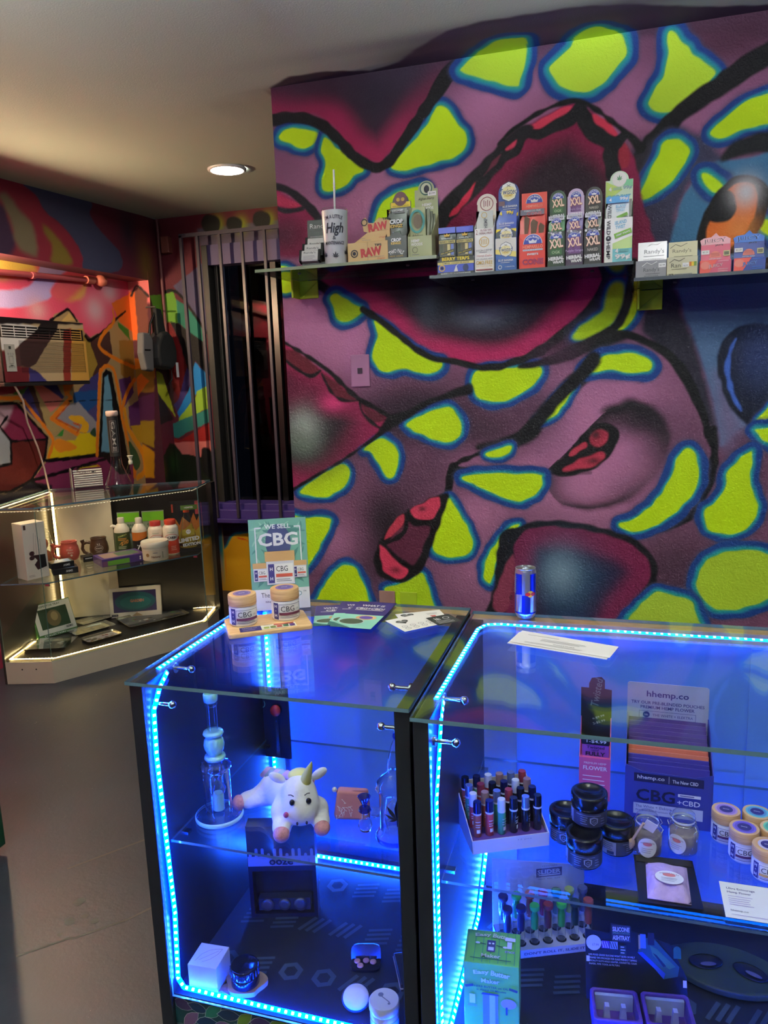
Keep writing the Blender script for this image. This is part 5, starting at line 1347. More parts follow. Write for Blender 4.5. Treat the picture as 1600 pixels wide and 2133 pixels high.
# ------------------------------------------------------------------ shared goods materials
K_ = P(14, 14, 16, .35); WT = P(238, 236, 232, .5); NAVY = P(52, 44, 110, .5); INK = P(24, 22, 40, .6)
TEAL = P(120, 188, 170, .5); TEALD = P(60, 118, 112, .5); WOODL = wood('bamboo_lid', (190, 142, 92), (226, 184, 132), (2, 2, 26)); BOARD = wood('bamboo_board', (206, 158, 104), (236, 196, 146), (2, 26, 26), .45)
PURP = P(92, 72, 160, .5); LAV = P(168, 146, 196, .5); GREYT = P(130, 128, 136, .6); BROWN_ = P(96, 52, 60, .5)
GLS = thin_glass('blown_glass', (.95, .97, .98), 1.5, facing=1.25)
GLSB = thin_glass('cobalt_glass', (.25, .35, .95), 1.45, facing=.8, gloss=(.6, .7, 1))
TEALG = P(150, 214, 206, .12, spec=.7, coat=.5)
JARGL = thin_glass('jar_glass', (.94, .96, .96), 1.45, facing=.35)

def toward(x_, y_):
    """turn so that the local -Y side looks at where customers stand"""
    return math.atan2(-x_, y_)

def flower_jar(label, loc, rz, r, h, accent, top, group):
    t = thing('flower_jar', label, 'jar', loc, rz, group)
    hb = h * .66
    g = G(P(226, 224, 226, .12, spec=.7)); g.lathe([(r * .9, 0), (r * .97, .003), (r * .97, hb - .004), (r * .9, hb)], 36); g.build('glass_body', t)
    g = G(WOODL); g.lathe([(r * .985, hb), (r, hb + .002), (r, h - .002), (r * .97, h)], 40); ld = g.build('lid', t)
    pr = Print((0, 0, h), FX, (0, 1, 0))
    pr.disc(0, 0, r * .78, top[0], seg=36); pr.disc(0, 0, r * .64, top[1], seg=36); pr.disc(0, 0, r * .46, top[2], seg=32)
    pr.text('hhemp.', 0, 0, r * .44, r * .12, WT, .02)
    pr.build(ld, 'lid_print')
    pr = Print((0, -r * .975, 0), FX, FZ, bend=r * .975)
    L = hb - .010; z0_ = .005; q = pi * r
    pr.rect(-q * .62, z0_, q * .62, z0_ + L, WT)
    x0 = -r * 1.0
    pr.rect(x0, z0_, x0 + r * .42, z0_ + L, NAVY)
    pr.text('H', x0 + r * .21, z0_ + L * .80, r * .2, L * .18, WT, .03); pr.text('-', x0 + r * .21, z0_ + L * .52, r * .08, L * .04, WT); pr.text('H', x0 + r * .21, z0_ + L * .24, r * .2, L * .18, WT, .03)
    pr.frame(x0 + r * .48, z0_ + L * .08, r * 1.1, z0_ + L * .93, L * .02, NAVY)
    pr.text('CBG', r * .08, z0_ + L * .66, r * .92, L * .32, INK, .0)
    pr.text('+CBD', r * .78, z0_ + L * .6, r * .26, L * .09, GREYT)
    pr.rect(x0 + r * .5, z0_ + L * .28, r * 1.08, z0_ + L * .44, accent)
    pr.lines(x0 + r * .56, r * .9, [z0_ + L * .22, z0_ + L * .15], L * .03, GREYT)
    pr.build(t)
    return t

def sheet_of_paper(name, label, cat, corners, mat, z_, group=None, th=.0008):
    a = corners[0]
    t = thing(name, label, cat, (a[0], a[1], z_), 0, group)
    g = G(mat)
    g.prism([(c[0] - a[0], c[1] - a[1]) for c in corners], th, ((0, 0, 0), FX, (0, 1, 0)))
    g.build('paper', t)
    return t

# ------------------------------------------------------------------ on the narrower counter
T = HL
bd = thing('serving_board', 'small bamboo board carrying two flower jars beside the upright sign', 'board', (-.845, 1.695, T), .580)
g = G(BOARD); g.prism([(-.104, -.063), (-.098, -.068), (.098, -.068), (.104, -.063), (.104, .063), (.098, .068), (-.098, .068), (-.104, .063)], .013, ((0, 0, 0), FX, (0, 1, 0))); bevel(g.build('plank', bd), .003)
pr = Print((0, 0, .013), FX, (0, 1, 0))
pr.rect(-.075, -.062, .065, -.028, P(240, 232, 210, .5)); pr.rect(-.075, -.062, -.022, -.028, NAVY); pr.text('hhemp.co', -.05, -.038, .036, .006, WT); pr.lines(-.068, -.03, [-.049, -.055], .0015, LAV)
for k, c in enumerate([P(150, 160, 70, .5), P(110, 130, 60, .5), P(170, 70, 60, .5), P(60, 110, 80, .5), P(90, 60, 130, .5)]):
    pr.rect(-.016 + k * .016, -.058, -.003 + k * .016, -.045, c)
pr.rect(.01, -.040, .06, -.033, P(190, 90, 80, .5)); pr.text('QUALITY', -.004, -.036, .022, .005, INK)
pr.build(bd)
PT = (P(214, 160, 110, .5), P(120, 96, 150, .5), P(84, 66, 140, .5))
flower_jar('flower jar with wooden lid on the left end of the bamboo board', (-.9005, 1.6725, T + .0132), .52, .0355, .078, P(98, 44, 84, .5), PT, 'flower jars on the bamboo board')
flower_jar('flower jar with wooden lid on the right end of the bamboo board', (-.8124, 1.7367, T + .0132), .50, .0365, .080, P(92, 36, 62, .5), PT, 'flower jars on the bamboo board')

sg = thing('sign_stand', 'upright green acrylic sign advertising jars behind the bamboo board', 'sign', (-.8637, 1.8237, T), .43)
SIGNG = P(108, 158, 142, .45); SIGND = P(72, 124, 116, .45); SIGNDD = P(60, 66, 110, .45)
lean = (0, .12, .993)
g = G(thin_glass('acrylic', (.9, .95, .94), 1.49)); g.prism([(-.079, 0), (.079, 0), (.079, .252), (-.079, .252)], -.003, ((0, 0, 0.002), FX, lean)); g.box(-.079, .079, -.012, .05, 0, .0025); g.build('acrylic_holder', sg)
pr = Print((0, -.0006, .002), FX, lean, step=.00012)
pr.rect(-.077, .003, .077, .250, SIGNG)
rr = random.Random(5)
for k in range(46):                                       # printed leaf sprays on the poster
    cx, cz = rr.uniform(-.066, .066), rr.uniform(.074, .238); a = rr.uniform(0, pi); s = rr.uniform(.014, .03)
    s = min(s, .076 - abs(cx), .246 - cz) if min(.076 - abs(cx), .246 - cz) > .004 else .004
    pr.poly([(cx + s * cos(a) * f - s * .22 * w_ * sin(a), cz + s * sin(a) * f + s * .22 * w_ * cos(a)) for f, w_ in [(-1, 0), (-.3, 1), (.3, .9), (1, 0), (.3, -.9), (-.3, -1)]], SIGND if k % 3 else P(140, 184, 166, .45))
    pr.k -= .00011
pr.disc(0, .185, .034, SIGNDD, .05)
W8 = P(228, 226, 228, .5)
pr.text('WE SELL', 0, .229, .070, .0125, W8, .02)
pr.text('CBG', 0, .194, .107, .036, W8, .03)
for s in (-1, 1):
    pr.rect(s * .060 - .0016, .130, s * .060 + .0016, .2275, W8); pr.rect(min(s * .060, s * .044), .2245, max(s * .060, s * .044), .2285, W8)
pr.rect(-.077, .003, .077, .060, P(226, 224, 222, .5))
pr.text('The New', -.025, .044, .056, .013, INK); pr.text('CBD', .040, .044, .032, .013, TEALD); pr.text('TM', .064, .049, .008, .004, INK); pr.text('hhemp.co', -.022, .025, .040, .007, INK)
def poster_jar(cx, z0_, w_, h_):
    lid = P(200, 156, 104, .5)
    pr.rect(cx - w_ / 2, z0_, cx + w_ / 2, z0_ + h_ * .72, P(214, 212, 218, .5)); pr.rect(cx - w_ * .54, z0_ + h_ * .70, cx + w_ * .54, z0_ + h_, lid)
    pr.rect(cx - w_ * .44, z0_ + h_ * .05, cx + w_ * .46, z0_ + h_ * .62, WT); pr.rect(cx - w_ * .44, z0_ + h_ * .05, cx - w_ * .22, z0_ + h_ * .62, NAVY)
    pr.text('H', cx - w_ * .33, z0_ + h_ * .47, w_ * .1, h_ * .1, WT, .02); pr.text('H', cx - w_ * .33, z0_ + h_ * .18, w_ * .1, h_ * .1, WT, .02)
    pr.text('CBG', cx + w_ * .06, z0_ + h_ * .47, w_ * .42, h_ * .16, INK); pr.rect(cx - w_ * .17, z0_ + h_ * .22, cx + w_ * .43, z0_ + h_ * .32, P(196, 84, 66, .5)); pr.lines(cx - w_ * .16, cx + w_ * .4, [z0_ + h_ * .15, z0_ + h_ * .1], h_ * .02, GREYT)
poster_jar(-.050, .082, .040, .050); poster_jar(.054, .088, .036, .046); poster_jar(.002, .072, .074, .090)
pr.build(sg, 'printed_poster')

def brochure(label, tl, ang, w_, h_, z_, title):
    t = thing('brochure', label, 'brochure', (tl[0], tl[1], z_), ang, 'brochures fanned out beside the sign')
    g = G(P(58, 48, 112, .4)); g.box(0, w_, -h_, 0, 0, .0008); g.build('paper', t)
    pr = Print((0, 0, .0008), FX, (0, 1, 0), lift=.0002, step=.00012)
    pr.rect(0, -h_, w_, -h_ * .52, P(146, 208, 188, .4))
    pr.disc(w_ * .62, -h_ * .62, w_ * .26, WOODL, h_ * .08); pr.disc(w_ * .62, -h_ * .62, w_ * .17, PURP, h_ * .055)
    pr.disc(w_ * .36, -h_ * .78, w_ * .3, P(70, 84, 62, .5), h_ * .10); pr.ring(w_ * .36, -h_ * .78, w_ * .32, w_ * .03, P(200, 214, 210, .3), h_ * .11)
    pr.poly([(0, -h_), (0, -h_ * .86), (w_ * .5, -h_)], P(44, 96, 92, .5))
    pr.text(title[0], w_ * .5, -h_ * .17, w_ * (.6 if len(title[0]) > 4 else .45), h_ * .07, W8, .03); pr.text(title[1], w_ * .5, -h_ * .29, w_ * (.75 if len(title[1]) > 5 else .45), h_ * .07, W8, .03)
    pr.rect(w_ * .14, -h_ * .36, w_ * .86, -h_ * .345, W8)
    pr.build(t)
brochure('purple and teal brochure lowest of the fan beside the sign', (-.787, 1.881), .33, .105, .175, T + .0004, ('WHAT IS', 'CBG?'))
brochure('purple and teal brochure in the middle of the fan', (-.728, 1.925), .16, .105, .2, T + .0024, ('WHAT IS', 'CBG?'))
brochure('purple and teal brochure on top of the fan, next to the cards', (-.678, 1.932), -.02, .108, .22, T + .0044, ('WHAT IS', 'CBG+CBD?'))

def card(label, pts, z_, fn, mat=WT):
    cx = sum(p[0] for p in pts) / 4; cy = sum(p[1] for p in pts) / 4
    d = Vector((pts[2][0] - pts[1][0], pts[2][1] - pts[1][1])); a = math.atan2(d.y, d.x)
    w_ = d.length; h_ = Vector((pts[1][0] - pts[0][0], pts[1][1] - pts[0][1])).length
    t = thing('sticker_card', label, 'card', (cx, cy, z_), a, 'sticker cards on the narrower counter')
    g = G(mat); g.box(-w_ / 2, w_ / 2, -h_ / 2, h_ / 2, 0, .0007); g.build('paper', t)
    pr = Print((0, 0, .0007), FX, (0, 1, 0), lift=.0002, step=.0001); fn(pr, w_, h_); pr.build(t)
    return t
def heart(pr, cx, cy, s, mat):
    q = []
    for k in range(28):
        a = 2 * pi * k / 28
        q.append((cx + s * .062 * 16 * sin(a) ** 3 * .5, cy + s * .031 * (13 * cos(a) - 5 * cos(2 * a) - 2 * cos(3 * a) - cos(4 * a))))
    pr.poly(q, mat)
def cf1(pr, w_, h_):
    heart(pr, -w_ * .22, h_ * .18, .034, P(44, 48, 44, .5)); pr.lines(-w_ * .32, -w_ * .12, [h_ * .22, h_ * .16], .0016, W8)
    for k in range(8):
        pr.ring(-w_ * .34 + (k % 4) * w_ * .2, -h_ * (.18 if k < 4 else .36), .0075, .0012, GREYT, seg=16); pr.rect(-w_ * .36 + (k % 4) * w_ * .2, -h_ * (.18 if k < 4 else .36) - .0006, -w_ * .32 + (k % 4) * w_ * .2, -h_ * (.18 if k < 4 else .36) + .0006, GREYT)
def cf2(pr, w_, h_):
    heart(pr, -w_ * .27, h_ * .22, .036, P(44, 48, 44, .5)); pr.lines(-w_ * .38, -w_ * .16, [h_ * .27, h_ * .2], .0014, W8); pr.lines(w_ * .05, w_ * .4, [h_ * .2, h_ * .1], .0016, GREYT); pr.rect(w_ * .02, -h_ * .25, w_ * .3, -h_ * .05, P(196, 92, 92, .5)); pr.rect(w_ * .02, -h_ * .3, w_ * .1, -h_ * .12, P(74, 66, 130, .5))
def cf3(pr, w_, h_):
    pr.text('hh', -w_ * .2, h_ * .15, w_ * .2, h_ * .3, W8, .02); pr.ring(w_ * .18, h_ * .15, .009, .002, W8); pr.lines(-w_ * .4, w_ * .4, [-h_ * .12, -h_ * .24, -h_ * .36], .0018, W8)
card('white sticker card with a black heart, lying behind the other cards', [(-.560, 1.842), (-.505, 1.79), (-.40, 1.85), (-.455, 1.902)], T + .0004, cf2)
card('white sticker card with rows of round badges at the counter edge', [(-.5566, 1.7896), (-.4908, 1.7125), (-.4086, 1.7948), (-.4775, 1.8732)], T + .0022, cf1)
card('small black sticker card with white print on top of the cards', [(-.459, 1.8239), (-.419, 1.7702), (-.3705, 1.8139), (-.4115, 1.8694)], T + .0042, cf3, P(52, 54, 54, .5))

# ------------------------------------------------------------------ on the wider counter
cn = thing('drink_can', 'slim blue and silver drink can standing on the wider counter', 'can', (-.2179, 1.8965, T), .1)
SILV = P(196, 202, 212, .28, .9); BLUC = P(24, 52, 190, .28, .7)
g = G(SILV); g.lathe([(.020, 0), (.0235, .004), (.0262, .012), (.0265, .016), (.0265, .118), (.0255, .123), (.0245, .1265)], 40, capt=False); g.build('body', cn)
g = G(SILV); g.lathe([(.0245, .1265), (.0255, .128), (.0250, .1295), (.0235, .1285), (.0228, .1265), (.0001, .1262)], 40, capb=False, capt=False); g.box(-.009, .009, -.004, .010, .1266, .1285, .002); g.cyl((0, .002, .1285), (0, .002, .134), .0055, seg=12); g.build('top', cn)
pr = Print((0, -.0266, 0), FX, FZ, bend=.0266)
for k in range(4):
    x0 = (k - 2) * .0418 + .012
    n = 6
    for i in range(n):
        a, b = x0 + .0209 * i / n, x0 + .0209 * (i + 1) / n
        pr.rect(a, .062 + (.0035 * i / n), b, .117, BLUC); pr.k -= .00022
        pr.rect(a - .0209, .016, b - .0209, .062 + (.0035 * i / n), BLUC); pr.k -= .00022
pr.k += .0004
pr.rect(-.082, .014, .082, .018, BLUC)
pr.disc(.013, .066, .0085, P(214, 176, 60, .4)); pr.disc(.006, .066, .0065, P(190, 40, 44, .4), .0045); pr.disc(.020, .066, .0065, P(190, 40, 44, .4), .0045)
pr.lines(-.034, -.022, [.11 - i * .005 for i in range(9)], .0012, P(150, 158, 176, .4))
pr.build(cn)
for lb, dx, dy, zz in (('loose white sheet of paper lying underneath another, blank side out', -.006, -.006, .0004), ('white printed sheet of paper lying slightly curled on the wider counter', 0, 0, .0024)):
    pts = [(-.2123 + dx, 1.7776 + dy), (-.2302 + dx, 1.6956 + dy), (-.0087 + dx, 1.6359 + dy), (.0101 + dx, 1.7087 + dy)]
    t = sheet_of_paper('paper_sheet', lb, 'paper', pts, P(226, 224, 226, .6), T + zz, 'papers on the wider counter')
    if zz > .001:
        a = math.atan2(1.6359 - 1.6956, .2215)
        pr = Print((-.018, -.082, .0009), (cos(a), sin(a), 0), (-sin(a), cos(a), 0), lift=.0002, step=.0001)
        pr.lines(.02, .10, [.062], .002, GREYT); pr.lines(.06, .17, [.046, .040, .034], .0014, GREYT); pr.text('SIGNATURE', .12, .022, .05, .004, INK); pr.lines(.03, .2, [.014, .009], .0012, GREYT)
        pr.build(t)

# ------------------------------------------------------------------ narrower counter, glass shelf
S1 = .478
bg = thing('water_pipe', 'tall clear glass water pipe with milky teal bulb on a round foot', 'water pipe', (-.893, 1.473, S1))
g = G(GLS); g.lathe([(.0001, .012), (.050, .012), (.056, .010), (.0565, .003), (.052, 0), (.0001, 0)][::-1], 48, capb=False, capt=False); g.build('foot', bg)
g = G(P(176, 222, 216, .25, spec=.7)); g.lathe([(.0566, .002), (.0572, .005), (.0566, .0095), (.0545, .0115)], 48, capb=False, capt=False); g.build('foot_rim', bg)
g = G(GLS); g.lathe([(.030, .012), (.0315, .02), (.0315, .118), (.033, .124), (.036, .128), (.036, .136), (.028, .142), (.014, .147), (.011, .150)], 40, capb=False, capt=False); g.build('chamber', bg)
g = G(TEALG); g.lathe([(.0135, .02), (.0135, .056), (.011, .062)], 24); g.build('percolator', bg)
g = G(GLS); g.lathe([(.016, .062), (.020, .074), (.012, .088), (.015, .105), (.022, .118), (.016, .130)], 28, capb=False, capt=False); g.build('inner_funnel', bg)
g = G(TEALG); g.lathe([(.012, .147), (.0235, .149), (.0255, .153), (.0235, .158), (.014, .160), (.019, .166), (.0235, .178), (.0245, .187), (.022, .198), (.016, .206), (.012, .208), (.0225, .2095), (.0245, .2135), (.0225, .218), (.014, .219)], 40); g.build('bulb', bg)
g = G(GLS); g.lathe([(.0125, .219), (.0125, .282)], 28, capb=False, capt=False); g.build('neck', bg)
g = G(GLS); g.lathe([(.0125, .281), (.0155, .284), (.0155, .290)], 28, capb=False, capt=False); g.build('collar', bg)
g = G(TEALG); g.lathe([(.0125, .290), (.0165, .294), (.017, .303), (.0165, .311), (.0145, .313), (.0125, .311), (.0125, .298)], 32, capt=False); g.build('mouthpiece', bg)

# plush unicorn, one soft body grown from blended ellipsoids
def soft_body(name, balls, parent, mat, res=.0045):
    mb = bpy.data.metaballs.new('soft')
    mb.resolution = res
    mb.render_resolution = res
    mb.threshold = .35
    for (x_, y_, z_), (a, b, c), rot in balls:
        e = mb.elements.new(type='ELLIPSOID')
        e.co = (x_, y_, z_); e.radius = 1.35; e.size_x, e.size_y, e.size_z = a, b, c
        e.rotation = Matrix.Rotation(rot[2], 3, 'Z').to_quaternion() @ Matrix.Rotation(rot[1], 3, 'Y').to_quaternion() @ Matrix.Rotation(rot[0], 3, 'X').to_quaternion()
    ob = bpy.data.objects.new('soft', mb); COL.objects.link(ob)
    dg = bpy.context.evaluated_depsgraph_get(); dg.update()
    me = bpy.data.meshes.new_from_object(ob.evaluated_get(dg))
    bpy.data.objects.remove(ob); bpy.data.metaballs.remove(mb)
    me.materials.clear(); me.materials.append(mat)
    for p_ in me.polygons: p_.use_smooth = True
    o = bpy.data.objects.new(name, me); COL.objects.link(o); o.parent = parent
    return o
un = thing('plush_unicorn', 'white plush unicorn lying on its belly with pink hooves and yellow horn', 'toy', (-.685, 1.478, S1), .42)
PLUSH = P(236, 232, 238, .9, bump=.25, nscale=160)
PINKH = P(206, 140, 152, .6, noise=.4, nscale=200)
R0 = (0, 0, 0)
soft_body('body', [
    ((0, -.004, .080), (.046, .042, .056), R0), ((.003, -.022, .058), (.044, .038, .040), R0),        # head and muzzle
    ((-.016, .034, .050), (.046, .050, .050), R0), ((-.036, .080, .046), (.048, .052, .046), R0), ((-.056, .116, .040), (.048, .044, .040), R0),   # trunk
    ((-.044, .000, .044), (.026, .030, .034), R0), ((-.043, -.030, .024), (.024, .034, .024), R0),     # fore legs
    ((.042, .004, .040), (.026, .028, .030), R0), ((.046, -.022, .024), (.023, .034, .023), R0),
    ((-.090, .106, .027), (.036, .028, .026), (0, 0, -.2)), ((-.122, .099, .024), (.030, .023, .023), (0, 0, -.2)),         # hind legs
    ((-.010, .140, .026), (.030, .034, .025), R0), ((.010, .160, .023), (.026, .026, .022), R0)], un, PLUSH)
g = G(PINKH); g.sphere((-.044, -.052, .020), .019, .017, .019); g.build('hoof', un)
g = G(PINKH); g.sphere((.047, -.044, .020), .0185, .0165, .0185); g.build('hoof', un)
g = G(PINKH); g.sphere((-.146, .092, .023), .016, .018, .019); g.build('hoof', un)
g = G(PINKH); g.sphere((.026, .168, .020), .013, .014, .015); g.build('hoof', un)
g = G(P(206, 200, 104, .6)); 
hp = [(.016, -.012, .120), (.020, -.016, .136), (.025, -.021, .152), (.030, -.026, .167), (.032, -.028, .175)]
g.tube(hp, [.013, .011, .008, .004, .0008], 14); g.build('horn', un)
g = G(P(232, 226, 150, .8)); g.sphere((.002, .016, .122), .026, .022, .014); g.build('forelock', un)
for s, rx in ((-1, .3), (1, -.2)):
    g = G(PLUSH)
    g.xf = Matrix.Translation((s * .036, .006, .118)) @ Matrix.Rotation(s * 1.0, 4, 'Y')
    g.sphere((0, 0, .014), .0115, .006, .021); g.build('ear', un)
for s in (-1, 1):
    g = G(P(20, 18, 22, .15)); g.sphere((.002 + s * .0185, -.0455, .090), .0062, .005, .0075); g.build('eye', un)
    g = G(P(40, 30, 60, .5)); g.sphere((.003 + s * .0105, -.0592, .046), .0026, .003, .0042); g.build('nostril', un)
    g = G(P(60, 50, 60, .6)); g.tube([(s * .012, -.0445, .104), (s * .018, -.043, .1075), (s * .024, -.040, .106)], .0011, 6); g.build('brow', un)
g = G(P(186, 84, 140, .7)); g.sphere((-.0315, -.046, .062), .006, .0045, .007); g.build('cheek', un)
MANE = [P(208, 170, 204, .8), P(160, 186, 196, .8), P(214, 190, 214, .8), P(150, 170, 190, .8)]
for k in range(5):
    g = G(MANE[k % 4]); g.tube([(-.012 - k * .012, .050 + k * .018, .098 - k * .005), (-.026 - k * .012, .062 + k * .018, .100 - k * .006), (-.044 - k * .012, .070 + k * .018, .088 - k * .007)], [.010, .011, .005], 10); g.build('mane_tuft', un)

pb = thing('zip_pouch', 'small dusty pink pouch with star pattern, bag beside the toy unicorn', 'pouch', (-.583, 1.555, S1), .22)
PK = P(196, 126, 132, .8, noise=.1, nscale=60)
g = G(PK); g.prism([(-.041, 0), (.041, 0), (.041, .01), (.037, .066), (-.034, .070), (-.043, .012)], .03, ((0, .0, 0), FX, (0, .12, .99))); bevel(g.build('bag', pb), .006, 3)
g = G(P(150, 90, 98, .6)); g.box(-.036, .038, -.018, -.012, .066, .070); g.build('zip', pb)
g = G(P(210, 206, 204, .4)); g.sphere((-.041, -.012, .071), .006); g.build('pull_tab', pb)
pr = Print((0, -.0302, 0), FX, FZ)
rr = random.Random(9)
for k in range(9):
    x_, z_ = rr.uniform(-.033, .03), rr.uniform(.012, .058)
    for j in range(3):
        x2, z2 = max(-.036, min(.034, x_ + rr.uniform(-.010, .010))), max(.008, min(.062, z_ + rr.uniform(-.010, .010)))
        L = math.hypot(x2 - x_, z2 - z_); a = math.atan2(z2 - z_, x2 - x_)
        pr.rect((x_ + x2) / 2 - L / 2, (z_ + z2) / 2 - .0004, (x_ + x2) / 2 + L / 2, (z_ + z2) / 2 + .0004, WT, a); pr.disc(x2, z2, .0012, WT, seg=8); pr.k -= .0004
        x_, z_ = x2, z2
pr.build(pb, 'star_print')

rg = thing('water_pipe', 'squat clear water pipe with cobalt blue rim and bowl by the post', 'water pipe', (-.462, 1.490, S1), .35)
g = G(GLS); g.lathe([(.040, 0), (.043, .004), (.043, .016), (.036, .024), (.033, .028)], 40); g.build('foot', rg)
g = G(GLSB); g.lathe([(.0432, .003), (.0442, .008), (.0432, .014)], 40, capb=False, capt=False); g.build('foot_rim', rg)
g = G(GLS); g.lathe([(.033, .028), (.033, .115), (.038, .122), (.0395, .128), (.036, .140), (.026, .152), (.014, .160), (.011, .164)], 40, capb=False, capt=False); g.build('chamber', rg)
g = G(GLS); g.lathe([(.0385, .119), (.0415, .123), (.0385, .127)], 40, capb=False, capt=False); g.build('shoulder_ring', rg)
g = G(GLS); g.lathe([(.020, .03), (.024, .05), (.018, .075), (.008, .09)], 28, capb=False, capt=False); g.build('percolator', rg)
g = G(GLS); nk = [(0, 0, .160), (.001, 0, .18), (.004, 0, .20), (.010, 0, .222), (.018, 0, .238)]; g.tube(nk, .0125, 22, caps=False); g.build('neck', rg)
g = G(GLSB); g.tube([(.0165, 0, .236), (.019, 0, .241), (.022, 0, .247)], [.0165, .0185, .0175], 28); g.build('mouthpiece', rg)
g = G(GLS); g.tube([(-.030, -.01, .070), (-.052, -.018, .080)], [.010, .009], 18, caps=False); g.sphere((-.044, -.016, .076), .012); g.build('joint', rg)
g = G(GLSB); g.lathe([(.0045, .094), (.006, .100), (.0135, .116), (.0145, .119), (.012, .118), (.004, .102)], 26, (-.066, -.022, 0), capt=False); g.lathe([(.012, .083), (.015, .087), (.012, .092)], 26, (-.066, -.022, 0)); g.build('bowl', rg)
g = G(GLS); g.lathe([(.0001, .036), (.012, .039), (.016, .050), (.013, .061), (.0065, .066), (.0062, .084)], 26, (-.066, -.022, 0), capb=False, capt=False); g.build('bulb', rg)
for k, (dx, dz) in enumerate(((.022, .168), (.034, .162))):
    g = G(GLSB); g.sphere((dx, .012, dz), .007, .007, .016); g.build('horn', rg)
pr = Print((0, -.0332, .075), FX, FZ, bend=.0332); LG = P(20, 16, 26, .4); pr.leaf(.004, .0, .046, LG); pr.build(rg, 'leaf_print')

bc = thing('pipe_card', 'black hanging card with a slender glass pipe topped by a red bead', 'card', (-.934, 1.86, .424), 0)
g = G(P(12, 12, 18, .4)); g.box(-.067, .054, 0, .006, 0, .215); bevel(g.build('card', bc), .001)
g = G(GLS); g.cyl((.018, -.007, .02), (.018, -.007, .135), .0055, seg=16); g.build('tube', bc)
g = G(P(196, 48, 40, .25)); g.sphere((.018, -.010, .150), .0155, .0125, .017); g.build('bead', bc)
g = G(P(12, 12, 18, .3)); g.lathe([(.020, 0), (.022, .004), (.020, .008)], 28, (-.03, -.006, .03)); g.build('blister', bc)
pr = Print((0, -.0003, 0), FX, FZ); pr.ring(-.026, .163, .0085, .0022, P(110, 190, 130, .5), .012); pr.rect(-.031, .168, -.021, .176, P(12, 12, 18, .4)); pr.build(bc)

# ------------------------------------------------------------------ narrower counter, floor of the case
D1 = .11
oz = thing('boxed_pipe', 'dark box with dripping white band and clear window, standing at the back', 'box', (-.818, 1.64, D1), .28)
g = G(P(22, 24, 40, .3)); g.box(-.088, .088, -.02, .02, .135, .262); g.box(-.088, -.078, -.02, .02, 0, .135); g.box(.078, .088, -.02, .02, 0, .135); g.box(-.078, .078, -.02, .02, 0, .012); g.box(-.078, .078, .014, .02, .012, .135); g.build('carton', oz)
g = G(PANE); g.box(-.078, .078, -.0195, -.0185, .012, .135); g.build('window', oz)
g = G(P(36, 44, 66, .4)); g.box(-.068, .068, -.012, .012, .016, .05); g.build('tray', oz)
for k, (x_, r_) in enumerate([(-.045, .017), (0, .016), (.042, .018)]):
    g = G(SATIN); g.lathe([(r_ * .55, -.004), (r_, -.002), (r_, .003), (r_ * .55, .004)], 20, (0, 0, 0)); o = g.build('tool', oz); o.location = (x_, -.014, .034); o.rotation_euler = (pi / 2, 0, 0)
pr = Print((0, -.0202, 0), FX, FZ)
GL = P(150, 160, 190, .4)
pr.rect(-.087, .150, .087, .178, GL)
for k in range(11):
    x_ = -.080 + k * .016; h_ = .006 + .016 * abs(sin(k * 2.1)); pr.rect(x_ - .004, .176, x_ + .004, .178 + h_, GL); pr.disc(x_, .178 + h_, .004, GL, seg=10)
pr.text('ooze', .0, .164, .062, .016, P(20, 22, 44, .4), .03)
pr.build(oz)

cu = thing('paper_cube', 'pale cardboard cube with a leaf drawn on its lid', 'box', (-.893, 1.375, D1 + .0006), .05)
g = G(P(206, 196, 188, .7)); g.box(-.036, .036, -.034, .036, 0, .070); bevel(g.build('carton', cu), .0012)
pr = Print((0, .001, .070), FX, (0, 1, 0)); LN = P(150, 120, 110, .7)
q = [(-.024, -.022), (-.018, .0), (-.004, .016), (.012, .022), (.024, .024), (.02, .006), (.008, -.012), (-.006, -.022)]
for a, b in zip(q, q[1:]):
    L = math.hypot(b[0] - a[0], b[1] - a[1]); pr.rect((a[0] + b[0]) / 2 - L / 2, (a[1] + b[1]) / 2 - .0005, (a[0] + b[0]) / 2 + L / 2, (a[1] + b[1]) / 2 + .0005, LN, math.atan2(b[1] - a[1], b[0] - a[0])); pr.k -= .0002
pr.rect(-.024, -.0005, .026, .0005, LN, .8); pr.build(cu)

gr = thing('herb_grinder', 'dark metal grinder resting on a slice of tree branch', 'grinder', (-.806, 1.385, D1 + .0125), .3)
g = G(P(60, 66, 84, .16, .9)); g.lathe([(.031, 0), (.033, .002), (.033, .022), (.0315, .0235), (.033, .025), (.033, .044), (.031, .047), (.0285, .0475)], 40); bevel(g.build('body', gr), .0005)
g = G(P(70, 78, 96, .12, .9)); g.lathe([(.0285, .0475), (.024, .0485), (.0001, .0495)], 40, capb=False, capt=False); g.build('lid', gr)
for k in range(24):
    a = 2 * pi * k / 24; g = G(P(44, 48, 64, .25, .8)) if k == 0 else g
    g.box(.033 * cos(a) - .0012, .033 * cos(a) + .0012, .033 * sin(a) - .0012, .033 * sin(a) + .0012, .027, .043)
o = g.build('knurl', gr); o['kind'] = 'stuff'
sl = thing('branch_slice', 'oval slice of branch wood with bark rim, stand for the grinder', 'stand', (-.806, 1.385, D1 + .0004), .3)
q = [((.046 + .006 * sin(3 * a) + .004 * cos(5 * a)) * cos(a), (.040 + .005 * cos(2 * a)) * sin(a)) for a in [2 * pi * k / 30 for k in range(30)]]
g = G(P(176, 146, 128, .8)); g.prism(q, .0115, ((0, 0, 0), FX, (0, 1, 0))); g.build('wood', sl)
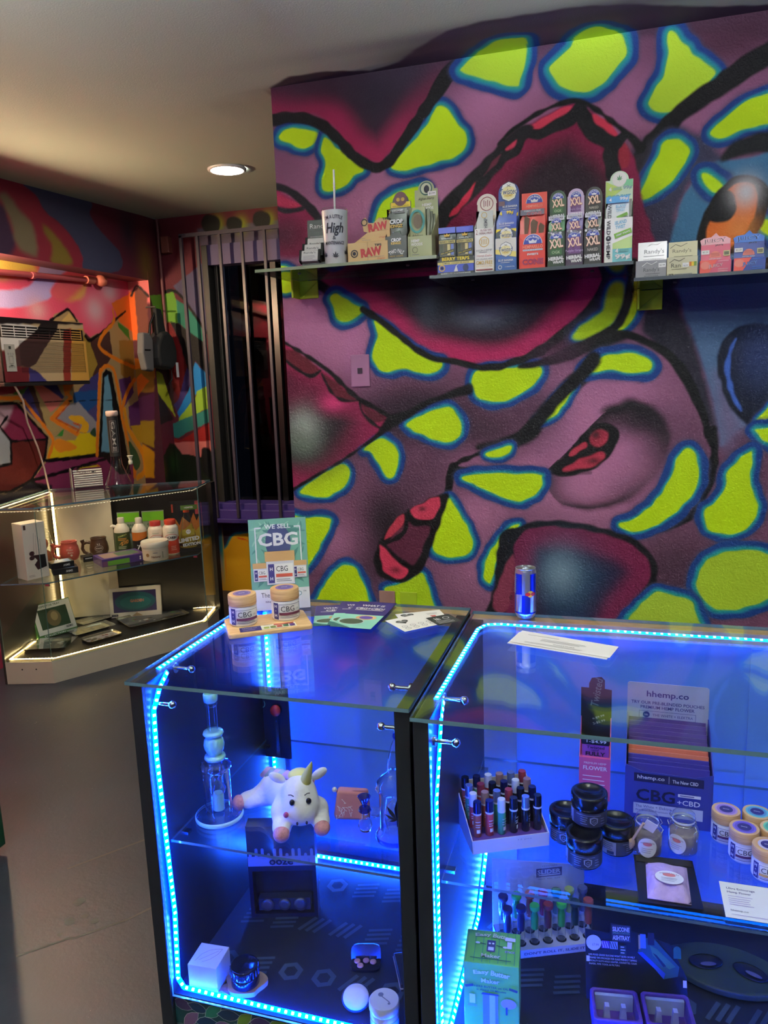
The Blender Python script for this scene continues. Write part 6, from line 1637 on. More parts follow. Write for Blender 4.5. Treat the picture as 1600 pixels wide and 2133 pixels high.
g = G(P(140, 110, 100, .9, bump=.6, nscale=90)); g.prism([(-.052, -.022), (-.034, -.034), (-.030, -.008), (-.044, .0), (-.068, -.016), (-.066, -.026)], .010, ((0, 0, .0), FX, (0, 1, 0))); g.build('bark_stub', sl)

tn = thing('pocket_tin', 'flat rounded tin lying open with four pink sweets inside', 'tin', (-.555, 1.515, D1 + .0005), .25)
q = [(.035 * math.copysign(abs(cos(a)) ** .5, cos(a)), .022 * math.copysign(abs(sin(a)) ** .5, sin(a))) for a in [2 * pi * k / 28 for k in range(28)]]
g = G(P(30, 32, 44, .3, .6)); g.prism(q, .006, ((0, 0, 0), FX, (0, 1, 0))); g.build('tray', tn)
g = G(P(110, 110, 124, .25, .8)); g.prism([(p[0] * 1.03, p[1]) for p in q], .005, ((0, .024, .014), FX, (0, .35, .94))); g.build('lid', tn)
for k, (dx, dy) in enumerate([(-.020, .004), (.001, .006), (.018, .002), (-.012, -.010)]):
    sw = thing('pink_sweet', ['round pink sweet at the hinge end of the open tin', 'round pink sweet at the back middle of the open tin', 'round pink sweet at the post side of the open tin', 'round pink sweet at the front of the open tin'][k], 'sweet', (-.555 + dx * .97 - dy * .25, 1.515 + dy * .97 + dx * .25, D1 + .0068), 0, 'pink sweets in the open tin')
    g = G(P(206, 150, 160, .5)); g.lathe([(.006, 0), (.0078, .002), (.0078, .0035), (.006, .005)], 18); g.build('drop', sw)

ov = thing('white_dish', 'smooth white oval dish tilted up on its edge', 'dish', (-.538, 1.397, D1 + .0225))
ov.rotation_euler = (.62, 0, .25)
g = G(P(226, 228, 232, .2, spec=.7)); g.lathe([(.0001, -.006), (.022, -.005), (.0285, -.001), (.0295, .003), (.027, .006), (.018, .0075), (.0001, .008)], 36, sx=1.0, sy=.9, capb=False, capt=False); g.build('dish', ov)
g = G(P(40, 44, 60, .4)); g.lathe([(.030, -.004), (.033, -.003), (.032, .0), (.0295, .001)], 36, sx=1.0, sy=.9, capb=False, capt=False); g.build('rim', ov)

wj = thing('white_jar', 'round white lidded jar with a pipe drawn on its lid', 'jar', (-.462, 1.366, D1 + .0004), .2)
g = G(P(224, 226, 230, .3)); g.lathe([(.029, 0), (.0315, .003), (.0315, .04), (.030, .042)], 40); g.build('body', wj)
g = G(P(228, 230, 234, .3)); g.lathe([(.0325, .042), (.033, .044), (.033, .060), (.031, .0625)], 40); ld = g.build('lid', wj)
pr = Print((0, 0, .0625), FX, (0, 1, 0)); LN = P(140, 144, 160, .5); pr.disc(-.008, .012, .006, LN); pr.rect(-.010, -.0012, .016, .0012, LN, -.7); pr.disc(.012, -.012, .003, LN); pr.build(ld, 'lid_print')
pr = Print((0, -.0316, .02), FX, FZ, bend=.0316); pr.rect(-.06, -.012, .06, -.009, LN); pr.rect(-.06, .006, .06, .008, LN); pr.build(wj)

db = thing('flat_case', 'flat dark case with pale edge lying by the post, badge on its lid', 'case', (-.437, 1.53, D1 + .0004), .45)
g = G(P(30, 30, 40, .3)); g.box(-.045, .032, -.06, .04, 0, .022); bevel(g.build('case', db), .003)
g = G(P(190, 176, 160, .4)); g.box(-.046, .033, -.061, .041, .009, .012); g.build('seam', db)
pr = Print((.0, -.01, .022), FX, (0, 1, 0)); pr.disc(0, 0, .012, P(120, 118, 130, .4)); pr.build(db)

# ------------------------------------------------------------------ wider counter, glass shelf
S2 = .505
lb = thing('lighter_tray', 'open cardboard display tray holding rows of upright lighters', 'tray', (-.232, 1.535, S2), .44)
CARD = P(206, 196, 190, .7); LW, LD = .168, .150
g = G(CARD)
g.box(-LW / 2, LW / 2, -LD / 2, LD / 2, 0, .003)
g.box(-LW / 2, LW / 2, -LD / 2, -LD / 2 + .002, .003, .030)
g.prism([(0, .003), (LD, .003), (LD, .085), (0, .030)], .002, ((-LW / 2, -LD / 2, 0), (0, 1, 0), FZ)); g.prism([(0, .003), (LD, .003), (LD, .085), (0, .030)], -.002, ((LW / 2, -LD / 2, 0), (0, 1, 0), FZ))
g.box(-LW / 2, LW / 2, LD / 2 - .002, LD / 2, .003, .085)
g.build('carton', lb)
g = G(P(84, 52, 120, .6)); g.box(-LW / 2 + .003, LW / 2 - .003, -LD / 2 + .003, LD / 2 - .003, .024, .027); g.build('insert', lb)
pr = Print((0, -LD / 2 - .0003, 0), FX, FZ); pr.text('12 pcs', .03, .022, .03, .004, GREYT); pr.build(lb)
BODYC = [(P(190, 92, 70, .3), 'orange-brown'), (P(206, 64, 62, .3), 'red'), (P(70, 170, 120, .3), 'green'), (P(24, 26, 30, .25), 'black'), (P(20, 22, 28, .25), 'black'), (P(26, 26, 32, .25), 'black')]
CAPC = [P(34, 40, 96, .2, .6), P(210, 212, 216, .4), P(40, 46, 60, .2, .6), P(150, 170, 214, .2, .7), P(196, 150, 130, .3, .5), P(170, 60, 70, .3, .4)]
rows = ['front', 'second', 'third', 'back']; nth = ['first', 'second', 'third', 'fourth', 'fifth', 'sixth']
proto = {}
for r_ in range(4):
    for c_ in range(6):
        x_, y_ = -.066 + c_ * .0264, -.052 + r_ * .034
        bm, bn = BODYC[c_] if r_ == 0 else (BODYC[(c_ * 2 + r_) % 3] if c_ < 3 else BODYC[3])
        capm = CAPC[[0, 0, 1, 2, 3, 2][c_]] if r_ == 0 else CAPC[[2, 0, 1, 4, 3, 5][(c_ + 2 * r_) % 6]]
        ca, sa = cos(.44), sin(.44)
        loc = (-.232 + x_ * ca - y_ * sa, 1.535 + x_ * sa + y_ * ca, S2 + .0275)
        lab = 'upright %s lighter, %s in the %s row of the display tray' % (bn, nth[c_], rows[r_])
        key = (bm, capm)
        if key not in proto:
            t = thing('torch_lighter', lab, 'lighter', loc, .44 + .3 * c_, 'lighters in the display tray')
            g = G(bm); g.lathe([(.0078, 0), (.0086, .001), (.0086, .050)], 20); g.build('body', t)
            g = G(P(214, 214, 218, .3)); g.lathe([(.0088, .050), (.0088, .054)], 20); g.build('band', t)
            g = G(capm); g.lathe([(.0086, .054), (.0086, .076), (.0080, .0785)], 20); g.build('cap', t)
            pr = Print((0, -.0087, 0), FX, FZ, bend=.0087); pr.rect(-.004, .010, .004, .018, W8); pr.lines(-.006, .006, [.024, .029, .036], .0015, W8); pr.build(t)
            proto[key] = t
        else:
            dup(proto[key], loc, .44 + .3 * c_, lab)

def black_jar(label, loc, rz):
    t = thing('black_jar', label, 'jar', loc, rz, 'black jars stacked on the glass shelf')
    g = G(P(20, 20, 24, .18)); g.lathe([(.033, 0), (.0355, .003), (.0355, .036), (.0335, .0385)], 40); g.build('body', t)
    g = G(P(16, 16, 20, .25)); g.lathe([(.0355, .0388), (.037, .040), (.037, .060), (.0365, .064), (.034, .065), (.0275, .065), (.027, .0625), (.0001, .0625)], 44, capt=False); g.build('lid', t)
    pr = Print((0, -.0356, 0), FX, FZ, bend=.0356); D = P(52, 52, 64, .4); Lg = P(150, 152, 170, .4)
    pr.rect(-.075, .004, .075, .034, D); pr.rect(-.066, .004, -.032, .033, Lg); pr.lines(-.064, -.036, [.029, .025, .021, .017], .0012, D); pr.rect(-.05, .006, -.036, .013, D)
    pr.poly([(.014, .028), (.006, .025), (.0065, .015), (.014, .009), (.0215, .015), (.022, .025)], Lg); pr.poly([(.014, .0255), (.0085, .0235), (.0088, .0155), (.014, .0115), (.0192, .0155), (.0195, .0235)], D); pr.text('G', .014, .0185, .006, .007, Lg)
    pr.lines(-.012, .002, [.026, .021, .017, .012], .0011, Lg); pr.lines(.027, .036, [.024, .019, .013], .0011, Lg); pr.lines(-.02, .03, [.0315], .001, Lg)
    pr.build(t)
    return t
j0 = black_jar('black jar beside the lighter tray, first of the three on the shelf', (-.0912, 1.5438, S2), -.5)
dup(j0, (-.0511, 1.4688, S2), -.15, 'black jar at the front of the group, under another jar')
dup(j0, (.0113, 1.5287, S2), .9, 'black jar with barcode turned forward beside the clip-top jars')
dup(j0, (-.0435, 1.512, S2 + .0660), -.1, 'black jar stacked on top of the other black jars')

def clip_jar(label, loc, rz, spoon):
    t = thing('clip_top_jar', label, 'jar', loc, rz, 'clip-top glass jars on the shelf')
    g = G(JARGL); g.lathe([(.027, 0), (.030, .003), (.0305, .010), (.0305, .046), (.027, .056), (.0215, .061), (.0215, .066)], 36, capt=False); g.build('glass_body', t)
    g = G(P(146, 130, 136, .9, noise=.3, nscale=90)); g.lathe([(.026, .002), (.029, .005), (.029, .040), (.026, .044), (.0001, .045)], 30, capt=False); g.build('filling', t)
    g = G(P(236, 236, 238, .4)); g.lathe([(.0225, .066), (.0235, .068), (.0225, .0705)], 30, capb=False, capt=False); g.build('seal', t)
    g = G(JARGL); g.lathe([(.022, .0705), (.0235, .073), (.0225, .080), (.018, .085), (.0150, .087), (.0001, .086)], 32, capt=False); g.build('glass_lid', t)
    g = G(CHROME)
    ring = [(.0238 * cos(a), .0238 * sin(a), .062) for a in [2 * pi * k / 20 for k in range(21)]]
    g.tube(ring, .0009, 6, caps=False)
    for s in (-1, 1): g.tube([(s * .0238, 0, .062), (s * .029, -.003, .070), (s * .0245, -.004, .079)], .0009, 6); g.tube([(s * .0238, 0, .062), (s * .031, -.006, .056), (s * .027, -.010, .050)], .0009, 6)
    g.build('wire_clip', t)['kind'] = 'stuff'
    pr = Print((0, -.0307, .026), FX, FZ, bend=.0307); pr.disc(0, 0, .019, P(228, 226, 230, .5), .0215, seg=30); pr.disc(0, .008, .009, P(210, 120, 130, .5), .004); pr.text('sugared herbs', 0, .012, .028, .004, P(120, 60, 90, .5), arc=.03); pr.lines(-.011, .011, [-.002, -.006, -.010], .0009, GREYT); pr.build(t)
    if spoon:
        g = G(P(200, 164, 130, .7)); g.xf = Matrix.Translation((-.028, -.026, .040)) @ Matrix.Rotation(.45, 4, 'Y') @ Matrix.Rotation(.1, 4, 'X')
        g.cyl((0, 0, -.004), (0, 0, .045), .0028, seg=8); g.sphere((0, 0, -.016), .010, .004, .016); g.build('wooden_spoon', t)
        g = G(P(214, 206, 208, .7)); g.xf = Matrix.Translation((.004, -.028, .074)) @ Matrix.Rotation(.5, 4, 'Y'); g.box(-.012, .012, -.001, .001, -.010, .010); g.build('paper_tag', t)
    return t
clip_jar('clip-top glass jar with a wooden spoon tied to its neck', (.0726, 1.5319, S2), .0, True)
clip_jar('clip-top glass jar without spoon, label turned sideways', (.1445, 1.5564, S2), -.5, False)

tr = thing('black_slab', 'thin black card lying flat under the lavender bath salt bag', 'card', (.108, 1.438, S2), .05)
g = G(P(16, 16, 22, .3)); g.box(-.058, .056, -.072, .075, 0, .002); g.build('card', tr)
g = G(P(40, 36, 30, .5)); g.box(-.054, .052, .052, .073, .002, .0035); g.build('fold', tr)
po = thing('salt_bag', 'clear bag packed with lavender pink bath salt and round sticker', 'bag', (.108, 1.430, S2 + .0025), .0)
SALT = P(182, 156, 206, .8, noise=.18, nscale=70, bump=.8)
def pillow(nx=12, ny=14, w_=.078, h_=.110, th=.017):
    g = G(SALT, True)
    v, f = [], []
    for j in range(ny + 1):
        for i in range(nx + 1):
            u, w2 = 2 * i / nx - 1, 2 * j / ny - 1
            k = (1 - u ** 4) * (1 - w2 ** 4)
            pinch = 1 - .08 * (1 - abs(w2)) 
            v.append((u * w_ / 2 * pinch, w2 * h_ / 2 * (1 - .05 * (1 - abs(u))), .002 + th * k ** .6 * (.85 + .15 * sin(5 * u + 3 * w2))))
    for j in range(ny):
        for i in range(nx):
            a = j * (nx + 1) + i; f.append((a, a + 1, a + nx + 2, a + nx + 1))
    g.add(v, f, True)
    g.box(-w_ / 2, w_ / 2, -h_ / 2, h_ / 2, 0, .002)
    return g
pillow().build('bag', po)
pr = Print((.002, -.010, .0200), FX, (0, 1, .0)); pr.disc(0, 0, .026, P(226, 224, 230, .5), .020, seg=32); pr.disc(0, .007, .012, P(220, 130, 130, .5), .005); pr.text('sugared herbs', 0, .012, .036, .005, P(130, 60, 90, .5), arc=.05); pr.lines(-.015, .015, [-.003, -.007, -.012], .0009, GREYT); pr.build(po)

TOPS = [(P(186, 150, 200, .5), P(150, 120, 200, .5), NAVY), (P(110, 190, 200, .5), P(90, 150, 190, .5), NAVY), (P(130, 110, 210, .5), P(104, 84, 190, .5), NAVY), (P(110, 200, 160, .5), P(90, 170, 150, .5), NAVY), (P(220, 170, 110, .5), P(200, 190, 220, .5), NAVY)]
for k, (x_, y_, lb_) in enumerate([(.2331, 1.618, 'flower jar with lilac lid print at the back next to the pouch box'), (.2935, 1.6231, 'flower jar with aqua ringed lid print in the back row'), (.2600, 1.5580, 'flower jar with violet lid print in the middle of the cluster'), (.3190, 1.5700, 'flower jar with green lid print at the edge of the view'), (.2948, 1.5050, 'flower jar nearest the front glass behind the white card')]):
    flower_jar(lb_, (x_, y_, S2), -.12, .0285, .066, [P(98, 44, 84, .5), P(60, 90, 120, .5), P(98, 44, 84, .5), P(60, 110, 80, .5), P(196, 150, 80, .5)][k], TOPS[k], 'flower jars on the wider counter shelf')
wc = thing('info_card', 'white information card lying at the shelf edge below the flower jars', 'card', (.262, 1.411, S2), 0)
g = G(WT); g.box(-.058, .06, -.05, .053, 0, .0009); g.build('card', wc)
pr = Print((0, 0, .0009), FX, (0, 1, 0), lift=.0002, step=.0001); pr.text('Ultra Entourage', -.022, .034, .05, .0075, NAVY, .01); pr.text('Hemp Flower', -.026, .023, .042, .0075, NAVY, .01); pr.lines(-.047, -.002, [.012, .005, -.001, -.007, -.013], .0012, LAV); pr.text('hhemp.co', -.032, -.030, .030, .006, INK); pr.lines(-.047, .03, [-.041], .001, LAV)
for yy_ in (.020, -.012): pr.rect(.028, yy_ - .012, .052, yy_ + .006, W8); pr.rect(.027, yy_ + .006, .053, yy_ + .014, WOODL); pr.rect(.031, yy_ - .009, .049, yy_ + .002, NAVY)
pr.build(wc)

hx = thing('pouch_box', 'navy display box filled with flat orange and violet pouches', 'box', (.119, 1.665, S2), -.02)
BX = P(50, 56, 150, .45); bw, bdp = .178, .150
g = G(BX)
g.prism([(-bw / 2, 0), (bw / 2, 0), (bw / 2, .130), (bw * .30, .120), (-bw * .30, .122), (-bw / 2, .135)], -.002, ((0, -.03, 0), FX, FZ))
for s in (-1, 1): g.prism([(0, 0), (bdp, 0), (bdp, .19), (.10, .18), (.02, .140), (0, .130)], .002 * s, ((s * (bw / 2 - .001), -.03, 0), (0, 1, 0), FZ))
g.box(-bw / 2, bw / 2, -.03, bdp - .03, 0, .002); g.build('carton', hx)
g = G(P(196, 194, 214, .5)); g.prism([(-bw / 2, 0), (bw / 2, 0), (bw / 2, .262), (bw / 2 - .004, .266), (-bw / 2 + .004, .266), (-bw / 2, .262)], -.002, ((0, bdp - .03, .0), FX, FZ)); hd = g.build('header_card', hx)
pr = Print((0, bdp - .03, 0), FX, FZ); N2 = P(62, 54, 130, .5)
pr.text('hhemp.co', .0, .238, .092, .019, N2, .015); pr.text('TRY OUR PRE-BLENDED POUCHES', 0, .218, .160, .0075, N2, .01); pr.text('PREMIUM HEMP FLOWER', 0, .207, .118, .0075, N2, .01); pr.frame(-.062, .180, .062, .198, .0008, N2); pr.disc(-.046, .189, .0075, N2); pr.text('hh', -.046, .189, .007, .005, W8); pr.text('THE WHITE + ELEKTRA', .012, .189, .088, .006, N2); pr.build(hd)
pr = Print((0, -.0302, 0), FX, FZ)
pr.rect(-bw * .40, .098, bw * .40, .118, P(26, 22, 70, .5)); pr.text('hhemp.co', -.036, .108, .056, .011, W8, .01); pr.rect(.0005, .100, .0013, .117, W8); pr.text('The New CBD', .034, .107, .052, .008, W8, .01)
pr.text('CBG', -.026, .068, .080, .028, P(20, 18, 54, .5), .02); pr.text('+CBD', .042, .060, .046, .012, W8, .01); pr.rect(.020, .073, .066, .080, W8); pr.lines(.024, .062, [.0765], .002, N2)
pr.rect(-bw * .40, .022, bw * .40, .048, P(190, 190, 206, .5)); pr.text('The White + Elektra', -.030, .041, .074, .0065, N2); pr.text('Pre-Blended Premium Hemp Flower', -.010, .031, .112, .0055, N2); pr.build(hx)
PC = [P(70, 60, 160, .4), P(66, 58, 150, .4), P(72, 62, 158, .4), P(214, 120, 96, .4), P(210, 112, 88, .4), P(216, 122, 98, .4), P(112, 80, 160, .4), P(104, 76, 150, .4), P(112, 80, 164, .4), P(108, 78, 158, .4), P(116, 84, 168, .4), P(106, 76, 150, .4)]
pn = ['navy', 'navy', 'navy', 'orange', 'orange', 'orange', 'violet', 'violet', 'violet', 'violet', 'violet', 'violet']
on = ['first', 'second', 'third', 'fourth', 'fifth', 'sixth', 'seventh', 'eighth', 'ninth', 'tenth', 'eleventh', 'twelfth']
for k in range(12):
    y_ = -.022 + k * .0112
    t = thing('flower_pouch', '%s flat pouch, %s from the front of the display box' % (pn[k], on[k]), 'pouch', (.119 + y_ * .02, 1.665 + y_, S2 + .0025), -.02, 'pouches in the display box')
    g = G(PC[k]); zz = .128 + k * .0046
    g.prism([(-.084, 0), (.084, 0), (.084, zz), (-.084, zz)], -.0035, ((0, 0, 0), FX, (0, .10, .995))); g.build('pouch', t)

tw = thing('twist_box', 'tall narrow pink and black display box behind the black jars', 'box', (-.037, 1.725, S2), .0)
PINKB = P(206, 84, 140, .5)
g = G(PINKB); g.box(-.036, .034, -.02, .05, 0, .105); g.prism([(0, .105), (.07, .105), (.07, .175)], .002, ((-.036, -.02, 0), (0, 1, 0), FZ)); g.prism([(0, .105), (.07, .105), (.07, .175)], -.002, ((.034, -.02, 0), (0, 1, 0), FZ)); g.build('carton', tw)
g = G(P(26, 30, 34, .5)); g.prism([(-.036, .105), (.034, .105), (.034, .245), (.018, .247), (.018, .268), (.010, .276), (-.012, .272), (-.018, .258), (-.018, .247), (-.036, .247)], -.002, ((0, .05, 0), FX, FZ)); hd = g.build('header_card', tw)
pr = Print((0, .05, 0), FX, FZ); SG = P(120, 140, 130, .5); pr.text('Twisted', 0, .238, .072, .018, SG, .01, .2, pi / 2 - .15); pr.text('4-$9.99', .004, .175, .03, .006, W8, .0, 0, .4); pr.text('2-$5.99', .006, .163, .03, .006, W8, 0, 0, .4); pr.build(hd)
g = G(P(150, 74, 170, .4)); g.box(-.030, .030, -.012, -.009, .09, .150); pc2 = g.build('pouch', tw)
pr = Print((0, -.0122, 0), FX, FZ); pr.rect(-.030, .134, .030, .150, P(22, 20, 30, .5)); pr.text('1-$4.99', .002, .142, .044, .008, W8, .01); pr.text('Twisted', 0, .128, .04, .007, INK, .01); pr.text('HEMP', 0, .1205, .016, .004, INK); pr.text('FULLY', 0, .112, .044, .010, INK, .03); pr.text('TWISTED', 0, .099, .044, .008, INK, .03); pr.build(pc2)
pr = Print((0, -.0202, 0), FX, FZ); pr.text('PREMIUM HEMP', 0, .092, .05, .005, W8); pr.text('FLOWER', 0, .080, .054, .010, W8, .02); pr.lines(-.028, .028, [.06, .05, .04], .002, W8); pr.build(tw)

# ------------------------------------------------------------------ wider counter, floor of the case
eb = thing('butter_maker_box', 'tall green printed box for a butter maker near the front glass', 'box', (-.235, 1.405, D1), .09)
GB = P(112, 186, 76, .45, noise=.1, nscale=20); hz = .165
g = G(GB); g.box(-.058, .058, -.0, .098, 0, hz); bevel(g.build('carton', eb), .0012)
YL = P(206, 214, 170, .5); GD = P(40, 80, 70, .5)
def butter(pr, cx, cy, s, h_):
    for dx, dy, m_ in ((0, -.0006, GD), (0, .0004, YL)):
        pr.text('Easy', cx - s * .26, cy + dy, s * .42, h_, m_, .04, 0, .12); pr.text('Butter', cx + s * .24, cy + dy, s * .50, h_, m_, .04, 0, -.1)
pr = Print((0, .049, hz), FX, (0, 1, 0))
for k in range(7): pr.rect(-.055 + k * .017, -.046, -.0535 + k * .017, .046, P(74, 146, 100, .5)); pr.k -= .0002
pr.k += .0003
butter(pr, 0, .032, .084, .013); pr.text('Maker', -.002, -.028, .042, .011, GD, .06); pr.text('Maker', -.002, -.0276, .041, .0105, YL, .03)
pr.rect(-.012, -.016, .006, .018, P(80, 76, 110, .5)); pr.rect(-.009, -.012, .003, -.002, W8); pr.disc(-.0065, .008, .0025, W8); pr.disc(.001, .008, .0025, W8)
pr.rect(-.030, .004, -.014, .006, INK, -.2); pr.disc(-.032, .006, .005, W8, .003); pr.rect(.008, .000, .024, .002, INK, -.2); pr.disc(.027, -.001, .005, W8, .003)
pr.text('1', .036, .006, .010, .020, W8, .05); pr.text('STICK', .038, -.014, .022, .006, LAV, .03); pr.rect(.026, .018, .048, .028, W8); pr.lines(-.045, .045, [-.040], .002, GD); pr.build(eb, 'lid_print')
pr = Print((0, -.0003, 0), FX, FZ)
butter(pr, .0, hz - .022, .080, .013); pr.text('Maker', -.002, hz - .040, .040, .011, GD, .06); pr.text('Maker', -.002, hz - .0396, .039, .0105, YL, .03)
pr.text('HERB BUTTER on OIL', 0, hz - .054, .072, .005, GD, .02); pr.text('in About 10 Minutes', 0, hz - .0615, .062, .005, GD, .02)
pr.rect(-.018, .012, .014, hz - .068, P(120, 130, 160, .4)); pr.rect(-.004, .012, .008, hz - .068, P(176, 182, 206, .4)); pr.poly([(-.022, hz - .072), (.018, hz - .072), (.014, hz - .068), (-.018, hz - .067)], P(60, 66, 90, .4))
pr.text('1', -.040, hz - .085, .012, .022, W8, .05); pr.text('STICK', -.040, hz - .101, .020, .005, LAV, .03); pr.disc(.036, hz - .088, .016, LAV, .012); pr.rect(.030, hz - .115, .034, hz - .096, P(60, 66, 90, .4)); pr.rect(-.055, hz - .056, -.037, hz - .050, P(60, 70, 70, .5), .25); pr.rect(.037, hz - .056, .055, hz - .050, P(60, 70, 70, .5), -.25); pr.build(eb)

rk = thing('tube_rack', 'white display rack with two rows of holes and a printed header', 'rack', (-.150, 1.700, D1), .40)
RW = P(214, 214, 224, .5); hw = .118
g = G(RW); g.box(-hw, hw, -.045, -.043, 0, .022); g.box(-hw, hw, -.045, .050, 0, .0015); g.box(-hw, -hw + .002, -.043, .05, .0015, .022); g.box(hw - .002, hw, -.043, .05, .0015, .022); g.box(-hw, hw, -.043, .050, .0205, .022); g.build('base', rk)
g = G(RW); g.prism([(-hw, 0), (hw, 0), (hw, .165), (hw * .6, .170), (-hw * .6, .195), (-hw, .205)], -.002, ((0, .052, 0), FX, FZ)); hd = g.build('header_card', rk)
pr = Print((0, .052, 0), FX, FZ); pr.rect(-.006, .140, .060, .164, P(96, 90, 120, .5)); pr.text('SLIDER', .027, .154, .060, .012, W8, .03); pr.lines(0, .056, [.145], .003, W8, .1); pr.text('YSYSTEM', .027, .170, .04, .004, GREYT); pr.text('SHAKE · ROLL · SLIDE', .027, .135, .056, .004, GREYT); pr.build(hd)
pr = Print((0, -.0453, 0), FX, FZ); pr.text("DON'T ROLL IT, SLIDE IT", .01, .011, .150, .008, P(90, 84, 120, .5), .02); pr.build(rk)
for rw_ in (0, 1):
    for k in range(7):
        pr = Print((-.1 + k * .0335, -.022 + rw_ * .040, .0221), FX, (0, 1, 0)); pr.disc(0, 0, .0125, P(18, 20, 40, .6), .0125); pr.build(rk, 'hole')
TUBE = thin_glass('tube_glass', (.9, .94, .94), 1.45, facing=.6)
CAPT = [[('navy', P(40, 36, 96, .5)), ('dark blue', P(34, 30, 84, .5)), ('green', P(60, 196, 90, .5)), ('red-brown', P(150, 54, 54, .5)), ('bright green', P(80, 210, 70, .5)), ('dark green', P(40, 72, 60, .5)), ('orange', P(206, 92, 70, .5))],
        [('slate', P(60, 56, 100, .5)), ('grass green', P(64, 190, 84, .5)), ('orange-red', P(206, 88, 64, .5)), ('raspberry', P(206, 56, 96, .5)), ('striped teal', P(60, 120, 110, .5)), ('pale yellow', P(196, 206, 96, .5)), ('grey', P(110, 112, 140, .5))]]
ca, sa = cos(.40), sin(.40)
for rw_ in (0, 1):
    for k in range(7):
        nm, cm = CAPT[rw_][k]
        x_, y_ = -.1 + k * .0335, -.022 + rw_ * .040
        t = thing('glass_tube', 'clear glass tube with %s cap in the %s row of the white rack' % (nm, ('front', 'rear')[rw_]), 'tube', (-.150 + x_ * ca - y_ * sa, 1.700 + x_ * sa + y_ * ca, D1 + .0226), 0, 'capped tubes in the white rack')
        h_ = .088 + rw_ * .004
        g = G(TUBE); g.lathe([(.0098, 0), (.0106, .002), (.0106, h_)], 24, capt=False); g.build('tube', t)
        g = G(cm); g.lathe([(.0085, h_ - .05), (.0088, h_ - .02), (.006, h_ - .004), (.011, h_), (.0122, h_ + .003), (.0122, h_ + .010), (.011, h_ + .012)], 24); g.build('cap', t)
        if nm == 'striped teal':
            pr = Print((0, 0, h_ + .012), FX, (0, 1, 0)); pr.rect(-.009, .001, .009, .0035, P(120, 220, 170, .5), .3); pr.rect(-.009, -.005, .009, -.003, P(120, 220, 170, .5), .3); pr.build(t)

ar = thing('ashtray_display', 'black backing card of a silicone ashtray display with white lettering', 'display', (.062, 1.56, D1), .14)
g = G(P(20, 24, 26, .5)); g.prism([(-.108, 0), (.108, 0), (.108, .062), (.075, .130), (.0, .150), (-.008, .152), (-.008, .160), (-.052, .166), (-.054, .144), (-.108, .150)], -.002, ((0, 0, .001), FX, (0, .28, .96))); g.box(-.108, .108, -.085, 0, 0, .002); g.build('backing_card', ar)
pr = Print((0, 0, .001), FX, (0, .28, .96))
pr.rect(-.050, .128, -.010, .163, P(60, 66, 80, .5)); pr.text('SILICONE', -.030, .154, .037, .010, W8, .03); pr.text('SMOKE STATION', -.030, .146, .036, .004, P(130, 200, 150, .5)); pr.text('ASHTRAY', -.030, .136, .037, .010, W8, .03)
pr.disc(-.090, .122, .0165, P(222, 220, 230, .5)); pr.text('17.99', -.086, .118, .014, .005, P(110, 100, 110, .5))
for k, c in enumerate((P(110, 70, 170, .5), P(150, 170, 200, .5))):
    pr.rect(-.073 + k * .018, .112, -.056 + k * .018, .128, c)
    for j in range(3): pr.rect(-.071 + k * .018 + j * .005, .113, -.0695 + k * .018 + j * .005, .127, (W8, INK)[k], .3)
pr.rect(-.034, .100, -.020, .122, P(40, 66, 56, .5)); pr.lines(-.032, -.022, [.118, .112, .106], .002, W8)
pr.text('100% FOOD GRADE SILICONE WON\'T BURN OR MELT', -.052, .098, .100, .004, W8); pr.text('PYRAMID TIPS STRONGER FOR GLASS FRIENDLY TAPPING', -.050, .0915, .104, .004, W8); pr.text('SPECIALTY SLOTS HOLD LIGHTER, CIGARETTES, CIGAR', -.050, .085, .104, .004, W8); pr.text('PAPER, PIPE TOOL & FILTERS', -.068, .0785, .066, .004, W8)
# picture of the ashtray, printed
pr.poly([(.012, .138), (.036, .146), (.062, .118), (.092, .086), (.088, .066), (.058, .058), (.040, .078), (.004, .110)], P(44, 92, 96, .5)); pr.poly([(.004, .110), (.014, .112), (.062, .070), (.058, .058), (.040, .078)], P(40, 84, 190, .5)); pr.poly([(.030, .128), (.046, .120), (.084, .086), (.070, .080), (.036, .106)], P(70, 130, 96, .5)); pr.poly([(.036, .112), (.044, .108), (.064, .086), (.058, .084)], P(24, 40, 60, .5)); pr.rect(.010, .120, .022, .150, P(90, 130, 220, .5)); pr.rect(.026, .128, .040, .154, P(28, 30, 50, .5)); pr.rect(.006, .118, .010, .148, P(190, 160, 120, .5)); pr.rect(.080, .104, .096, .122, P(44, 110, 84, .5)); pr.disc(.088, .122, .008, P(44, 110, 84, .5))
pr.rect(-.107, .084, -.100, .096, W8); pr.rect(.098, .045, .106, .060, W8); pr.build(ar)
